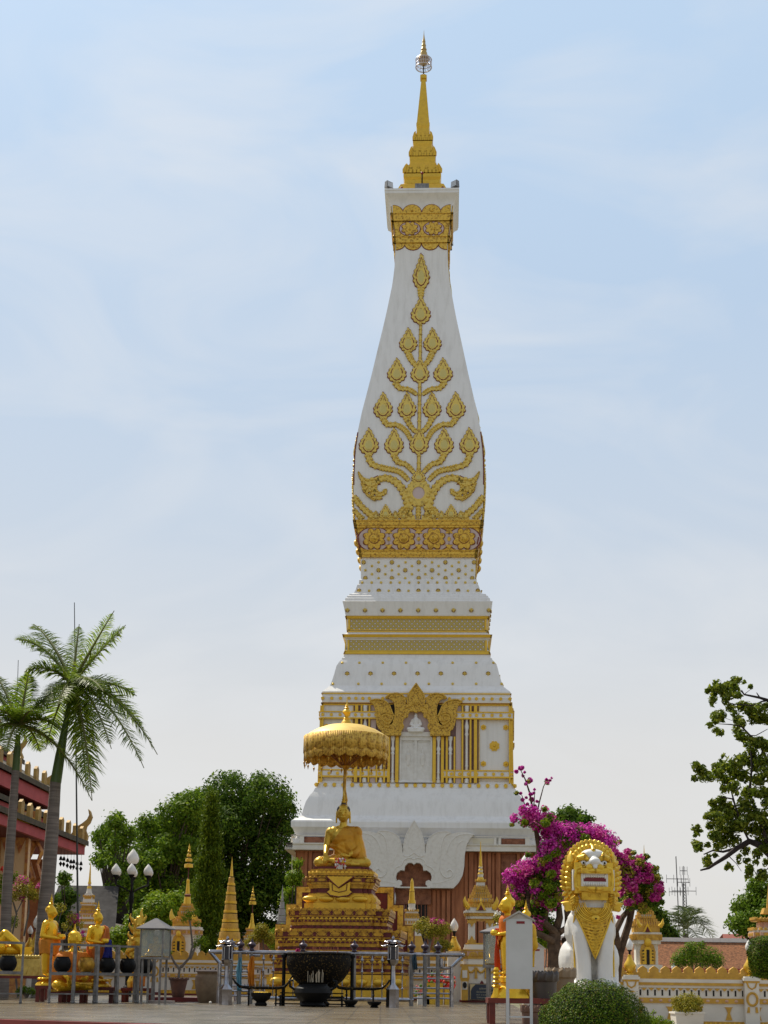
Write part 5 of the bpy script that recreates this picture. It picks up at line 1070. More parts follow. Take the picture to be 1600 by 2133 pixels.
for i, (tx, x, y) in enumerate((('ผู้มีจิตศรัทธาสร้าง', 640, 480), ('เนื่องในวันคล้ายวันเกิด', 500, 640), ('พ.ศ. ๑ เม.ย. ถวาย', 515, 770), ('วัดพระธาตุ ๖ พ.ย.', 520, 900))):
    cu = bpy.data.curves.new('lettering', 'FONT'); cu.body = tx; cu.size = .052; cu.extrude = .001; o = bpy.data.objects.new('lettering', cu); COL.objects.link(o); me_ = bpy.data.meshes.new_from_object(o.evaluated_get(bpy.context.evaluated_depsgraph_get())); bpy.data.objects.remove(o); me_.materials.clear(); me_.materials.append(mat('letter_gold', (.45, .42, .30), .5)); o = bpy.data.objects.new('lettering', me_); COL.objects.link(o); o.parent = sg; o.location = (sx_(x), YS - .016, sz(y)); o.rotation_euler = (math.pi / 2, 0, 0)
# shrines beyond the right wall
t, u_, zz = layered('gabled_shrine', 'white and gold shrine with arched gold window behind the right wall', 'shrine', 1346, 40, 5.0, 1280, 1780, {'spire': [(1, -100, 80, 10, 4, 'round'), (10, 80, 300, 26, 4, 'round'), (26, 300, 520, 44, 1, 'round')], 'roof_tiers': [(48, 520, 590, 58, 0, 0), (62, 590, 625, None, 0, 6), (74, 625, 665, None, 1, 7), (88, 665, 705, None, 0, 8), (104, 705, 745, None, 2, 9), (132, 745, 812, None, 0, 11)],
    'cornice': [(148, 815, 835, None, 1, 0), (154, 835, 895, None, 0, 'hex'), (140, 895, 935, None, 1, 0)], 'body': [(112, 935, 1500, None, 1, 0), (150, 1150, 1600, None, 1, 0)]}, z0=GZ)
archwin(t, u_, zz, 0, 900, 1150, 76, 112 * u_)
m = MB(); gF = lambda a, b, c: (a, -134 * u_ - c, b); m.plate([(-45 * u_, zz(812)), (45 * u_, zz(812)), (0, zz(715))], gF, -.03, .06, 4); m.plate([(-26 * u_, zz(812)), (26 * u_, zz(812)), (0, zz(755))], gF, 0, .075, 6); m.build('gable', CM, t)
for s in (-1, 1): m = MB(); m.tube([(s * 100 * u_, -.9, zz(760)), (s * 122 * u_, -.95, zz(730)), (s * 130 * u_, -.95, zz(680))], [.07, .05, .006], 8, 4); m.build('corner_horn', CM, t)
layered('banded_shrine', 'rose and gold banded shrine cut off by the right edge behind the square hedge', 'shrine', 1606, 38, 5.0, 1280, 1780, {'spire': [(2, 300, 560, 30, 0, 'round')], 'roof_tiers': [(60, 560, 620, 80, 0, 0), (110, 690, 712, None, 0, 9), (120, 712, 770, None, 2, 0), (130, 770, 790, None, 1, 0), (170, 680, 700, None, 0, 10)], 'cornice': [(190, 790, 815, None, 1, 9), (196, 815, 860, None, 2, 'hex')], 'body': [(150, 860, 1500, None, 2, 0)]}, z0=GZ)

# crenellated boundary walls -----------------------------------------------
def lampfin(parent, x, y, z, s=1.0):
    m = MB(); m.lathe([(.085 * s, z), (.09 * s, z + .03 * s), (.045 * s, z + .06 * s), (.10 * s, z + .11 * s), (.13 * s, z + .18 * s), (.125 * s, z + .23 * s), (.07 * s, z + .32 * s), (.04 * s, z + .40 * s), (.05 * s, z + .42 * s), (.03 * s, z + .43 * s)], 20, (x, y, 0)); v = m.build('vase_finial', OCHRE if False else GOLDP, parent)
    m = MB(); m.lathe([(.02 * s, z + .42 * s), (.025 * s, z + .5 * s), (.055 * s, z + .52 * s), (.05 * s, z + .53 * s)], 12, (x, y, 0)); m.build('socket', BLACK, v)
    m = MB(); m.lathe([(.045 * s, z + .53 * s), (.075 * s, z + .58 * s), (.08 * s, z + .63 * s), (.06 * s, z + .69 * s), (.03 * s, z + .74 * s), (.003, z + .78 * s)], 18, (x, y, 0)); m.build('glass_bulb', BULB, v)
def pillar(t, x, z0, h, Y=0, ring=True):
    m = MB(); m.box((x, Y, z0 + h * .5), (.30, .30, h), 1); m.box((x, Y, z0 + .04), (.36, .36, .08), 6); m.box((x, Y, z0 + h + .03), (.36, .36, .06), 1); m.box((x, Y, z0 + h + .075), (.30, .30, .04), 1); m.box((x, Y, z0 + h - .02), (.33, .33, .04), 0)
    P = lambda a, b, c: (x + a, Y - .15 - c, b)
    m.tube([P(.105 * math.cos(q_), z0 + h * .62 + .13 * math.sin(q_), .01) for q_ in np.linspace(0, 2 * math.pi, 21)], .028, 6, 0)
    m.tube([P(-.1, z0 + h - .04, .005), P(-.07, z0 + h - .13, .005), P(0, z0 + h - .17, .005), P(.07, z0 + h - .13, .005), P(.1, z0 + h - .04, .005)], .018, 6, 0)
    for s in (-1, 1): m.plate([(s * .06, z0 + h * .46), (s * .10, z0 + h * .46), (s * .12, z0 + h * .34), (s * .06, z0 + h * .34)][::s], P, -.01, .02, 0)
    p = m.build('pillar', CM, t); lampfin(p, x, Y, z0 + h + .09); return p
def wall(name, label, X0, X1, Y, z0, pillars, rz=0.0):
    t = thing(name, label, 'wall', (0, Y, 0), rz, 'crenellated boundary walls'); H = 1.28; a = lambda f_: z0 + H * f_
    m = MB(); m.b2(X0, X1, 0, .26, z0, a(.74), 1); m.b2(X0, X1, -.03, .29, a(.74), a(.80), 1); m.b2(X0, X1, -.015, .275, a(.655), a(.70), 1); m.b2(X0, X1, -.04, 0, z0, z0 + .045, 6); m.build('wall_body', CM, t)
    m = MB(); m.b2(X0, X1, -.045, .0, a(.695), a(.74), 0); m.b2(X0, X1, -.03, .0, a(.405), a(.49), 0); m.b2(X0, X1, -.035, .2, a(.80), a(.825), 0); m.b2(X0, X1, -.025, .0, z0 + .045, a(.115), 0); m.build('gold_courses', CM, t)
    cr_ = MB(); n = int((X1 - X0) / .242)
    P = lambda u0: (lambda a_, b, c: (u0 + a_, .05 - c, b))
    for i in range(n):
        x = X0 + .242 * (i + .5); zb_ = a(.825); h = H * .175
        cr_.plate([(-.121, zb_), (.121, zb_), (.121, zb_ + h * .42), (.095, zb_ + h * .5), (.10, zb_ + h * .72), (.055, zb_ + h * .9), (0, zb_ + h * 1.05), (-.055, zb_ + h * .9), (-.10, zb_ + h * .72), (-.095, zb_ + h * .5), (-.121, zb_ + h * .42)], P(x), -.05, .05, 0)
    cr_.build('merlon_crest', CM, t)
    m = MB(); n2 = int((X1 - X0) / .155)
    for i in range(n2):
        x = X0 + .155 * (i + .5); P_ = P(x); m.plate([(-.06, a(.65)), (0, a(.605)), (.06, a(.65))], P_, .03, .075, 0)
        m.b2(x - .018 + .077, x + .018 + .077, -.006, .01, a(.525), a(.62), 3)
    n3 = int((X1 - X0) / .62)
    for i in range(n3 + 1):
        x = X0 + .62 * i; P_ = P(x); m.plate([(-.09, a(.35)), (-.06, a(.33)), (-.025, a(.25)), (-.07, a(.14)), (.07, a(.14)), (.025, a(.25)), (.06, a(.33)), (.09, a(.35))], P_, .03, .07, 0)
    for i in range(int((X1 - X0) / .1)): x = X0 + .1 * (i + .5); m.plate([(-.045, z0 + .06), (.045, z0 + .06), (0, a(.11))], P(x), .03, .09, 4)
    for i in range(int((X1 - X0) / .2)): x = X0 + .2 * (i + .5); m.ell((x, -.03, a(.447)), (.04, .02, .03), 2, 8, 5)
    m.build('relief_band', CM, t)
    for x in pillars: pillar(t, x, z0, 1.0 if z0 < 0 else 1.1)
    return t
wall('crenellated_wall', 'white and gold crenellated wall right of the lion, planter before it', wxp(1090, 2000, 31), wxp(1760, 2000, 31), 31, GZ, [wxp(1312, 2000, 31), wxp(1561, 2000, 31)])
wall('crenellated_wall', 'white and gold crenellated wall behind the stone jar and clay pot', wxp(-120, 2000, 43), wxp(650, 2000, 43), 43, 0, [wxp(325, 2000, 43), wxp(60, 2000, 43)])
wall('crenellated_wall', 'short crenellated wall between the railing and the open shrine', wxp(850, 2000, 38), wxp(965, 2000, 38), 38, 0, [])
lp_ = thing('lamp_pillar', 'white pillar with gold vase and white bulb between railing and open shrine', 'lamp', (0, 36.5, 0)); x = wxp(946, 2000, 36.5); m = MB(); m.box((x, 0, .6), (.32, .32, 1.2), 1); m.box((x, 0, 1.2), (.4, .4, .07), 1); m.build('pillar', CM, lp_); lampfin(lp_, x, 0, 1.0 + .05, 1.3)
lp_ = thing('lamp_pillar', 'gold vase lamp beside the palm trunk behind the reclining statue', 'lamp', (0, 36, 0)); x = wxp(74, 2000, 36); m = MB(); m.box((x, 0, .45), (.3, .3, .95), 1); m.build('pillar', CM, lp_); lampfin(lp_, x, 0, .95, 1.35)
lp_ = thing('lamp_pillar', 'small far lamp on a gold vase behind the merlons of the right wall', 'lamp', (0, 55, 0)); x = wxp(1403, 2000, 55); m = MB(); m.box((x, 0, .1), (.25, .25, 1.0), 1); m.build('pillar', CM, lp_); lampfin(lp_, x, 0, .45, 1.1)

# cloister at the back ------------------------------------------------------
cz = 98.0; CL = thing('cloister', 'long low cloister with rust tiled roof and white ridge along the back', 'cloister', (0, cz, 0), -R(.6))
RT = mat('roof_tile_rust', (.33, .15, .075), .85, spec=.1, col2=(.13, .065, .04), nscale=7, bump=.02, bscale=30, fac=(.35, .65), stretch=(1, 1, 1))
zr_ = 3.42; m = MB(); m.add([(-60, -3, 1.55), (60, -3, 1.55), (60, 0, zr_), (-60, 0, zr_)], [(0, 1, 2, 3)], 0); m.add([(-60, 3, 1.55), (60, 3, 1.55), (60, 0, zr_), (-60, 0, zr_)], [(3, 2, 1, 0)], 0); m.build('roof', RT, CL)
m = MB(); m.b2(-60, 60, -.15, .15, zr_ - .05, zr_ + .22); m.build('ridge', WHITE, CL); m = MB(); m.b2(-60, 60, -3.08, -2.98, 1.35, 1.58); m.build('fascia', REDF, CL)
m = MB(); m.b2(-60, 60, -2, 2, GZ, 1.5); m.build('wall', WHITE2, CL)
# far roofs
FR = thing('far_house', 'grey corrugated roof of a far building behind the slim shrine spire', 'house', (wxp(190, 1900, 75), 75, 0)); fz_ = lambda y: wz(180, y, 75)
GRF = mat('grey_roof', (.075, .07, .068), .95, spec=.1, col2=(.045, .042, .04), nscale=2); m = MB(); w = 1.75
m.add([(-w * 1.0, 0, fz_(1845)), (w * .78, 0, fz_(1845)), (w * 1.05, -3, fz_(1935)), (-w, -3, fz_(1935))], [(3, 2, 1, 0)]); m.add([(-w * 1.0, 0, fz_(1845)), (w * .78, 0, fz_(1845)), (w * 1.05, 3, fz_(1935)), (-w, 3, fz_(1935))], [(0, 1, 2, 3)]); m.build('roof', GRF, FR); m = MB(); m.b2(-w, w * .9, -2.6, 2.6, GZ, fz_(1925)); m.build('wall', WHITE2, FR)
FR = thing('far_house', 'low red roofed house far beyond the cloister at right', 'house', (wxp(1540, 1950, 140), 140, 0)); m = MB(); z = wz(1540, 1946, 140); w = 1.6; m.add([(-w, 0, z), (w, 0, z), (w * 1.3, -2.5, z - 1.2), (-w * 1.3, -2.5, z - 1.2)], [(3, 2, 1, 0)]); m.add([(-w, 0, z), (w, 0, z), (w * 1.3, 2.5, z - 1.2), (-w * 1.3, 2.5, z - 1.2)], [(0, 1, 2, 3)]); m.build('roof', mat('far_red_roof', (.25, .07, .05), .8), FR); m = MB(); m.b2(-w * 1.1, w * 1.1, -2, 2, GZ, z - .8); m.build('wall', WHITE2, FR)
# masts
def mast(px0, py0, py1, Y, label, bars, lean=0, lat=False):
    X = wxp(px0, py0, Y); t = thing('antenna_mast', label, 'mast', (X, Y, 0), 0, 'antenna masts beyond the cloister'); z0_, z1_ = GZ, wz(px0, py1, Y); m = MB(); AM = mat('mast_grey', (.16, .16, .17), .6, .3)
    if lat:
        for a, b in ((-.3, -.3), (.3, -.3), (0, .3)): m.tube([(a, b, z0_), (a * .4, b * .4, z1_ * .86)], .035, 4)
        n = 34
        for i in range(n):
            f_ = i / n; g_ = (i + 1) / n; q_ = lambda f: 1 - .6 * f; za, zb_ = z0_ + (z1_ * .86 - z0_) * f_, z0_ + (z1_ * .86 - z0_) * g_; m.tube([(-.3 * q_(f_), -.3 * q_(f_), za), (.3 * q_(g_), -.3 * q_(g_), zb_)], .02, 4); m.tube([(.3 * q_(f_), -.3 * q_(f_), za), (-.3 * q_(g_), -.3 * q_(g_), zb_)], .02, 4)
        m.tube([(0, 0, z1_ * .85), (0, 0, z1_)], .03, 4)
    else: m.tube([(0, 0, z0_), (lean, 0, z1_)], .045, 5)
    m.build('tower', AM, t)
    for (y, w) in bars:
        m = MB(); z = wz(px0, y, Y); m.tube([(-w + lean * .7, 0, z), (w + lean * .7, 0, z)], .03, 4)
        for k in range(4): x = -w + 2 * w * k / 3 + lean * .7; m.tube([(x, 0, z - .35), (x, 0, z + .35)], .018, 4)
        m.build('aerial', AM, t)
mast(1427, 1940, 1804, 120, 'lattice antenna mast standing above the coconut palm', ((1814, .3), (1838, .5), (1856, 1.0)), 0, True)
mast(1418, 1940, 1784, 120, 'thin leaning antenna pole left of the lattice mast', ((1831, .9), (1858, .7)), -.25)
for sp_ in (): pass

# ================================================================ temple hall at left
TY = 47.0; TR = R(2.0); TD = thing('temple_hall', 'red eaved temple hall with gold finials and ochre columns at far left', 'temple', (0, 0, 0))
dv = Vector((math.sin(TR), math.cos(TR), 0)); lv = Vector((-math.cos(TR), math.sin(TR), 0))
def eave(px, py, hpx, L_, name, rise, depth=2.5, merl=None, chofa=None):
    E_ = at(px, py, TY); hgt = hpx * TY / F; m = MB(); P0 = E_; P1 = E_ - dv * L_; dn = Vector((0, 0, -hgt))
    th = lv * .12
    m.add([P0, P1, P1 + dn, P0 + dn, P0 + th, P1 + th, P1 + dn + th, P0 + dn + th], [(0, 1, 2, 3), (7, 6, 5, 4), (4, 5, 1, 0), (3, 2, 6, 7), (0, 3, 7, 4), (1, 5, 6, 2)]); m.build('fascia', REDF, TD)
    m = MB(); up_ = Vector((0, 0, .16)); o_ = -lv * .12; q0, q1 = P0 + o_, P1 + o_; tl = lv * depth + Vector((0, 0, rise))
    m.add([q0, q1, q1 + up_, q0 + up_, q0 + tl, q1 + tl, q1 + tl + up_, q0 + tl + up_], [(0, 1, 2, 3), (3, 2, 6, 7), (5, 4, 0, 1)[::1], (0, 3, 7, 4), (1, 5, 6, 2)]); m.build('roof', mat('hall_roof', (.10, .07, .045), .85, col2=(.05, .05, .03), nscale=5, bump=.03, bscale=9), TD)
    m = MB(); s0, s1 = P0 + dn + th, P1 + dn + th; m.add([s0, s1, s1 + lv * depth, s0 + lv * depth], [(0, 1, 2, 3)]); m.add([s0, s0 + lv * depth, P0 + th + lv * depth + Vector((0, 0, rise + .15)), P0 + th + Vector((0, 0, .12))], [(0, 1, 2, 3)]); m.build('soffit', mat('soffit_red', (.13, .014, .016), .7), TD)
    if merl:
        for i in range(merl[2]):
            t = merl[0] + (merl[1] - merl[0]) * i / (merl[2] - 1); b = P0 - dv * t + up_; m = MB(); s = merl[3]
            m.plate([(-.16, -.05), (.16, -.05), (.15, s * .8), (.02, s), (-.13, s * .8)], lambda u_, v, w: tuple(b + dv * u_ + lv * w + Vector((0, 0, v))), -.05, .05); m.build('crest_fin', GOLDD if False else mat('old_gold', (.50, .32, .09), .6, .15, col2=(.3, .18, .05), nscale=3), TD)
    return P0, hgt
def chofa(b, s, lean=1):
    m = MB(); G_ = mat('old_gold', (.50, .32, .09), .6)
    m.plate([(-.0 * s, 0), (.32 * s, .05 * s), (.40 * s, .22 * s), (.30 * s, .42 * s), (.36 * s, .52 * s), (.30 * s, .62 * s), (.40 * s, .78 * s), (.44 * s, .95 * s), (.36 * s, 1.12 * s), (.50 * s, .98 * s), (.50 * s, .80 * s), (.46 * s, .66 * s), (.48 * s, .5 * s), (.56 * s, .3 * s), (.5 * s, .06 * s), (.36 * s, -.06 * s)] if False else
            [(0, 0), (.42 * s, -.22 * s), (.52 * s, -.02 * s), (.56 * s, .2 * s), (.48 * s, .38 * s), (.50 * s, .5 * s), (.60 * s, .62 * s), (.66 * s, .80 * s), (.60 * s, .98 * s), (.54 * s, 1.04 * s), (.58 * s, .86 * s), (.52 * s, .72 * s), (.38 * s, .6 * s), (.26 * s, .52 * s), (.2 * s, .42 * s), (.06 * s, .28 * s)],
            lambda u_, v, w: tuple(b + Vector((u_, 0, v)) + dv * w), -.1 * s, .1 * s)
    m.build('roof_finial', G_, TD)
P0, h = eave(177, 1763, 18, 30, 'low', 1.2, 3.2, (.5, 7.5, 9, .45)); chofa(P0 + Vector((-.5, 0, .12)), 1.05)
# upper tiers, each set further in
P0, h = eave(116, 1716, 16, 26, 'mid', .8, 2.2)
P0, h = eave(116, 1660, 27, 26, 'mid', 1.5, 2.6, (1.5, 12, 12, .5)); chofa(P0 + Vector((-.55, 0, .1)), 1.0)
P0, h = eave(44, 1594, 30, 22, 'top', 1.6, 2.6); chofa(P0 + Vector((-.45, 0, .1)), .9); chofa(P0 - dv * 3 + Vector((-.4, 0, .1)), .9)
beam = MB(); a = at(91, 1733, TY - .5); b_ = a - dv * 26; beam.add([a, b_, b_ + Vector((0, 0, .26)), a + Vector((0, 0, .26)), a + lv * .3, b_ + lv * .3, b_ + lv * .3 + Vector((0, 0, .26)), a + lv * .3 + Vector((0, 0, .26))], [(0, 1, 2, 3), (3, 2, 6, 7), (4, 5, 1, 0), (0, 3, 7, 4)]); beam.build('eave_beam', mat('beam_cream', (.62, .44, .26), .7), TD)
# gable infill toward the yard, walls and columns
OW = mat('ochre_wall', (.66, .36, .13), .7, col2=(.52, .26, .09), nscale=1.5); OW2 = mat('ochre_trim', (.62, .30, .06), .6, col2=(.34, .10, .04), nscale=6, bump=.02, bscale=12)
c0 = at(25, 1990, TY - 3); gW = MB()
wl0 = Vector((c0.x - .1, c0.y, 0))
zt_l = at(60, 1745, TY).z
gW.b2(wl0.x - 9, wl0.x - .15, TY - 5, TY - 4.8, 0, zt_l + 1.2); gW.build('wall', OW, TD)
m = MB(); m.b2(wl0.x - 9, wl0.x + 1.2, TY - 5.05, TY - 4.95, zt_l - .55, zt_l + .3); m.build('lintel', OW2, TD)
for (px, w) in ((37, .42), (8, .38), (-20, .4)):
    x = wxp(px, 1900, TY - 5.4); m = MB(); hh = zt_l + .2; m.box((x, TY - 5.4, hh / 2), (w, w, hh), 0); m.box((x, TY - 5.4, .25), (w * 1.3, w * 1.3, .5), 1)
    for s in (-1, 1): m.b2(x + s * w * .5 - .04, x + s * w * .5 + .04, TY - 5.4 - w * .54, TY - 5.4 - w * .45, .5, hh, 1)
    m.box((x, TY - 5.4, hh - .5), (w * 1.4, w * 1.4, .25), 1); m.box((x, TY - 5.4, hh - .25), (w * 1.6, w * 1.6, .2), 2)
    m.plate([(x - w * .5, hh - .62), (x, hh - 1.2), (x + w * .5, hh - .62)], lambda u_, v, w_: (u_, TY - 5.4 - w * .5 - w_, v), 0, .05, 1); m.build('column', [mat('column_cream', (.72, .48, .26), .6), OW2, GOLDP], TD)
m = MB(); x = wxp(-5, 1900, TY - 5)
m.plate([(x - .55, .9), (x + .55, .9), (x + .6, 2.6), (x + .25, 3.1), (x, 3.5), (x - .25, 3.1), (x - .6, 2.6)], lambda u_, v, w_: (u_, TY - 5 - w_, v), 0, .12, 0); m.plate([(x - .3, 1.0), (x + .3, 1.0), (x + .3, 2.5), (x, 2.9), (x - .3, 2.5)], lambda u_, v, w_: (u_, TY - 5 - w_, v), 0, .14, 1); m.build('window', [OW2, DARK], TD)
for (px, py, s) in ((52, 1790, 1.0), (72, 1800, .8)):
    b_ = at(px, py, TY - 4.5); m = MB(); m.tube([b_ + Vector((0, 0, .9 * s)), b_ + Vector((.25 * s, 0, .45 * s)), b_ + Vector((.1 * s, 0, .0)), b_ + Vector((.28 * s, 0, -.55 * s)), b_ + Vector((-.15 * s, 0, -1.0 * s))], [.16 * s, .2 * s, .14 * s, .18 * s, .03], 6, flat=.4); m.build('carved_bracket', OW2, TD)
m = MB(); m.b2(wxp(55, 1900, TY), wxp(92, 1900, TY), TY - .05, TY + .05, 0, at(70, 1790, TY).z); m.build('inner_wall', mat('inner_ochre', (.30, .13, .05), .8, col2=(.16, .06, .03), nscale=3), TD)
# bells hanging from the low eave
bl = MB(); bl.lathe([(.005, 0), (.02, -.01), (.05, -.06), (.075, -.16), (.06, -.165), (0, -.15)], 10, cap=False); bl.plate([(0, -.2), (.07, -.3), (0, -.42), (-.07, -.3)], lambda u_, v, w: (u_, w, v), -.006, .006); bl.tube([(0, 0, 0), (0, 0, .42)], .006, 4); bl.tube([(0, 0, -.14), (0, 0, -.22)], .005, 4); bme = bl.mesh('wind_bell', BLACK)
for i, (px, py) in enumerate(((127, 1783), (133.5, 1784), (141, 1787), (148, 1790), (154, 1790), (161, 1793), (169, 1794))):
    o = bpy.data.objects.new('wind_bell', bme); COL.objects.link(o); o.location = at(px, py, TY - 2 + i * .28); o.scale = (.8,) * 3; tag(o, ('small black wind bell, number %d of the row under the red eave counted from the left' % (i + 1)) if False else 'small black wind bell with leaf clapper in the row under the red eave', 'bell', 'wind bells hanging under the red eave')

# ================================================================ lamp posts, poles
def streetlamp(px, Y, ybulb, ybase, label, arms=6):
    X = wxp(px, 2000, Y); t = thing('street_lamp', label, 'street lamp', (X, Y, 0), .3); s = Y / F; top = wz(px, ybulb, Y)
    m = MB(); m.lathe([(.11, 0), (.11, .25), (.07, .3), (.06, 1.0), (.075, 1.05), (.05, 1.1), (.04, top * .62), (.07, top * .64), (.055, top * .7), (.03, top * .72), (.028, top - 36 * s), (.09, top - 33 * s), (.1, top - 31 * s)], 12); m.build('post', BLACK, t)
    def bulb(x, y, z, k, par):
        b = MB(); b.lathe([(.09 * k, z), (.15 * k, z + .07 * k), (.165 * k, z + .15 * k), (.13 * k, z + .25 * k), (.06 * k, z + .34 * k), (.004, z + .41 * k)], 20, (x, y, 0)); b.build('glass_bulb', BULB, par)
    bulb(0, 0, top - 31 * s, 1.0, t)
    za = top - 57 * s
    for i in range(arms):
        a = 2 * math.pi * i / arms + .35; c, s_ = math.cos(a), math.sin(a); r = 38 * s; m = MB(); m.tube([(0, 0, za - .42), (c * r * .5, s_ * r * .5, za - .3), (c * r, s_ * r, za - .22), (c * r, s_ * r, za)], .018, 6); m.lathe([(.02, za - .08), (.08, za), (.085, za + .02)], 10, (c * r, s_ * r, 0)); arm = m.build('arm', BLACK, t); bulb(c * r, s_ * r, za + .02, .74, arm)
streetlamp(268, 38, 1769, 2082, 'black street lamp with seven white bulbs before the dark trees', 6)
streetlamp(1098, 40, 1776, 2070, 'street lamp with white bulbs half hidden behind the magenta bougainvillea', 3)
pp = MB(); a, b_ = at(163, 1990, 42), at(155, 1255, 42); pp.tube([(a.x, a.y, 0), a, b_], [.035, .035, .012], 6); tag(pp.build('flag_pole', mat('pole_dark', (.03, .04, .035), .5)), 'tall thin dark pole rising in front of the left palms', 'pole')
pp = MB(); a, b_ = at(20, 1990, 44), at(38, 1375, 44); pp.tube([(a.x, a.y, 0), a, b_], [.03, .03, .01], 5); tag(pp.build('flag_pole', MATS['pole_dark']), 'thin dark pole tip above the crown of the smaller palm', 'pole')

# ================================================================ tables, cases, statues in front
def frame_stand(px, Y, label, bowl=None, rz=R(14), h=None, W_=.46):
    t = thing('metal_stand', label, 'stand', (wxp(px, 2050, Y), Y, 0), rz, 'grey metal stands for alms bowls'); H = h or 1.07; D_ = .38; w = .04
    for sx in (-1, 1):
        for sy in (-1, 1): m = MB(); m.box((sx * (W_ / 2 - w / 2), sy * (D_ / 2 - w / 2), H / 2 + .02), (w, w, H - .04)); m.lathe([(.02, 0), (.028, .02), (.02, .045)], 8, (sx * (W_ / 2 - w / 2), sy * (D_ / 2 - w / 2), 0)); m.build('leg', GREYP, t)
    for z, d in ((H, .035), (.54, .045), (.17, .02)):
        m = MB()
        for sy in (-1, 1): m.box((0, sy * (D_ / 2 - w / 2), z), (W_ - 2 * w, w * .7, d))
        for sx in (-1, 1): m.box((sx * (W_ / 2 - w / 2), 0, z), (w * .7, D_ - 2 * w, d))
        m.build('cross_frame', GREYP, t)
    m = MB(); m.box((0, 0, .515), (W_ - .02, D_ - .02, .012)); m.build('shelf', GREYP, t)
    if bowl:
        bt = thing('alms_bowl', bowl[1], 'bowl', (wxp(px, 2050, Y), Y, .56), 0, 'alms bowls on the metal stands'); m = MB(); m.lathe([(.07, 0), (.12, .03), (.155, .1), (.16, .16), (.14, .23), (.115, .27), (.12, .285), (.10, .285), (.09, .26), (0, .24)], 24, cap=False); m.build('bowl', bowl[0], bt); m = MB(); m.lathe([(.08, -.01), (.10, .0), (.085, .03)], 16); m.build('ring_foot', GREYP, bt)
frame_stand(14, 26.2, 'grey metal stand with dark bowl at the far left edge', (BLACK, 'black alms bowl in the stand at the far left edge'), W_=.55)
frame_stand(128, 27.0, 'grey metal stand in front of the tall gold standing statue', (BLACK, 'black alms bowl under the tall gold standing statue'))
frame_stand(178, 27.4, 'grey metal stand holding a gold bowl, second from the tall statue', (GOLDD, 'dull gold alms bowl in the second stand'))
frame_stand(221, 27.8, 'grey metal stand in front of the statue with the blue cloth', (BLACK, 'black alms bowl below the blue cloth'))
frame_stand(264, 28.2, 'grey metal stand below the street lamp post', (BLACK, 'black alms bowl at the foot of the street lamp post'))
frame_stand(300, 28.6, 'grey metal stand beside the glass case, right end of the row', (BLACK, 'black alms bowl beside the glass case'), W_=.4)
def red_table(px, Y, W_, D_, H, label, rz=0.0, z0=0.0):
    t = thing('red_table', label, 'table', (wxp(px, 2070, Y), Y, z0), rz, 'low red tables under the gold statues'); RDT = mat('table_red', (.19, .025, .012), .45, col2=(.10, .012, .008), nscale=5)
    m = MB(); m.box((0, 0, H - .03), (W_, D_, .06)); m.build('top', RDT, t)
    for sx in (-1, 1):
        for sy in (-1, 1): m = MB(); m.box((sx * (W_ / 2 - .05), sy * (D_ / 2 - .05), (H - .06) / 2), (.07, .07, H - .06)); m.build('leg', RDT, t)
    return t
def pedestal(px, Y, z, r_, h, label, m_=GOLDS, rz=0.0):
    t = thing('lotus_pedestal', label, 'pedestal', (wxp(px, 2050, Y), Y, z), rz, 'gold lotus pedestals'); m = MB(); m.lathe([(r_, 0), (r_, h * .12), (r_ * .92, h * .3), (r_ * .62, h * .55), (r_ * .58, h * .6), (r_ * .72, h * .68), (r_ * .8, h * .85), (r_ * .74, h), (0, h)], 8, ph=math.pi / 8); m.build('base', m_, t)
    m = MB()
    for i in range(16): a = 2 * math.pi * i / 16; m.ell((r_ * .76 * math.cos(a), r_ * .76 * math.sin(a), h * .8), (.035, .035, h * .14), 0, 8, 6)
    m.build('petals', m_, t); return t
def standing(vox=.008):
    b = MB()
    b.lathe([(.085, .035), (.10, .1), (.115, .25), (.13, .42), (.125, .5), (.10, .58)], 16, ay=.8); b.ell((0, 0, .5), (.125, .1, .09)); b.cap((0, 0, .5), (0, 0, .66), .1, .105); b.ell((0, 0, .69), (.125, .085, .09)); b.cap((-.10, 0, .735), (.10, 0, .735), .05, .05)
    b.cap((0, 0, .74), (0, -.005, .81), .04, .033); b.ell((0, -.012, .872), (.05, .058, .068)); b.ell((0, -.03, .845), (.036, .04, .036)); b.ell((0, .008, .9), (.055, .06, .05)); b.cap((0, .005, .94), (0, .005, .965), .03, .022)
    for s in (-1, 1):
        b.cap((s * .13, 0, .725), (s * .155, .02, .56), .043, .034); b.cap((s * .155, .02, .56), (s * .075, -.15, .535), .034, .024); b.ell((s * .06, -.175, .53), (.03, .04, .016)); b.ell((s * .052, -.005, .865), (.008, .014, .03)); b.cap((s * .052, -.003, .85), (s * .054, -.004, .81), .008, .006)
        b.cap((s * .05, -.02, .03), (s * .055, -.1, .018), .026, .02)
        b.ell((s * .02, -.066, .878), (.012, .006, .004))
        for i in range(4): b.cap((s * (.055 - .0 * i), -.19, .53), (s * (.035 - .012 * (i - 1)), -.205 - .004 * i, .525 + .006 * i), .008, .006, 0, 6)
    b.cap((0, -.066, .885), (0, -.078, .857), .007, .011); b.ell((0, -.066, .838), (.017, .008, .005))
    return b
stand_me = {}
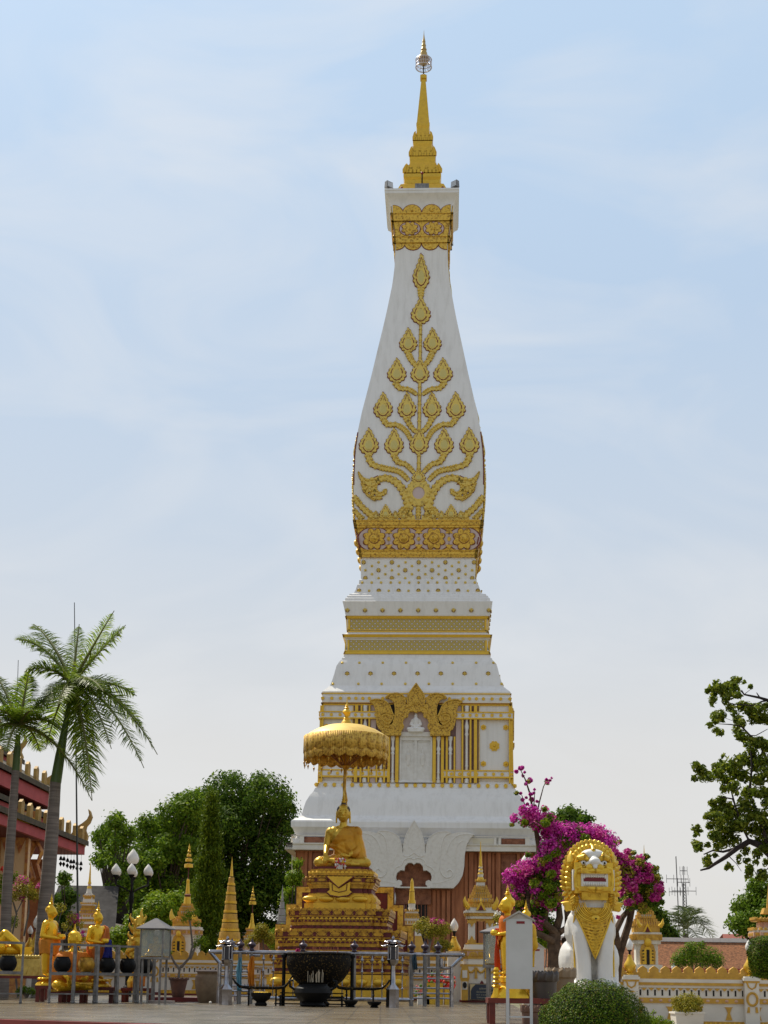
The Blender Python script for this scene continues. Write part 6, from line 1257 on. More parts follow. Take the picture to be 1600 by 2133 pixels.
def standing_statue(px, Y, z, h, rz, label, robe_col=None, robe_mode='wrap', bowl=True, gold=GOLDS, cat='statue', name='standing_statue', hk=1.25):
    t = thing(name, label, cat, (wxp(px, 1960, Y), Y, z), rz, None, h)
    if hk not in stand_me:
        sb = standing(); sb.v = [(x * (1 + (hk - 1) * min(1, max(0, (z_ - .79) / .03))), y * (1 + (hk - 1) * min(1, max(0, (z_ - .79) / .03))), z_ if z_ < .79 else .79 + (z_ - .79) * hk) for x, y, z_ in sb.v]; o = voxel(sb, 'body', gold, .0085, t, 1); stand_me[hk] = o.data
    else: o = bpy.data.objects.new('body', stand_me[hk]); COL.objects.link(o); o.parent = t
    m = MB(); m.lathe([(.025, .965), (.03, .975), (.014, .99), (.02, 1.0), (.01, 1.02), (.014, 1.03), (.005, 1.07), (.001, 1.11)], 10); m.v = [(x * hk, y * hk, z_ + (hk - 1) * .17) for x, y, z_ in m.v]; m.build('flame_finial', gold, t)
    if bowl: m = MB(); m.lathe([(.02, .515), (.05, .525), (.062, .55), (.055, .58), (.045, .59)], 16, (0, -.19, 0)); m.build('bowl', GOLDB if False else gold, t)
    if robe_col:
        mm_ = mat('robe_%02d%02d%02d' % tuple(int(c_ * 99) for c_ in robe_col), robe_col, .7, col2=tuple(c_ * .72 for c_ in robe_col), nscale=9, transl=.12)
        q_ = MB(); q_.lathe([(.13, .1), (.135, .3), (.15, .45), (.14, .55), (.12, .62)], 16, ay=.85); q_.ell((0, 0, .5), (.14, .115, .1)); q_.cap((0, 0, .55), (0, 0, .7), .115, .12); q_.cap((-.1, 0, .735), (.1, 0, .735), .062, .062); q_.ell((.14, 0, .71), (.062, .06, .07)); q_.cap((.14, 0, .72), (.165, .01, .45), .062, .075)
        if robe_mode == 'both': q_.ell((-.14, 0, .71), (.062, .06, .07)); q_.cap((-.14, 0, .72), (-.16, .01, .52), .055, .06)
        sel = {'wrap': lambda co: (co[:, 0] > -.03 + (co[:, 2] - .6) * .75) & (co[:, 2] > .22) & (co[:, 2] < .79), 'both': lambda co: (co[:, 2] > .44 + .12 * np.sin(co[:, 0] * 9)) & (co[:, 2] < .785), 'hip': lambda co: (co[:, 2] < .56 + co[:, 0] * .3) & (co[:, 2] > .28 + .1 * np.abs(co[:, 0] * 3)), 'long': lambda co: (co[:, 0] > -.02 + (co[:, 2] - .6) * .75) & (co[:, 2] > .12) & (co[:, 2] < .79)}[robe_mode]
        voxel(q_, 'cloth_wrap', mm_, .0085, t, 1, sel, lambda co: .006 * np.sin(np.arctan2(co[:, 1], co[:, 0]) * 11 + co[:, 2] * 14) * np.clip((.8 - co[:, 2]) * 3, .1, 1), .006)
    return t
LY = 28.2
lz = lambda px, y: wz(px, y, LY)
red_table(112, LY, .62, .5, lz(100, 2053), 'low red table under the tall gold standing statue')
pedestal(102, LY, lz(100, 2053), .26, .16, 'gold lotus pedestal under the tall standing statue')
standing_statue(103, LY, lz(100, 2053) + .16, (lz(103, 1862) - lz(100, 2053) - .16) / 1.15, R(70), 'tall gold standing statue facing right with orange cloth at the hips, holding a bowl', (.80, .30, .02), 'hip')
yc = MB(); 
red_table(205, LY + .1, .66, .5, lz(205, 2056), 'low red table under the statue with the blue cloth')
pedestal(203, LY + .1, lz(205, 2056), .27, .15, 'gold lotus pedestal under the statue with the blue cloth')
S2 = standing_statue(202, LY + .1, lz(205, 2056) + .15, (lz(205, 1882) - lz(205, 2056) - .15) / 1.11, R(50), 'gold standing statue in a rust robe with a blue cloth hanging from its arm', (.66, .17, .02), 'long')
m = MB(); P = []
for j in range(11):
    t_ = j / 10; w = .05 + .045 * t_; P.append([(.04 + (i / 8 - .5) * 2 * w, -.2 - .025 * math.sin(i * 1.7 + t_ * 3) - .03 * math.sin(math.pi * i / 8), .575 - .27 * t_) for i in range(9)])
m.grid(P); o = m.build('blue_cloth', mat('cloth_blue', (.02, .03, .30), .7, col2=(.015, .02, .18), nscale=8, transl=.1), S2); s_ = o.modifiers.new('t', 'SOLIDIFY'); s_.thickness = .006
red_table(152, LY - .25, .5, .42, lz(152, 2062), 'low red table under the small orange robed seated statue')
SS = thing('seated_child_statue', 'small gold seated statue wrapped in bright orange cloth between the two standing statues', 'statue', (wxp(153, 2000, LY - .25), LY - .25, lz(152, 2062)), R(50), None, (lz(153, 1925) - lz(152, 2062)) / 1.75)
sm_ = bpy.data.objects.new('body', [o for o in ST.children if o.name.startswith('body')][0].data.copy()); sm_.data.materials.clear(); sm_.data.materials.append(GOLDS); COL.objects.link(sm_); sm_.parent = SS
m = MB(); m.lathe([(.07, 1.43), (.09, 1.5), (.06, 1.55), (.03, 1.63), (.004, 1.75)], 12); m.build('flame_finial', GOLDS, SS)
q_ = MB(); q_.cap((0, .05, .22), (0, .02, .55), .30, .28); q_.ell((0, .0, .74), (.4, .27, .3)); q_.cap((-.3, .02, .88), (.3, .02, .88), .17, .17); q_.cap((.4, .0, .8), (.5, .0, .3), .16, .18); q_.cap((-.4, .0, .8), (-.5, .0, .3), .16, .18); q_.ell((0, 0, .25), (.55, .35, .25))
voxel(q_, 'orange_wrap', mat('orange_cloth', (.85, .27, .01), .7, col2=(.62, .17, .01), nscale=4, transl=.15), .02, SS, 1, lambda co: (co[:, 2] < 1.0) & (co[:, 2] > .05) & (np.hypot(co[:, 0], co[:, 1]) > .13), lambda co: .012 * np.sin(np.arctan2(co[:, 1], co[:, 0]) * 13), .01)
# naga-hooded statue
NY = 29.3; nz0 = wz(285, 2058, NY)
red_table(287, NY, .6, .5, nz0, 'low red table under the flame hooded gold figure')
NG = thing('flame_hooded_statue', 'gold figure with a tall curling flame hood and orange cloth beside the glass case', 'statue', (wxp(284, 2000, NY), NY, nz0), R(12))
h_ = wz(285, 1892, NY) - nz0
b = MB(); b.lathe([(.16, 0), (.17, .08 * h_), (.12, .14 * h_), (.14, .2 * h_), (.15, .36 * h_), (.12, .45 * h_), (.15, .55 * h_), (.14, .62 * h_)], 14); b.ell((0, -.02, .68 * h_), (.09, .09, .1)); b.cap((0, .02, .72 * h_), (.02, .03, .86 * h_), .10, .07); b.chain([(.02, .03, .84 * h_), (.07, .03, .9 * h_), (.06, .03, .96 * h_), (.09, .03, 1.0 * h_)], [.06, .04, .022, .008])
rng = random.Random(8)
for s in (-1, 1):
    for i in range(6):
        z = (.3 + .11 * i) * h_; x = s * (.17 - .012 * i); b.chain([(s * .08, .02, z - .05), (x, .0, z), (x + s * .05, -.01, z + .06), (x + s * .035, -.01, z + .12)], [.05, .04, .024, .008])
    b.cap((s * .13, -.03, .58 * h_), (s * .16, -.1, .45 * h_), .045, .035); b.cap((s * .16, -.1, .45 * h_), (s * .03, -.17, .5 * h_), .035, .025)
for i in range(30): b.ell((rng.uniform(-.12, .12), -.1 + rng.uniform(-.04, .02), rng.uniform(.15, .8) * h_), rng.uniform(.02, .035))
voxel(b, 'body', GOLDB, .011, NG, 1)
q_ = MB(); q_.lathe([(.18, .02 * h_), (.19, .15 * h_), (.165, .3 * h_), (.15, .34 * h_)], 14); voxel(q_, 'orange_cloth', MATS['orange_cloth'], .012, NG, 1, lambda co: (co[:, 0] > -.02) & (co[:, 2] > .03), lambda co: .01 * np.sin(np.arctan2(co[:, 1], co[:, 0]) * 13), .006)
# glass case with grey roof
def glass_case(px, Y, y0, y1, yr, w_, label, fig=True, zl=0.0):
    t = thing('glass_case', label, 'display case', (wxp(px, 1960, Y), Y, zl), R(-10), 'glass cases on legs'); a, b_ = wz(px, y1, Y) - zl, wz(px, y0, Y) - zl; w = w_ / 2
    m = MB(); m.box((0, 0, a - .02), (w * 2 + .04, w * 2 + .04, .04)); m.build('floor_frame', GREYP, t)
    for sx in (-1, 1):
        for sy in (-1, 1): m = MB(); m.box((sx * w, sy * w, (a + b_) / 2), (.025, .025, b_ - a)); m.build('corner_post', GREYP, t); m = MB(); m.box((sx * (w - .04), sy * (w - .04), (a - .04) / 2), (.035, .035, a - .04)); m.build('leg', GREYP, t)
    G = mat('case_glass', (.42, .46, .42), .08, alpha=.42)
    for sx, sy in ((0, -1), (1, 0), (-1, 0), (0, 1)): m = MB(); m.box((sx * w, sy * w, (a + b_) / 2), (.006 if sx else 2 * w - .03, .006 if sy else 2 * w - .03, b_ - a - .03)); m.build('pane', G, t)
    m = MB(); m.lathe([(w * 1.35, b_), (w * 1.35, b_ + .015), (.02, wz(px, yr, Y) - zl)], sq=True); m.build('roof', mat('tin_roof', (.13, .13, .15), .75, .0, col2=(.19, .18, .18), nscale=4, spec=.2), t)
    if fig:
        f = thing('boxed_statuette', 'small gold seated statuette inside the glass case, ' + fig, 'statuette', (wxp(px, 1960, Y), Y, a + zl), 0, 'statuettes in the glass cases', .26); o = bpy.data.objects.new('body', sm_.data); COL.objects.link(o); o.parent = f; m = MB(); m.lathe([(.5, 0), (.45, .02), (.5, .04)], 12); m.build('base', GOLDS, f); 
    return t
glass_case(324, 27.5, 1936, 1994, 1913, .43, 'glass case with a grey pyramid roof left of the clay pot', 'left of the clay pot')
glass_case(1038, 19.5, 1944, 2010, 1928, .34, 'glass case half hidden behind the orange robed statue at right', 'behind the orange robed statue')
ds = MB(); ds.lathe([(.27, 0), (.27, .05)], 30, (wxp(335, 2080, 28.3), 28.3, 0)); tag(ds.build('stone_disc', mat('pale_stone', (.40, .34, .30), .7, col2=(.3, .25, .22))), 'flat round stone disc on the tiles below the glass case', 'stone disc')
# clay pot with shrub (greenery added below)
def clay_pot(px, Y, y0, y1, rt, rb_, label, wavy=True, z0=0.0, m_=CLAY, name='clay_pot'):
    t = thing(name, label, 'pot', (wxp(px, 2050, Y), Y, z0)); zt_ = wz(px, y0, Y) - z0; m = MB(); n = 48
    prof = [(rb_ * .9, 0), (rb_, .02), (rb_ * 1.05, zt_ * .25), (rt * .96, zt_ * .8), (rt * .98, zt_ * .88), (rt * 1.1, zt_ * .9), (rt * 1.12, zt_ * .97), (rt, zt_), (rt * .9, zt_ * .95), (0, zt_ * .9)]
    rows_ = [[(r * (1 + (.035 * math.cos(12 * a) if (wavy and j in (5, 6, 7)) else 0)) * math.cos(a), r * (1 + (.035 * math.cos(12 * a) if (wavy and j in (5, 6, 7)) else 0)) * math.sin(a), z + (.015 * math.cos(12 * a) if wavy and j in (6, 7) else 0)) for a in np.linspace(0, 2 * math.pi, n + 1)] for j, (r, z) in enumerate(prof)]
    m.grid(rows_); m.build('pot', m_, t); m = MB(); m.lathe([(0, zt_ * .9), (rt * .9, zt_ * .915)], 20, cap=False); m.build('soil', mat('soil', (.06, .04, .03), .95), t); return t
rs_ = MB(); x = wxp(392, 2076, 31); rs_.b2(x - .75, x + .65, 30.6, 31.5, 0, .085); tag(rs_.build('red_step', REDD), 'low dark red step carrying the clay pot', 'step')
CP1 = clay_pot(372, 31, 2037, 2070, .19, .13, 'scalloped dark clay pot with a thin forked shrub', z0=.087)
# reclining statue on its long plinth at the left edge
RCY = 30.5; rz_ = wz(20, 2032, RCY)
t = red_table(30, RCY, 1.25, .7, rz_, 'red table under the reclining statue at the left edge')
RP = thing('reclining_plinth', 'long pale gold carved plinth at the left edge', 'plinth', (wxp(24, 2010, RCY), RCY, rz_)); m = MB(); k_ = RCY / F; w = 66 * k_
h1 = wz(24, 2028, RCY) - rz_; m.box((0, 0, .11), (w * 2, .62, .22)); m.box((0, 0, .27), (w * 1.96, .58, .10)); m.box((0, 0, .37), (w * 1.85, .54, .10), 0, 0, .97)
for i in range(22): m.ell((-w * .93 + i * w * .0886, -.27, .385), (.04, .03, .04), 0, 8, 6)
for i in range(12): m.tube([(-w + w * .17 * i + .03, -.315, .03), (-w + w * .17 * i + .07, -.315, .19)], .012, 5); 
m.build('carved_base', mat('pale_gold', (.68, .52, .13), .4, .35, col2=(.48, .34, .07), nscale=8, bump=.02, bscale=18), RP)
RS = thing('reclining_statue', 'gold reclining statue cut off by the left edge, knee raised toward the palm', 'statue', (wxp(8, 2000, RCY), RCY, rz_ + .42)); b = MB()
b.chain([(-1.1, 0, .2), (-.8, 0, .22), (-.45, 0, .17), (-.1, 0, .16)], [.13, .19, .17, .16]); b.chain([(-.15, -.02, .2), (.0, -.02, .42), (.3, -.04, .2), (.42, -.04, .08)], [.14, .11, .085, .06]); b.chain([(-.1, .08, .12), (.3, .08, .1), (.45, .08, .07)], [.13, .09, .06]); b.ell((.5, -.03, .05), (.11, .05, .05)); b.chain([(-.8, -.1, .35), (-.45, -.15, .32), (-.1, -.12, .3)], [.08, .065, .05]); b.ell((-1.3, 0, .4), (.13, .12, .15)); b.chain([(-1.05, -.05, .15), (-1.2, -.1, .05), (-1.3, -.03, .25)], [.07, .06, .05])
voxel(b, 'body', GOLDS, .016, RS, 1)
m = MB(); m.box((0, 0, .07), (.22, .2, .14), 0, R(8)); m.box((.0, 0, .15), (.24, .21, .03), 0, R(8)); o = m.build('offering_box', GOLDS); o.location = (wxp(55, 1975, RCY), RCY, rz_ + .425); tag(o, 'small gold box at the feet of the reclining statue', 'box')

# right group -----------------------------------------------------------------
RYY = 17.2; rz1 = wz(1065, 2079, RYY)
red_table(1078, RYY, .72, .42, rz1, 'low red table under the two gold statues at right')
def sqped(px, Y, z, label, px_w, y0, y1):
    t = thing('gold_pedestal', label, 'pedestal', (wxp(px, 2060, Y), Y, z), R(-12), 'gold pedestals of the right statues'); k = Y / F; zz = lambda y: wz(px, y, Y) - z; w = px_w * k
    m = MB(); m.lathe([(w, 0), (w, .012), (w * .8, zz(2062)), (w * .55, zz(2052)), (w * .52, zz(2048)), (w * .62, zz(2046)), (w * .62, zz(2036)), (w * .5, zz(2033)), (w * .3, zz(2030)), (0, zz(2028))], 8, ph=R(22), cap=False); m.build('base', GOLDS, t)
    for i, y in enumerate((2040, 2034, 2028, 2023)): m = MB(); m.lathe([(w * (.34 - .03 * i), zz(y)), (w * (.40 - .03 * i), zz(y - 3)), (w * (.3 - .03 * i), zz(y - 5))], 16, (-w * .28, 0, 0)); 
    return t, zz
t, zz_ = sqped(1064, RYY, rz1, 'gold pedestal under the orange robed statue at right', 42, 2030, 2078)
zf = wz(1064, 2030, RYY)
standing_statue(1058, RYY, zf - .004, (wz(1058, 1843, RYY) - zf) / 1.2, R(-72), 'gold statue in profile facing left with a burnt orange shawl, behind the white box', (.82, .20, .01), 'both', hk=1.6)
S3 = [o for o in scene.objects if o.get('label', '').startswith('gold statue in profile')][0]
m = MB(); P = []
for j in range(13):
    t_ = j / 12; P.append([(-.14 - .0 * t_ + (i / 6 - .5) * .09 * (1 - .4 * t_), -.06 - .03 * math.sin(i * 2 + 3 * t_) - .01 * i, .62 - .56 * t_) for i in range(7)])
m.grid(P); o = m.build('hanging_sash', mat('sash_red', (.62, .07, .015), .7, transl=.2), S3); s_ = o.modifiers.new('t', 'SOLIDIFY'); s_.thickness = .005
t, zz_ = sqped(1098, RYY + .25, rz1, 'gold pedestal of the rear gold statue, right of the white box', 38, 2030, 2078)
standing_statue(1096, RYY + .28, zf - .004, (wz(1096, 1868, RYY) - zf) / 1.17, R(-60), 'shiny gold statue standing behind the orange robed one, under the bougainvillea', (.85, .50, .03), 'long')
# stack of tiny gold tiers left of the statue
m = MB(); X_ = wxp(1034, 2030, RYY - .1)
for i, y in enumerate((2052, 2043, 2034, 2026, 2018)): m.lathe([(.045 - .004 * i, wz(1034, y + 5, RYY)), (.055 - .005 * i, wz(1034, y + 2, RYY)), (.02, wz(1034, y - 3, RYY))], 12)
m.v = [(x + X_, y + RYY - .1, z) for x, y, z in m.v]; m.lathe([(.05, rz1 + .002), (.03, wz(1034, 2056, RYY))], 12, (X_, RYY - .1, 0)); tag(m.build('tiered_ornament', GOLDS), 'little gold tiered ornament standing left of the orange robed statue', 'ornament')
# white donation boxes
def donation(px, Y, label, xw, y0, y1, ybot, sc_=1):
    k = Y / F; t = thing('donation_box', label, 'donation box', (wxp(px, 2000, Y), Y, 0), R(-6), 'white donation boxes'); zz = lambda y: wz(px, y, Y); w = xw * k / 2; D_ = w * .8
    WP = mat('box_white', (.62, .62, .62), .5, col2=(.54, .54, .53), nscale=2)
    m = MB(); m.b2(-w, w, -D_, D_, zz(y1), zz(y0)); m.build('cabinet', WP, t)
    m = MB(); za, zb_ = zz(y0) + .003, zz(y0 - 13 * sc_); e = w * 1.22
    m.plate([(-e, za - .03), (0, zb_), (e, za - .03), (e, za - .015), (0, zb_ + .02), (-e, za - .015)][::-1], lambda u_, v, w_: (u_, w_, v), -D_ * 1.15, D_ * 1.15); m.plate([(-w, za - .01), (w, za - .01), (0, zb_ - .005)], lambda u_, v, w_: (u_, w_, v), -D_ * .98, D_ * .98); m.build('roof', mat('box_roof', (.55, .52, .48), .55, col2=(.42, .38, .34), nscale=5), t)
    m = MB(); m.b2(-.2 * w, .7 * w if False else .42 * w, -D_ - .004, -D_, zz(y0 + 10 * sc_), zz(y0 + 5 * sc_)); m.build('slot_plate', mat('plate_red', (.22, .01, .015), .5), t)
    for sx in (-1, 1):
        for sy in (-1, 1): m = MB(); m.b2(sx * w - (.03 if sx > 0 else 0), sx * w + (.03 if sx < 0 else 0), sy * D_ - (.03 if sy > 0 else 0), sy * D_ + (.03 if sy < 0 else 0), 0, zz(y1) - .001); m.build('leg', WP, t)
    m = MB(); m.b2(-w + .03, w - .03, -D_ + .005, -D_ + .025, .12, .135); m.build('stretcher', WP, t); return t
donation(1082, 15.2, 'white donation box on legs with a red slot plate in front of the statues', 54, 1915, 2060, 2133)
d2 = donation(1118, 18.6, 'smaller white donation box behind the first, half hidden', 30, 1974, 2040, 2100, .7)
# clay pots near the bougainvillea
def planter(px, Y, y0, rt, rb_, label, m_): return clay_pot(px, Y, y0, 0, rt, rb_, label, True, GZ, m_, 'plant_pot')
planter(1133, 17.2, 2024, .155, .11, 'dark glazed pot between white box and lion', mat('black_glaze', (.035, .028, .025), .35, col2=(.07, .05, .04), nscale=4))
planter(1168, 17.9, 2017, .17, .14, 'large brown scalloped pot beside the lion', STONEJ)
planter(1105, 16.4, 2095, .10, .08, 'small brown pot behind the leg of the white box', CLAY)
PLX = thing('planter_box', 'white flared planter with clipped yellow shrub before the right wall', 'planter', (wxp(1431, 2100, 26), 26, GZ)); k_ = 26 / F; m = MB(); zt_ = wz(1431, 2108, 26) - GZ
m.lathe([(24 * k_, 0), (25 * k_, .05), (29 * k_, zt_ - .03), (31 * k_, zt_ - .03), (31 * k_, zt_)], sq=True); m.build('box', WHITE2, PLX)
# ================================================================ guardian lion
LYY = 19.0; LX = wxp(1231, 1950, LYY); lk = LYY / F / 4.925
LI = thing('guardian_lion', 'white and gold guardian lion with bared teeth behind the round bush', 'lion statue', (LX, LYY, 0), R(2))
LW = mat('lion_white', (.78, .77, .74), .38, col2=(.70, .68, .64), nscale=2); LG = mat('lion_gold', (.80, .52, .05), .3, .45, col2=(.50, .28, .02), nscale=7, bump=.006, bscale=24, fac=(.45, .75))
lx = lambda x: (x - 1040) * lk
lz_ = lambda y: wz(1231, 1700 + y / 4.925, LYY)
base = MB(); base.b2(-.5, .5, -.5, .75, GZ, lz_(1800)); base.build('pedestal', WHITE2, LI); zg = lz_(1800)
b = MB()
for s in (-1, 1):
    b.chain([(s * .14, -.22, zg + .03), (s * .14, -.22, lz_(1500)), (s * .15, -.16, lz_(1200)), (s * .17, -.05, lz_(1080))], [.105, .10, .125, .15], n=18); b.ell((s * .14, -.32, zg + .06), (.11, .14, .07))
    b.ell((s * .26, .18, lz_(1480)), (.135, .3, .26)); b.ell((s * .27, -.05, zg + .07), (.1, .25, .08)); b.cap((s * .26, .1, lz_(1600)), (s * .26, -.05, zg + .08), .12, .09)
b.ell((0, -.19, lz_(415)), (.165, .11, .085)); b.ell((0, .05, lz_(1180)), (.345, .26, .33)); b.ell((0, -.06, lz_(1100)), (.30, .22, .24)); b.ell((0, .25, lz_(1500)), (.28, .34, .32)); b.cap((0, -.04, lz_(1020)), (0, -.06, lz_(850)), .235, .20); b.ell((0, -.05, lz_(560)), (.25, .22, .30)); b.ell((0, -.02, lz_(420)), (.2, .19, .13))
b.ell((0, -.2, lz_(700)), (.19, .12, .14))
voxel(b, 'body', LW, .018, LI, 3)
# mane ring
mn = MB(); N_ = 40
def ringpt(a, r=1.0): 
    sa, ca = math.sin(a), math.cos(a); x = .345 * math.copysign(abs(sa) ** (.72 if ca < 0 else .95), sa) * r; z = lz_(640) + (.45 if ca > 0 else .44) * ca * r; return x, z
outer = [ringpt(a) for a in np.linspace(-2.55, 2.55, 41)]; inner = [ringpt(a, .70) for a in np.linspace(-2.55, 2.55, 41)]
MF = lambda u_, v, w: (u_, -.06 - w, v)
for i in range(40): mn.plate([outer[i], outer[i + 1], inner[i + 1], inner[i]], MF, -.16, .06, 0)
mn.build('mane_collar', LG, LI)
fm = MB()
for j, (R0, n, l, yy) in enumerate(((1.0, 37, .075, .0), (.88, 33, .06, -.07))):
    for a in np.linspace(-2.6, 2.6, n):
        x, z = ringpt(a, R0); t = Vector((math.sin(a), 0, math.cos(a) * 1.2)).normalized(); up_ = Vector((0, 0, 1)); d = (t + Vector((0, 0, .55 if abs(a) > .8 else .0)) * (1 if abs(a) < 2 else -.2)).normalized()
        p = Vector((x, -.05 + yy, z)); fm.tube([p - d * .05, p, p + d * l * .6, p + d * l * (1 if abs(a) > 1.3 else .85)], [.028, .036, .03, .004 if abs(a) > 1.3 else .014], 8, 0, 1.0)
fm.build('mane_flames', LG, LI)
for s in (-1, 1):   # ears and cheek scrolls
    m = MB(); m.tube([(s * .26, -.12, lz_(560)), (s * .29, -.14, lz_(480)), (s * .285, -.13, lz_(420)), (s * .27, -.1, lz_(370))], [.02, .055, .045, .006], 8, flat=.6); m.build('ear', LG, LI)
    m = MB(); m.box((s * .20, -.2, lz_(650)), (.10, .16, .40)); m.tube([(s * .15, -.3, lz_(545)), (s * .22, -.28, lz_(560)), (s * .24, -.26, lz_(640)), (s * .235, -.27, lz_(740)), (s * .15, -.31, lz_(770))], .028, 8); m.build('cheek', LG, LI)
    m = MB(); m.box((s * .262, -.21, lz_(670)), (.02, .1, .27)); m.build('cheek_stripe', LW, LI)
    m = MB(); m.chain([(s * .07, -.27, lz_(470)), (s * .12, -.28, lz_(440)), (s * .19, -.25, lz_(455)), (s * .23, -.2, lz_(500))], [.028, .04, .04, .02]); m.chain([(s * .08, -.255, lz_(430)), (s * .13, -.25, lz_(405)), (s * .2, -.21, lz_(430))], [.015, .022, .012]); m.chain([(s * .09, -.28, lz_(520)), (s * .13, -.27, lz_(545)), (s * .2, -.22, lz_(520))], [.02, .025, .02]); m.build('brow', LG, LI)
    m = MB(); m.ell((s * .135, -.275, lz_(498)), (.036, .03, .03)); e = m.build('eye', LW, LI); m = MB(); m.ell((s * .138, -.303, lz_(500)), (.013, .01, .015)); m.build('pupil', BLACK, e)
    m = MB(); P_ = [(s * .065 + .035 * q_ * math.cos(q_ * 9 + (0 if s > 0 else math.pi)), -.375 + .02 * q_, lz_(548) + .035 * q_ * math.sin(q_ * 9)) for q_ in np.linspace(.1, 1, 16)]; m.tube(P_, .014, 7); m.ell((s * .065, -.345, lz_(548)), (.052, .04, .045)); m.build('nostril', LG, LI)
m = MB(); m.ell((0, -.33, lz_(490)), (.078, .085, .062)); m.cap((0, -.28, lz_(460)), (0, -.38, lz_(545)), .055, .03); m.ell((-.07, -.3, lz_(515)), (.05, .05, .04)); m.ell((.07, -.3, lz_(515)), (.05, .05, .04)); voxel(m, 'nose', LW, .01, LI, 1)
m = MB(); m.chain([(0, -.26, lz_(440)), (0, -.25, lz_(370)), (0, -.18, lz_(320))], [.035, .03, .02]); m.build('forehead_stripe', LG, LI)
m = MB(); m.box((0, -.27, lz_(583)), (.36, .2, .07)); m.chain([(-.19, -.3, lz_(590)), (0, -.37, lz_(580)), (.19, -.3, lz_(590))], [.03, .035, .03]); m.build('upper_lip', LG, LI)
m = MB(); m.box((0, -.235, lz_(675)), (.345, .19, .165)); m.build('mouth_frame', LW, LI)
m = MB(); m.box((0, -.325, lz_(668)), (.29, .02, .052)); m.build('mouth_interior', mat('mouth_red', (.16, .004, .01), .5), LI)
for row, (yy, hh) in enumerate(((637, .036), (715, .055))):
    for i in range(10): m = MB(); m.ell((-.135 + .03 * i, -.332, lz_(yy)), (.0165, .018, hh / 2 + (.014 if row == 0 and i in (0, 9) else 0)), 0, 10, 8); m.build('tooth', LW, LI)
m = MB(); m.box((0, -.25, lz_(765)), (.42, .24, .055)); m.chain([(-.2, -.3, lz_(755)), (0, -.4, lz_(765)), (.2, -.3, lz_(755))], [.025, .03, .025]); m.chain([(-.2, -.28, lz_(790)), (0, -.37, lz_(790)), (.2, -.28, lz_(790))], [.02, .02, .02]); m.box((0, -.22, lz_(835)), (.33, .22, .10), 0, 0, 1.05)
for s in (-1, 1): m.tube([(s * .06 + .025 * q_ * math.cos(q_ * 8) * s, -.345, lz_(825) + .025 * q_ * math.sin(q_ * 8)) for q_ in np.linspace(.1, 1, 12)], .008, 6)
m.build('lower_jaw', LG, LI)
for s in (-1, 1):   # scroll locks beside the chin
    m = MB()
    for i in range(3): m.chain([(s * (.2 + .01 * i), -.24, lz_(860 + 26 * i)), (s * .25, -.26, lz_(845 + 26 * i)), (s * .29, -.22, lz_(862 + 26 * i))], [.018, .022, .012])
    for i in range(5): a = 1.9 + i * .16; m.tube([(s * .27, -.15, lz_(900 + i * 14)), (s * (.36), -.14, lz_(905 + i * 16)), (s * (.41 - .02 * i), -.13, lz_(900 + i * 22))], [.03, .028, .004], 7)
    m.build('chin_lock', LG, LI)
# bib: necklace arcs + pointed breastplate
bb = MB(); 
def chest_y(x, z):
    zt_ = lz_(960); return -.27 - .03 * math.cos(x * 5) + .15 * (abs(x) / .27) ** 2.2 + .10 * max(0, (lz_(1150) - z)) 
def BF(x, z, w): return (x, chest_y(x, z) - w, z)
P = []
for j in range(17):
    t_ = j / 16; y = 950 + t_ * 510; hwd = (.235 - .0 * t_) * min(1, (.72 + t_ * 2.2)) if t_ < .14 else .243 * max(0, (1 - (t_ - .14) / .86)) ** .95; P.append([BF(hwd * (i / 10 - 1), lz_(y), .03) for i in range(21)])
bb.grid(P[::-1]); bb.build('breastplate', mat('bib_gold', (.70, .44, .04), .35, .45, col2=(.30, .15, .01), nscale=26, bump=.03, bscale=38, fac=(.45, .6)), LI)
nk_ = MB()
for j in range(7):
    r0 = .13 + .022 * j; nk_.tube([BF(r0 * 1.02 * math.sin(a), lz_(900) - (.05 + r0 * .9) * math.cos(a) + .02, .045) for a in np.linspace(-1.45, 1.45, 25)], .011 if j % 2 else .007, 6)
nk_.tube([BF(x, lz_(1000) - (1 - abs(x) / .245) * (lz_(1000) - lz_(1468)), .035) for x in np.linspace(-.245, .245, 25)], .012, 6)
for y in range(1120, 1420, 30):
    w = .235 * (1 - (y - 1000) / 480); nk_.tube([BF(x, lz_(y) + .25 * abs(x), .032) for x in np.linspace(-w, w, 9)], .006, 5)
nk_.ell(BF(0, lz_(1060), .05), (.055, .03, .045)); nk_.build('necklace', LG, LI); m = MB(); m.ell(BF(0, lz_(1065), .085), (.012, .008, .012)); m.build('gem', BLACK, LI)
for s in (-1, 1):
    m = MB(); m.tube([(s * .245, -.2, lz_(1030)), (s * .262, -.16, lz_(1150)), (s * .255, -.2, lz_(1400)), (s * .25, -.23, lz_(1650))], .012, 6); m.build('gold_edge', LG, LI)
m = MB(); m.chain([(-.22, -.2, lz_(925)), (0, -.3, lz_(1000) + .12), (.22, -.2, lz_(925))], [.03, .01, .03]); 

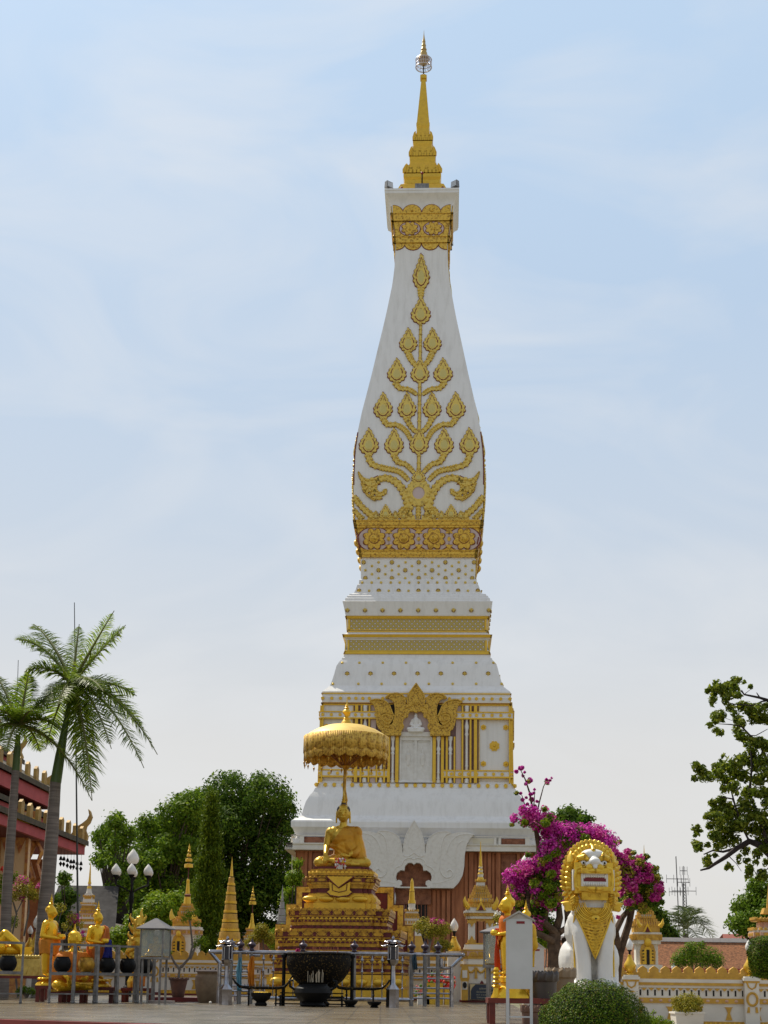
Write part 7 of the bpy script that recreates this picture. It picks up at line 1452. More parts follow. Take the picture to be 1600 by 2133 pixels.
# ================================================================ greenery
G1, G2, G3 = (.055, .105, .018), (.035, .075, .014), (.10, .15, .025)
LEAF = mat('leaf_dark', G1, .65, island=((.03, .07, .010), (.055, .11, .012), (.09, .16, .015), (.15, .22, .022)), transl=.4, spec=.12)
LEAFM = mat('leaf_mid', G1, .5, island=((.055, .12, .010), (.095, .17, .012), (.14, .23, .016), (.21, .30, .025)), transl=.42, spec=.12)
LEAFY = mat('leaf_bright', G3, .5, island=((.08, .15, .008), (.13, .22, .01), (.20, .29, .014), (.29, .35, .02)), transl=.35, spec=.12)
LEAFO = mat('leaf_olive', G3, .55, island=((.14, .15, .01), (.25, .24, .02), (.36, .31, .03), (.44, .34, .05)), transl=.32, spec=.12)
LEAFR = mat('leaf_tree', G3, .45, island=((.06, .10, .008), (.11, .16, .010), (.18, .23, .016), (.30, .33, .03)), transl=.42, spec=.25)
MAG = mat('bract_magenta', (.45, .02, .28), .6, island=((.34, .01, .20), (.55, .03, .36), (.68, .06, .48), (.78, .18, .52)), transl=.4, spec=.1)
PNK = mat('bract_pink', (.5, .05, .2), .6, island=((.35, .01, .18), (.55, .03, .28), (.68, .08, .38), (.75, .25, .40)), transl=.4, spec=.1)
CYP = mat('leaf_cypress', G2, .55, island=((.05, .09, .006), (.08, .13, .008), (.13, .18, .01), (.18, .24, .012)), transl=.25, spec=.1)
def px_clumps(L, Y, scale=1, x0=0, y0=0, dy=.5, rng=random.Random(1), ysp=1.0):
    """clumps given in picture units at a distance -> world clumps with real depth"""
    out_ = []
    for x, y, r in L:
        Yc = Y + rng.uniform(-1, 1) * dy; p = at(x0 + x / scale, y0 + y / scale, Yc); out_.append((p.x, p.y, p.z, r / scale * Yc / F))
    return out_
def tree_thing(name, label, cat, clumps, base, n, leaf, mat_, bark=TRUNKD, tr=.25, lo=.5, group=None, squash=.9, limbs=True, Wd=.5, extra=None, up=.25, seed=1, droop=.0, hi=1.08, forks=None):
    t = thing(name, label, cat, base, 0, group); rg = np.random.default_rng(seed); B_ = np.array(base); rr_ = random.Random(seed)
    P, d = cloud(clumps, n, rg, lo, hi, squash); nsy = rg.normal(size=P.shape) * leaf * .6; leafmesh('crown' if cat in ('tree',) else 'foliage', P + nsy - B_, leaf, mat_, t, Wd, d, droop, rng=rg, up=up)
    c = np.array([k[:3] for k in clumps]); cen = c.mean(0); m = MB(); top = Vector((cen[0], cen[1], max(base[2] + (cen[2] - base[2]) * .55, base[2] + .1))) - Vector(base)
    m.tube([(0, 0, 0), tuple(top * .5 + Vector((rr_.uniform(-.1, .1) * tr * 4, 0, 0))), tuple(top)], [tr, tr * .75, tr * .55], 10)
    if limbs:
        for k in clumps:
            e = Vector(k[:3]) - Vector(base); mid = top.lerp(e, .5) + Vector((rr_.uniform(-.3, .3), rr_.uniform(-.3, .3), rr_.uniform(-.1, .3))) * k[3]; m.tube([tuple(top), tuple(mid), tuple(e)], [tr * .45, tr * .28, tr * .08], 6)
    m.build('trunk', bark, t)
    if extra:
        for nm, cl_, n2, lf_, mt in extra:
            P, d = cloud(cl_, n2, rg, lo, 1.12, squash); leafmesh(nm, P - B_, lf_, mt, t, .8, d, 0, rng=rg, up=.3)
    return t
def bigtree(label, L, Y, n, leaf, mat_, base_px, seed, sub=5, group='trees behind the shrines', dy=3, tr=.22, lo=.45):
    rg = random.Random(seed); L2 = []
    for x, y, r in L:
        L2.append((x, y, r * .8))
        for _ in range(sub): a = rg.uniform(0, 6.28); q_ = rg.uniform(.45, .95); L2.append((x + r * q_ * math.cos(a), y + r * q_ * math.sin(a), r * rg.uniform(.25, .45)))
    cl_ = px_clumps(L2, Y, dy=dy, rng=rg); X = wxp(base_px, 2000, Y); return tree_thing('broadleaf_tree', label, 'tree', cl_, (X, Y, GZ), n, leaf, mat_, seed=seed, tr=tr, group=group, lo=lo, hi=1.22)
bigtree('huge dark domed tree behind the cypress, tallest of the wood', [(475, 1655, 58), (560, 1655, 50), (420, 1700, 55), (520, 1720, 70), (590, 1700, 38), (440, 1790, 70), (560, 1790, 60), (500, 1860, 75), (590, 1870, 50), (430, 1880, 60), (520, 1940, 60), (400, 1745, 48), (395, 1830, 55), (470, 1720, 55), (620, 1780, 25), (455, 1935, 60), (390, 1930, 55), (600, 1945, 45)], 100, 80000, .27, LEAF, 500, 11, 6)
bigtree('mid green tree sloping down left of the huge dark tree', [(330, 1735, 44), (365, 1700, 42), (395, 1680, 36), (300, 1790, 45), (350, 1800, 50), (310, 1850, 50), (360, 1870, 50), (280, 1880, 40), (340, 1920, 50), (385, 1770, 35)], 92, 42000, .25, LEAFM, 330, 12, 5)
bigtree('loose thin crowned tree beside the temple eave', [(240, 1712, 22), (215, 1745, 24), (255, 1745, 26), (225, 1785, 20), (265, 1790, 26), (205, 1790, 14), (245, 1820, 20), (240, 1860, 26), (270, 1840, 24), (230, 1900, 26)], 78, 11000, .2, LEAFM, 250, 13, 4, lo=.3)
bigtree('bright green low tree behind the street lamp', [(330, 1900, 38), (370, 1890, 34), (290, 1925, 32), (345, 1945, 36), (400, 1925, 30), (250, 1955, 26)], 66, 20000, .16, LEAFY, 335, 14, 4)
bigtree('bright leafy tree against the left side of the brick base', [(612, 1830, 16), (606, 1870, 22), (612, 1910, 22), (600, 1950, 22), (618, 1800, 9)], 74, 10000, .15, LEAFY, 608, 15, 3, dy=.8, tr=.2)
bigtree('dark shrubby tree between the big palm and the grey roof', [(135, 1830, 12), (140, 1870, 18), (125, 1910, 22), (150, 1930, 20), (110, 1880, 16), (160, 1960, 18)], 62, 6000, .16, LEAF, 135, 16, 3, dy=1, tr=.12)
bigtree('thin leafy treetop above the magenta bougainvillea', [(1192, 1700, 20), (1215, 1710, 14), (1170, 1712, 20), (1180, 1740, 26), (1150, 1730, 16), (1200, 1745, 18), (1140, 1770, 20)], 88, 5500, .3, LEAF, 1180, 17, 3, dy=1.5, lo=.2)
bigtree('round willowy tree at the right edge above the cloister roof', [(1560, 1890, 34), (1590, 1870, 34), (1545, 1925, 26), (1590, 1930, 34), (1620, 1900, 40)], 84, 12000, .24, LEAFM, 1580, 18, 4, dy=1.5)
bigtree('small dark tree left of the coconut palm', [(1375, 1915, 16), (1385, 1940, 18), (1365, 1945, 16), (1355, 1900, 12), (1400, 1955, 14)], 104, 4000, .3, LEAF, 1378, 19, 3, dy=1)
# cypress column
cy = []; rg = random.Random(21)
for i in range(60):
    y = 1655 + 335 * (i / 59); h = 3 + 24 * min(1, ((y - 1650) / 170)) ** .75 + (5 if y > 1850 else 0); cx_ = 441 - (y - 1655) * .035
    for _ in range(3): cy.append((cx_ + rg.uniform(-h, h) * .72, y, 5 + h * .22))
cl_ = px_clumps(cy, 60, dy=.35, rng=rg); tree_thing('column_tree', 'tall narrow drooping column tree between the gold spires', 'tree', cl_, (wxp(432, 2000, 60), 60, GZ), 24000, .17, CYP, limbs=False, seed=22, droop=1.6, lo=.4, Wd=.3, up=0, tr=.18)
# palms ------------------------------------------------------------------
def palm(label, trunk, shaft, crown, tips, Y, r0, r1, lf=.75, mat_=LEAFM, n=64, seed=3, name='royal_palm', group='palms in front of the temple', bark=PALMB, base_z=0.0, pk=1.0):
    rg = random.Random(seed); b0 = at(*trunk[0], Y); t = thing(name, label, 'palm tree', (b0.x, Y, base_z), 0, group); B_ = Vector((b0.x, Y, base_z)); pts = [Vector((b0.x, Y, base_z))] + [at(*p, Y) for p in trunk[1:]]
    k = len(pts); m = MB(); P = []; rr_ = []
    for i in range(k - 1):
        for j in range(8): q_ = j / 8; P.append(pts[i].lerp(pts[i + 1], q_) - B_); rr_.append((r0 + (r1 - r0) * (i + q_) / (k - 1)) * (1 + .02 * (j % 2)))
    P.append(pts[-1] - B_); rr_.append(r1); m.tube(P, rr_, 14); m.build('trunk', bark, t)
    if shaft: sp_ = [at(*p, Y) - B_ for p in shaft]; m = MB(); m.tube(sp_, [r1 * 1.08, r1 * .95, r1 * .55, r1 * .35][:len(sp_)], 12); m.build('crown_shaft', SHAFT, t)
    c = at(*crown, Y) - B_
    for (tx, ty, dy, arch, L_) in tips:
        dy *= pk; arch *= pk
        e = at(tx, ty, Y + dy) - B_; mid = (c + e) / 2 + Vector((0, 0, arch)); Q = []; N = n
        for i in range(N + 1): q_ = i / N; Q.append(c * (1 - q_) ** 2 + mid * 2 * q_ * (1 - q_) + e * q_ * q_)
        m = MB(); m.tube(Q[::4], [.05 * (1 - .85 * i / len(Q[::4])) for i in range(len(Q[::4]))], 5, 1)
        for i in range(5, N):
            q_ = i / N; T_ = (Q[min(i + 1, N)] - Q[i - 1]).normalized(); side = T_.cross(Vector((0, 0, 1)));
            if side.length < .15: side = Vector((1, 0, 0))
            side.normalize(); nrm = side.cross(T_).normalized(); ll = lf * L_ * (math.sin(math.pi * min(1, q_ * .92 + .12)) ** .6)
            for s in (-1, 1):
                a = (.55 + rg.uniform(-.15, .15)); dr_ = rg.uniform(-.25, .45); d = (side * s * 1.0 + T_ * a * 1.1 + nrm * dr_).normalized(); p0 = Q[i]; w = .034 * L_ * pk
                p1 = p0 + d * ll * .5; p2 = p1 + (d + Vector((0, 0, -.3 - rg.uniform(0, .35)))).normalized() * ll * .5
                wv = T_ * w; m.add([p0 - wv * .5, p0 + wv * .5, p1 + wv * .7, p1 - wv * .7], [(0, 1, 2, 3)]); m.add([p1 - wv * .7, p1 + wv * .7, p2], [(0, 1, 2)])
        m.build('frond', [mat_, mat('frond_stalk', (.16, .16, .05), .6)], t)
PLM = mat('palm_leaf', G1, .4, island=((.08, .14, .01), (.14, .23, .014), (.22, .31, .025), (.34, .40, .05)), transl=.5, spec=.3)
palm('tall royal palm with smooth grey trunk beside the thin pole', [(84, 2040), (96, 1880), (108, 1740), (116, 1625)], [(116, 1630), (125, 1575), (138, 1500), (147, 1455)], (150, 1425), [
    (262, 1302, .4, .15, .9), (238, 1272, -.8, .1, .5), (34, 1332, .3, .75, .85), (70, 1300, 1.2, .5, .7), (328, 1572, .2, 1.25, 1), (300, 1520, 1.6, .9, .8), (192, 1668, -.6, 1.05, 1.0), (180, 1640, .8, .9, .9), (232, 1560, -1.5, .9, .8), (70, 1500, -1.0, .7, .8), (95, 1560, 1.5, .8, .8), (120, 1470, -1.7, .5, .7), (215, 1440, -1.9, .6, .7), (165, 1300, .2, .0, .4), (285, 1450, .9, .5, .9), (300, 1600, -1.1, 1.2, .9), (50, 1400, -.4, .6, .8)], 34, .205, .125, .84, PLM, n=100, seed=4, pk=.76)
palm('shorter royal palm at the left edge in front of the red eaves', [(8, 2040), (16, 1830), (26, 1700), (33, 1600)], [(33, 1605), (36, 1560), (38, 1530)], (40, 1512), [
    (-70, 1400, .3, .5, .9), (-10, 1405, .9, .25, .7), (60, 1400, -.4, .1, .6), (118, 1440, .5, .25, .8), (128, 1520, -.5, .55, .8), (195, 1675, .3, 1.15, .85), (-40, 1560, .2, .7, .9), (12, 1570, -1.3, .6, .7), (85, 1570, 1.2, .6, .7), (-20, 1480, -1.2, .4, .8), (70, 1480, -1.6, .3, .7)], 33.5, .13, .085, .74, PLM, n=90, seed=5, pk=.76)
COC = mat('coconut_leaf', G1, .5, island=((.06, .09, .03), (.10, .13, .045), (.14, .18, .06)), transl=.35)
palm('coconut palm below the antenna masts behind the cloister', [(1428, 2040), (1428, 1990), (1429, 1945)], None, (1429, 1935), [
    (1370, 1935, .5, 1.3, 1.3), (1395, 1905, -1, .8, 1.3), (1425, 1888, .3, .3, 1.1), (1450, 1895, -.8, .5, 1.2), (1475, 1925, .4, 1.0, 1.3), (1490, 1958, 1, 1.6, 1.3), (1375, 1965, -1, 1.4, 1.2), (1460, 1970, -2, 1.0, 1.2), (1400, 1975, 2, 1, 1.2)], 112, .3, .2, 1.25, COC, n=44, seed=6, name='coconut_palm', group=None, bark=TRUNK, base_z=GZ)

# bougainvillea ------------------------------------------------------------
BVB = mat('gnarled_bark', (.13, .085, .055), .9, col2=(.06, .04, .028), nscale=8, bump=.03, bscale=14, spec=.15)
K4 = dict(scale=4.444, x0=1040, y0=1560)
def limbs(m, Ls, Y, B_, scale, x0, y0, rg):
    for pts, r0, r1 in Ls:
        P = [at(x0 + x / scale, y0 + y / scale, Y + d) - B_ for x, y, d in pts]; n = len(P); m.tube(P, [r0 + (r1 - r0) * i / (n - 1) for i in range(n)], 8)
BVY = 22.0
magc = [(140, 640, 28), (320, 560, 30), (280, 620, 50), (350, 640, 60), (430, 660, 50), (230, 560, 30), (480, 720, 50), (560, 770, 60), (640, 780, 70), (420, 790, 50), (740, 790, 70), (830, 770, 60), (920, 780, 55), (1000, 820, 50), (880, 850, 60), (1060, 860, 40), (980, 900, 50), (480, 900, 60), (560, 880, 55), (430, 980, 50), (400, 1050, 55), (330, 1080, 50), (250, 1100, 55), (180, 1120, 50), (120, 1170, 50), (90, 1210, 35), (170, 1210, 60), (240, 1180, 60), (310, 1160, 50), (120, 1280, 30), (200, 1290, 35), (460, 1060, 45), (540, 1100, 40), (420, 1240, 55), (350, 1290, 40), (440, 1440, 40), (470, 1380, 40), (220, 1440, 22), (700, 860, 60), (500, 1180, 40)]
wisp = [(200, 180, 20), (160, 210, 16), (215, 170, 12), (235, 215, 9), (220, 250, 10), (285, 290, 22), (275, 300, 20), (245, 325, 11), (325, 375, 10), (290, 420, 14), (320, 410, 10), (440, 285, 12), (470, 290, 9), (485, 270, 5), (300, 470, 20), (250, 450, 10), (350, 485, 10), (215, 470, 12), (210, 545, 22), (260, 510, 12), (200, 410, 10), (330, 530, 14), (205, 595, 20)]
grn = [(430, 680, 50), (240, 680, 35), (350, 700, 45), (470, 640, 40), (450, 1010, 40), (520, 960, 50), (530, 1130, 60), (480, 1160, 50), (400, 1180, 60), (330, 1250, 55), (450, 1280, 70), (520, 1260, 60), (400, 1350, 60), (480, 1420, 60), (540, 1370, 50), (360, 1420, 40), (180, 1420, 45), (150, 1360, 35), (560, 1000, 40), (440, 310, 14), (160, 405, 14), (120, 700, 14), (270, 980, 20), (620, 850, 50), (800, 830, 50), (420, 560, 25), (250, 1540, 60), (330, 1620, 60), (430, 1600, 60), (380, 1520, 50), (450, 1690, 40)]
rg = random.Random(31); B0 = at(1158, 2010, BVY); B0 = Vector((B0.x, B0.y, GZ))
BV = thing('bougainvillea', 'old bougainvillea covered in magenta bracts left of and behind the lion', 'bougainvillea', B0); m = MB()
limbs(m, [([(520, 2100, 0), (520, 1900, 0), (505, 1790, 0), (520, 1700, .05)], .12, .09), ([(520, 1700, 0), (420, 1610, -.1), (330, 1600, -.1), (290, 1530, 0), (260, 1400, 0), (240, 1280, 0), (180, 1180, .1)], .06, .02), ([(520, 1700, .1), (560, 1560, .1), (550, 1420, .2), (600, 1200, .3), (620, 900, .3)], .065, .02),
      ([(500, 1780, -.1), (400, 1730, -.2), (310, 1690, -.2), (245, 1695, -.2)], .055, .035), ([(290, 1700, -.2), (275, 1600, -.2), (265, 1480, -.2), (262, 1370, -.1)], .04, .03), ([(560, 1700, 0), (640, 1640, .1), (620, 1500, .2), (700, 1200, .3), (800, 850, .4)], .05, .02), ([(600, 1780, 0), (680, 1760, .1), (700, 1600, .1), (640, 1500, .2)], .06, .03),
      ([(420, 1610, 0), (440, 1400, .1), (500, 1200, .1), (520, 950, .1)], .05, .02), ([(370, 1020, 0), (365, 900, 0), (340, 740, 0), (330, 700, 0)], .045, .03), ([(380, 1250, 0), (375, 1100, 0), (370, 1020, 0)], .03, .035), ([(330, 740, 0), (310, 560, 0), (280, 400, 0), (240, 280, 0), (200, 200, 0)], .022, .006), ([(330, 700, 0), (370, 500, .05), (410, 350, .05), (440, 290, .05)], .014, .004), ([(310, 600, 0), (325, 480, 0), (330, 380, 0)], .012, .004), ([(340, 700, 0), (250, 560, 0), (210, 430, 0), (160, 405, 0)], .012, .003), ([(300, 700, 0), (190, 650, 0), (110, 690, 0)], .012, .004),
      ([(265, 1400, 0), (300, 1290, 0), (330, 1220, 0)], .03, .015)], BVY, B0, 4.444, 1040, 1560, rg)
m.build('trunk', BVB, BV)
rgn = np.random.default_rng(33)
def addleaf(nm, L, Y, n, lf_, mt, t, B_, sc=K4, dy=.35, lo=.2, Wd=.8, hi=1.1, sq=.9, wexp=None):
    cl_ = px_clumps(L, Y, sc['scale'], sc['x0'], sc['y0'], dy, rg); P, d = cloud(cl_, n, rgn, lo, hi, sq); leafmesh(nm, P - np.array(B_), lf_, mt, t, Wd, d, 0, rng=rgn, up=.3)
addleaf('bracts', magc + [(x, y, r * .5) for x, y, r in grn[9:22]], BVY, 11500, .042, MAG, BV, B0, hi=1.9, lo=.0); addleaf('pink_bracts', magc[::2] + grn[:28], BVY - .05, 6500, .042, PNK, BV, B0, hi=1.7, lo=.0); addleaf('front_foliage', [(x, y, r * .8) for x, y, r in grn[:28]], BVY - .15, 5500, .05, LEAFY, BV, B0, Wd=.5, hi=1.3, lo=.0); addleaf('wispy_bracts', wisp, BVY, 1300, .045, MAG, BV, B0, dy=.08); addleaf('foliage', [(x, y, r * 1.25) for x, y, r in grn] + magc[::2], BVY + .12, 19000, .05, LEAFM, BV, B0, Wd=.5, hi=1.4, lo=.0); addleaf('pale_foliage', grn[:28] + magc[14:] + wisp[::3], BVY - .0, 5200, .045, LEAFO, BV, B0, Wd=.5)
pk = [(1050, 960, 45), (1120, 1000, 50), (1190, 960, 30), (1150, 1080, 60), (1240, 1100, 55), (1080, 1130, 40), (1300, 1010, 30), (1320, 1100, 50), (1380, 1090, 30), (1180, 1200, 45), (1280, 1190, 50), (1370, 1190, 45), (1270, 1300, 50), (1120, 1290, 30), (1440, 1230, 35), (1480, 1290, 35), (1500, 1250, 20), (1440, 1370, 40), (1480, 1400, 25), (1180, 1230, 30), (1100, 1560, 16)]
pg = [(1100, 1060, 60), (1210, 1040, 50), (1300, 1060, 50), (1370, 1130, 60), (1200, 1150, 70), (1330, 1230, 80), (1440, 1200, 50), (1230, 1280, 80), (1150, 1340, 70), (1280, 1390, 80), (1400, 1340, 70), (1480, 1330, 40), (1500, 1420, 25), (1200, 1420, 60), (1330, 1460, 50), (1420, 1430, 45), (1120, 1210, 50), (1360, 1000, 25), (1240, 960, 20), (1450, 1110, 25), (1120, 860, 14)]
B1 = at(1318, 2010, BVY + 2.5); B1 = Vector((B1.x, B1.y, GZ)); BV2 = thing('bougainvillea', 'pink flowering bougainvillea with green leaves right of the lion head', 'bougainvillea', B1); m = MB()
limbs(m, [([(1080, 2150, 0), (1110, 1900, 0), (1150, 1780, 0), (1200, 1620, 0), (1230, 1480, 0), (1260, 1380, 0)], .08, .045), ([(1080, 1680, -.2), (1140, 1560, -.1), (1190, 1500, 0), (1220, 1400, 0), (1150, 1250, 0)], .055, .03), ([(1230, 1480, 0), (1330, 1350, .1), (1420, 1250, .1)], .05, .02), ([(1260, 1400, 0), (1300, 1200, 0), (1290, 1050, 0)], .045, .02), ([(1110, 1900, 0), (1080, 1700, -.1), (1075, 1660, -.2)], .06, .05)], BVY + 2.5, B1, 4.444, 1040, 1560, rg); m.build('trunk', BVB, BV2)
addleaf('bracts', pk + [(x, y, r * .5) for x, y, r in pg[:16]], BVY + 2.25, 6200, .05, PNK, BV2, B1, hi=1.5, lo=0); addleaf('foliage', [(x, y, r * 1.1) for x, y, r in pg], BVY + 2.5, 11500, .055, LEAFM, BV2, B1, Wd=.5, lo=.0, hi=1.35); addleaf('pale_foliage', pg, BVY + 2.3, 3000, .06, LEAFO, BV2, B1, Wd=.5)
# potted and small bougainvilleas / shrubs
def shrub(label, L, Y, n, leaf, mt, base, stem=None, flowers=None, z0=0.0, cat='shrub', name='shrub', seed=50, lo=.2, tr=.025, stemm=TRUNK, dy=.15):
    global rg
    rg = random.Random(seed); p = at(base[0], base[1], Y); B_ = Vector((p.x, p.y, z0 if z0 is not None else p.z)); t = thing(name, label, cat, B_); S = dict(scale=1, x0=0, y0=0); addleaf('foliage', L, Y, n, leaf, mt, t, B_, S, dy, lo, .5)
    if flowers: addleaf('flowers', flowers[0], Y, flowers[1], leaf * 1.0, flowers[2], t, B_, S, dy, .3, .8)
    m = MB(); top = Vector((0, 0, 0))
    if stem is None:
        for (x, y, r) in L: e = at(x, y, Y) - B_; m.tube([(0, 0, 0), tuple(e * .5 + Vector((0, 0, .05))), tuple(e)], [tr, tr * .7, tr * .3], 6)
    else:
        for pts in stem: P = [at(x, y, Y) - B_ for x, y in pts]; P = ([Vector((0, 0, 0))] if pts is stem[0] else []) + P; m.tube(P, [tr * (1 - .6 * i / len(P)) for i in range(len(P))], 7)
    m.build('stems', stemm, t); return t
shrub('potted bougainvillea with sparse pink flowers in front of the ochre columns', [(50, 1855, 24), (72, 1865, 14), (30, 1865, 14), (48, 1838, 16)], 34, 1700, .05, LEAFO, (42, 1990), [[(25, 1950), (35, 1900), (50, 1870)], [(35, 1905), (25, 1870)], [(50, 1950), (60, 1900), (60, 1870)]], ([(45, 1838, 16), (30, 1853, 12), (82, 1845, 8), (45, 1870, 8)], 260, PNK), seed=51)
shrub('leafy shrub with a red bloom at the left edge below the palm', [(8, 1840, 22), (25, 1830, 18), (5, 1870, 18), (20, 1920, 18), (5, 1950, 20)], 36, 2200, .06, LEAFY, (10, 1990), None, ([(10, 1812, 6), (6, 1810, 5)], 60, mat('petal_scarlet', (.7, .04, .01), .6, transl=.2)), seed=52)
shrub('thin pink flowering shrub between the first two standing statues', [(150, 1912, 14), (165, 1925, 12), (140, 1930, 12), (170, 1955, 10)], 33, 700, .045, LEAFO, (140, 1990), [[(130, 1960), (145, 1930), (155, 1915)], [(140, 1945), (165, 1930)]], ([(155, 1915, 14), (172, 1945, 8)], 190, PNK), seed=53)
shrub('small red flowered shrub against the big palm trunk', [(90, 1925, 10), (84, 1945, 10), (120, 1895, 14), (105, 1890, 12), (130, 1890, 10)], 35, 600, .05, LEAFO, (90, 1990), None, ([(88, 1925, 8), (84, 1940, 8)], 120, mat('petal_crimson', (.4, .02, .06), .6)), seed=54)
shrub('thin forked shrub growing in the scalloped clay pot', [(395, 1905, 14), (385, 1915, 10), (408, 1900, 10), (410, 1925, 8), (418, 1960, 17), (408, 1966, 12), (428, 1962, 10), (356, 1985, 6), (352, 1975, 5)], 31, 1100, .045, LEAFY, (372, 2037), [[(374, 2020), (377, 2012)], [(376, 2022), (362, 2003), (354, 1985)], [(377, 2015), (395, 1995), (401, 1970), (398, 1940), (395, 1915)], [(396, 1998), (406, 1975)]], z0=None, seed=55, lo=.1, tr=.03)
shrub('dense olive shrub right of the gold cone behind the railing', [(545, 1945, 18), (560, 1955, 14), (530, 1955, 14), (545, 1935, 14), (520, 1965, 12)], 40, 2200, .06, LEAFO, (550, 2000), [[(550, 1985), (548, 1955)]], seed=56)
shrub('spiky yellow green shrub left of the stepped backdrop', [(572, 1945, 14), (565, 1960, 14), (585, 1935, 12), (575, 1970, 14)], 44, 1500, .07, LEAFY, (572, 2000), None, seed=57)
shrub('umbrella shaped bougainvillea bonsai over the railing knobs', [(885, 1925, 16), (905, 1932, 20), (925, 1935, 16), (872, 1932, 14), (895, 1940, 18), (918, 1945, 12)], 33, 2400, .05, LEAFO, (893, 2000), [[(893, 1975), (898, 1955), (903, 1940)], [(896, 1960), (885, 1935)]], ([(905, 1922, 12), (920, 1921, 8)], 150, PNK), seed=58, tr=.04)
shrub('yellow leaved shrub left of the gold vase lamp', [(918, 1965, 14), (930, 1970, 14), (912, 1975, 12)], 34.5, 1200, .05, LEAFO, (920, 2010), None, seed=59)
shrub('pale flowering bush between the open shrine and the right statue', [(1036, 1912, 9), (1042, 1925, 9), (1034, 1932, 8)], 33, 500, .045, LEAFO, (1036, 2010), None, ([(1036, 1905, 8), (1038, 1928, 6)], 90, mat('petal_pale', (.7, .68, .6), .6)), seed=60)
shrub('green shrub with slim shoots behind the right wall', [(1450, 1992, 30), (1425, 1995, 24), (1480, 1996, 26), (1440, 1975, 16), (1462, 1968, 10), (1495, 2002, 16), (1410, 2003, 14)], 34, 4800, .05, LEAFM, (1450, 2050), None, z0=GZ, seed=61)
shrub('bright low plants at the foot of the white wall beside the round bush', [(1345, 2122, 16), (1360, 2130, 14), (1375, 2128, 14), (1340, 2140, 14), (1395, 2135, 12), (1362, 2108, 5)], 25, 1500, .04, LEAFY, (1355, 2140), None, z0=GZ, seed=62)
shrub('low leafy plants seen under the reclining statue table', [(48, 2062, 10), (60, 2063, 10), (70, 2066, 8), (40, 2066, 8)], 33, 900, .04, LEAFM, (55, 2078), None, seed=63)
shrub('clipped yellow green shrub filling the white flared planter', [(1425, 2085, 18), (1440, 2084, 18), (1410, 2088, 14), (1452, 2088, 14), (1432, 2098, 22), (1415, 2100, 14), (1448, 2100, 14)], 26, 4200, .035, LEAFO, (1431, 2106), None, z0=None, seed=64)
shrub('leafy green bush between the white box and the bougainvillea trunk', [(1120, 1900, 12), (1128, 1935, 18), (1140, 1960, 16), (1125, 1965, 14), (1110, 1885, 10)], 25, 1700, .05, LEAFY, (1128, 2010), None, z0=GZ, seed=65)
# round clipped bush
def ball(label, px, py, rpx, Y, n, leaf, name='clipped_bush', cubic=False, rzv=.92):
    p = at(px, py, Y); r = rpx * Y / F; t = thing(name, label, 'bush', (p.x, p.y, GZ)); zc_ = p.z - GZ; rg2 = np.random.default_rng(70 + int(px)); d = unit(rg2.normal(size=(n, 3)))
    lump = 1 + .02 * np.sin(d[:, 0] * 17 + d[:, 2] * 11) + .10 * (rg2.random(n) > .985) * rg2.random(n) + .025 * np.sin(d[:, 0] * 7 + 1) * np.sin(d[:, 2] * 6) + .02 * np.sin(d[:, 1] * 9 + d[:, 0] * 5); q_ = (.80 + .22 * rg2.random(n) ** .6) * lump
    if cubic: e = d / np.max(np.abs(d), axis=1, keepdims=True); d2 = unit(d * .55 + e * .45 * .8); P = (d * .45 + e * .5) * (q_ * r)[:, None]
    else: P = d * (q_ * r)[:, None]; P[:, 2] *= rzv
    P[:, 2] += zc_; keep = P[:, 2] > 0.02; leafmesh('foliage', P[keep], leaf, BUSH, t, .55, d[keep], 0, rng=rg2, up=.1, bias=.55)
    m = MB(); m.ell((0, 0, zc_), (r * .8, r * .8, r * .78)); m.v = [(x, y, max(z, 0)) for x, y, z in m.v]; m.build('dark_core', mat('core_dark', (.012, .018, .006), 1.0), t); m = MB(); m.tube([(0, 0, 0), (0, 0, zc_)], .04, 8); m.build('stem', TRUNKD, t)  # solid near-black ball fills the inside of the leaf shell
BUSH = mat('leaf_bush', G1, .5, island=((.016, .036, .003), (.032, .07, .004), (.06, .115, .006), (.13, .20, .010), (.13, .10, .02)), transl=.2, spec=.06)
ball('big round clipped bush in the right foreground before the lion', 1238, 2150, 114, 13, 42000, .019)
ball('squared clipped hedge ball cut off by the right edge', 1606, 1995, 46, 19, 15000, .024, 'clipped_hedge', True)
# tree reaching in from the right -----------------------------------------------
RTY = 24.0; rg = random.Random(81)
def Z8(x, y): return (1300 + x / 3.677, 1380 + y / 3.677)
trk = at(1690, 1900, RTY); B2 = Vector((trk.x, RTY, GZ)); RTT = thing('overhanging_tree', 'large leafed tree reaching in from the right edge with dark crooked limbs', 'tree', B2); m = MB()
m.tube([(0, 0, 0), (-.03, 0, 1.4), (-.1, 0, 2.4), (-.0, 0, 4.2), (.1, 0, 6.0)], [.30, .24, .2, .14, .07], 12)
def lb(pts, r0, r1):
    P = [at(*Z8(x, y), RTY + d) - B2 for x, y, d in pts]; n = len(P); m.tube(P, [.55 * (r0 + (r1 - r0) * (i / (n - 1)) ** .8) for i in range(n)], 8)
lb([(1420, 1900, 0), (1250, 1600, 0), (1130, 1480, 0), (1040, 1400, 0), (960, 1370, 0), (870, 1420, 0), (780, 1490, -.1), (700, 1540, -.1), (650, 1575, -.1), (585, 1592, -.1)], .17, .025)
lb([(870, 1420, 0), (760, 1450, .1), (680, 1440, .1), (610, 1470, .1)], .05, .018); lb([(1130, 1480, 0), (1090, 1380, 0), (1040, 1200, 0), (960, 1000, 0), (980, 800, 0), (965, 560, 0)], .09, .02)
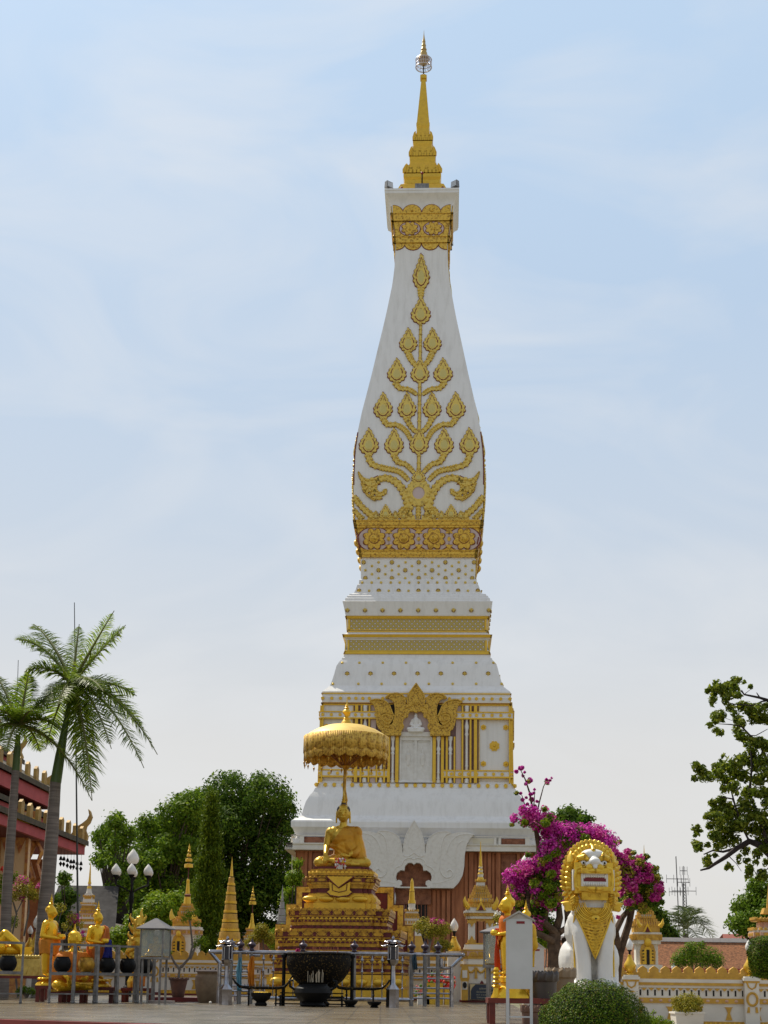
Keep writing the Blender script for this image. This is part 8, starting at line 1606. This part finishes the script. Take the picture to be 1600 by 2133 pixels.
lb([(1420, 900, 0), (1250, 400, 0), (1103, 290, 0), (1040, 270, 0), (920, 245, 0), (900, 210, 0)], .09, .015); lb([(1103, 290, 0), (1050, 300, 0), (985, 330, 0)], .035, .012); lb([(1040, 270, 0), (1015, 230, 0)], .03, .01); lb([(920, 245, 0), (850, 170, 0)], .018, .006); lb([(920, 245, 0), (990, 190, 0)], .012, .004)
lb([(1300, 1500, 0), (1160, 900, .2), (1040, 620, .2), (965, 560, 0), (900, 490, 0), (820, 475, 0), (720, 470, 0)], .07, .01); lb([(900, 490, 0), (840, 450, 0), (760, 420, 0)], .012, .005); lb([(965, 560, 0), (1010, 560, 0), (1100, 510, 0)], .02, .01); lb([(850, 1090, 0), (820, 980, 0), (760, 870, 0), (640, 830, 0)], .03, .01); lb([(745, 1030, 0), (830, 1045, 0), (850, 1090, 0), (900, 1250, 0), (960, 1370, 0)], .02, .035); lb([(800, 1480, 0), (860, 1540, 0), (900, 1600, 0)], .015, .006); lb([(1130, 1480, 0), (1120, 1560, 0), (1060, 1620, 0)], .03, .012); lb([(760, 300, 0), (850, 320, 0), (985, 330, 0)], .008, .02)
m.build('limbs', mat('limb_black', (.045, .03, .028), .9, col2=(.02, .015, .014), nscale=6, bump=.02, bscale=20), RTT)
rc8 = [(640, 215, 20), (670, 200, 28), (720, 170, 35), (740, 200, 40), (690, 240, 25), (680, 290, 28), (675, 325, 15), (760, 230, 40), (800, 180, 35), (850, 140, 35), (880, 130, 22), (850, 190, 40), (820, 240, 40), (870, 250, 30), (920, 150, 14), (970, 185, 14), (780, 290, 30), (810, 345, 35), (880, 330, 30), (930, 340, 50), (980, 370, 50), (1040, 360, 50), (1090, 330, 30), (700, 400, 35), (740, 410, 45), (700, 440, 30), (660, 480, 25), (700, 520, 25), (740, 540, 28), (870, 440, 40), (900, 470, 35), (860, 520, 35), (900, 560, 45), (940, 590, 30), (1000, 430, 50), (1060, 420, 50), (1100, 440, 40), (850, 390, 30), (940, 630, 22), (1000, 620, 50), (1060, 620, 50), (1100, 640, 50), (980, 690, 45),
    (760, 715, 18), (790, 720, 12), (550, 790, 30), (590, 830, 45), (540, 890, 25), (620, 870, 45), (660, 880, 35), (730, 800, 50), (720, 860, 45), (800, 800, 55), (870, 760, 60), (920, 740, 50), (850, 850, 60), (920, 880, 45), (780, 900, 50), (770, 970, 35), (840, 950, 45), (860, 1000, 20), (1000, 780, 60), (1060, 760, 60), (1090, 850, 60), (1020, 900, 50), (950, 990, 50), (1000, 1000, 40), (1080, 1000, 50), (1090, 1080, 40), (680, 1080, 30), (740, 1060, 40), (780, 1110, 50), (700, 1140, 45), (640, 1180, 30), (720, 1200, 60), (800, 1180, 60), (860, 1150, 60), (930, 1080, 60), (980, 1160, 60), (900, 1240, 60), (820, 1270, 60), (740, 1290, 60), (690, 1330, 45), (760, 1370, 50), (840, 1360, 50), (660, 1250, 30), (1060, 1180, 60), (1090, 1260, 60), (1000, 1280, 60), (1060, 1350, 50),
    (550, 1270, 32), (570, 1290, 30), (550, 1320, 15), (540, 1385, 25), (570, 1410, 35), (550, 1440, 15), (640, 1400, 20), (630, 1510, 30), (640, 1540, 30), (650, 1480, 15), (720, 1410, 30), (700, 1480, 20), (780, 1570, 22), (800, 1550, 18), (830, 1580, 15), (880, 1490, 22), (880, 1530, 15), (930, 1440, 35), (940, 1520, 25), (960, 1580, 30), (960, 1610, 32), (940, 1640, 15), (1020, 1460, 40), (1010, 1530, 22), (1080, 1420, 40), (1090, 1530, 30), (1050, 1610, 35), (1030, 1650, 20), (1090, 1640, 35)]
cl_ = px_clumps([(x, y, r * .92) for x, y, r in rc8], RTY, 3.677, 1300, 1380, .45, rg)
off = [(x + rg.uniform(120, 500), rg.uniform(150, 1600), rg.uniform(50, 90)) for x in [1080] * 34]; cl_ += px_clumps(off, RTY, 3.677, 1300, 1380, .9, rg)
P, d = cloud(cl_, 24000, np.random.default_rng(82), .1, 1.3, .95); leafmesh('leaves', P - np.array(B2), .088, LEAFR, RTT, .48, d, .9, rng=np.random.default_rng(83), up=.1)

for o in scene.objects:
    if o.parent and o.name.split('.')[0] in ('flowers', 'wispy_bracts', 'pink_bracts'): o['kind'] = 'stuff'
# offerings inside the right wing of the railing
rg = random.Random(91)
for px, py, w, col, lab in ((905, 2042, 22, (.62, .02, .03), 'heap of red flower offerings behind the right wing of the railing'), (935, 2052, 12, (.75, .06, .04), 'small red flower offering by the right end post of the railing'), (882, 2068, 16, (.55, .18, .16), 'tray of pink offerings low behind the right railing bars')):
    p = at(px, py, 31.5); k = 31.5 / F; t = thing('flower_offering', lab, 'offering', (p.x, 31.5, 0)); m = MB(); h = max(.1, p.z - .06); m.box((0, 0, h / 2), (w * k * 1.5, .4, h)); m.build('stand', WHITE2 if py > 2060 else GOLDP, t); m = MB()
    for i in range(60): m.ell((rg.uniform(-w, w) * k, rg.uniform(-.2, .2), h + rg.uniform(0, .22)), rg.uniform(.02, .04), rg.choice((0, 0, 1)), 6, 4)
    m.build('flower_heap', [mat('offer_%d' % px, col, .6), mat('offer_green', (.10, .20, .02), .6)], t)
m = MB(); p = at(438, 2093, 28); m.ell((p.x, 28, .028), .028); tag(m.build('pebble', WHITE2), 'tiny white pebble on the tiles below the stone jar', 'pebble')
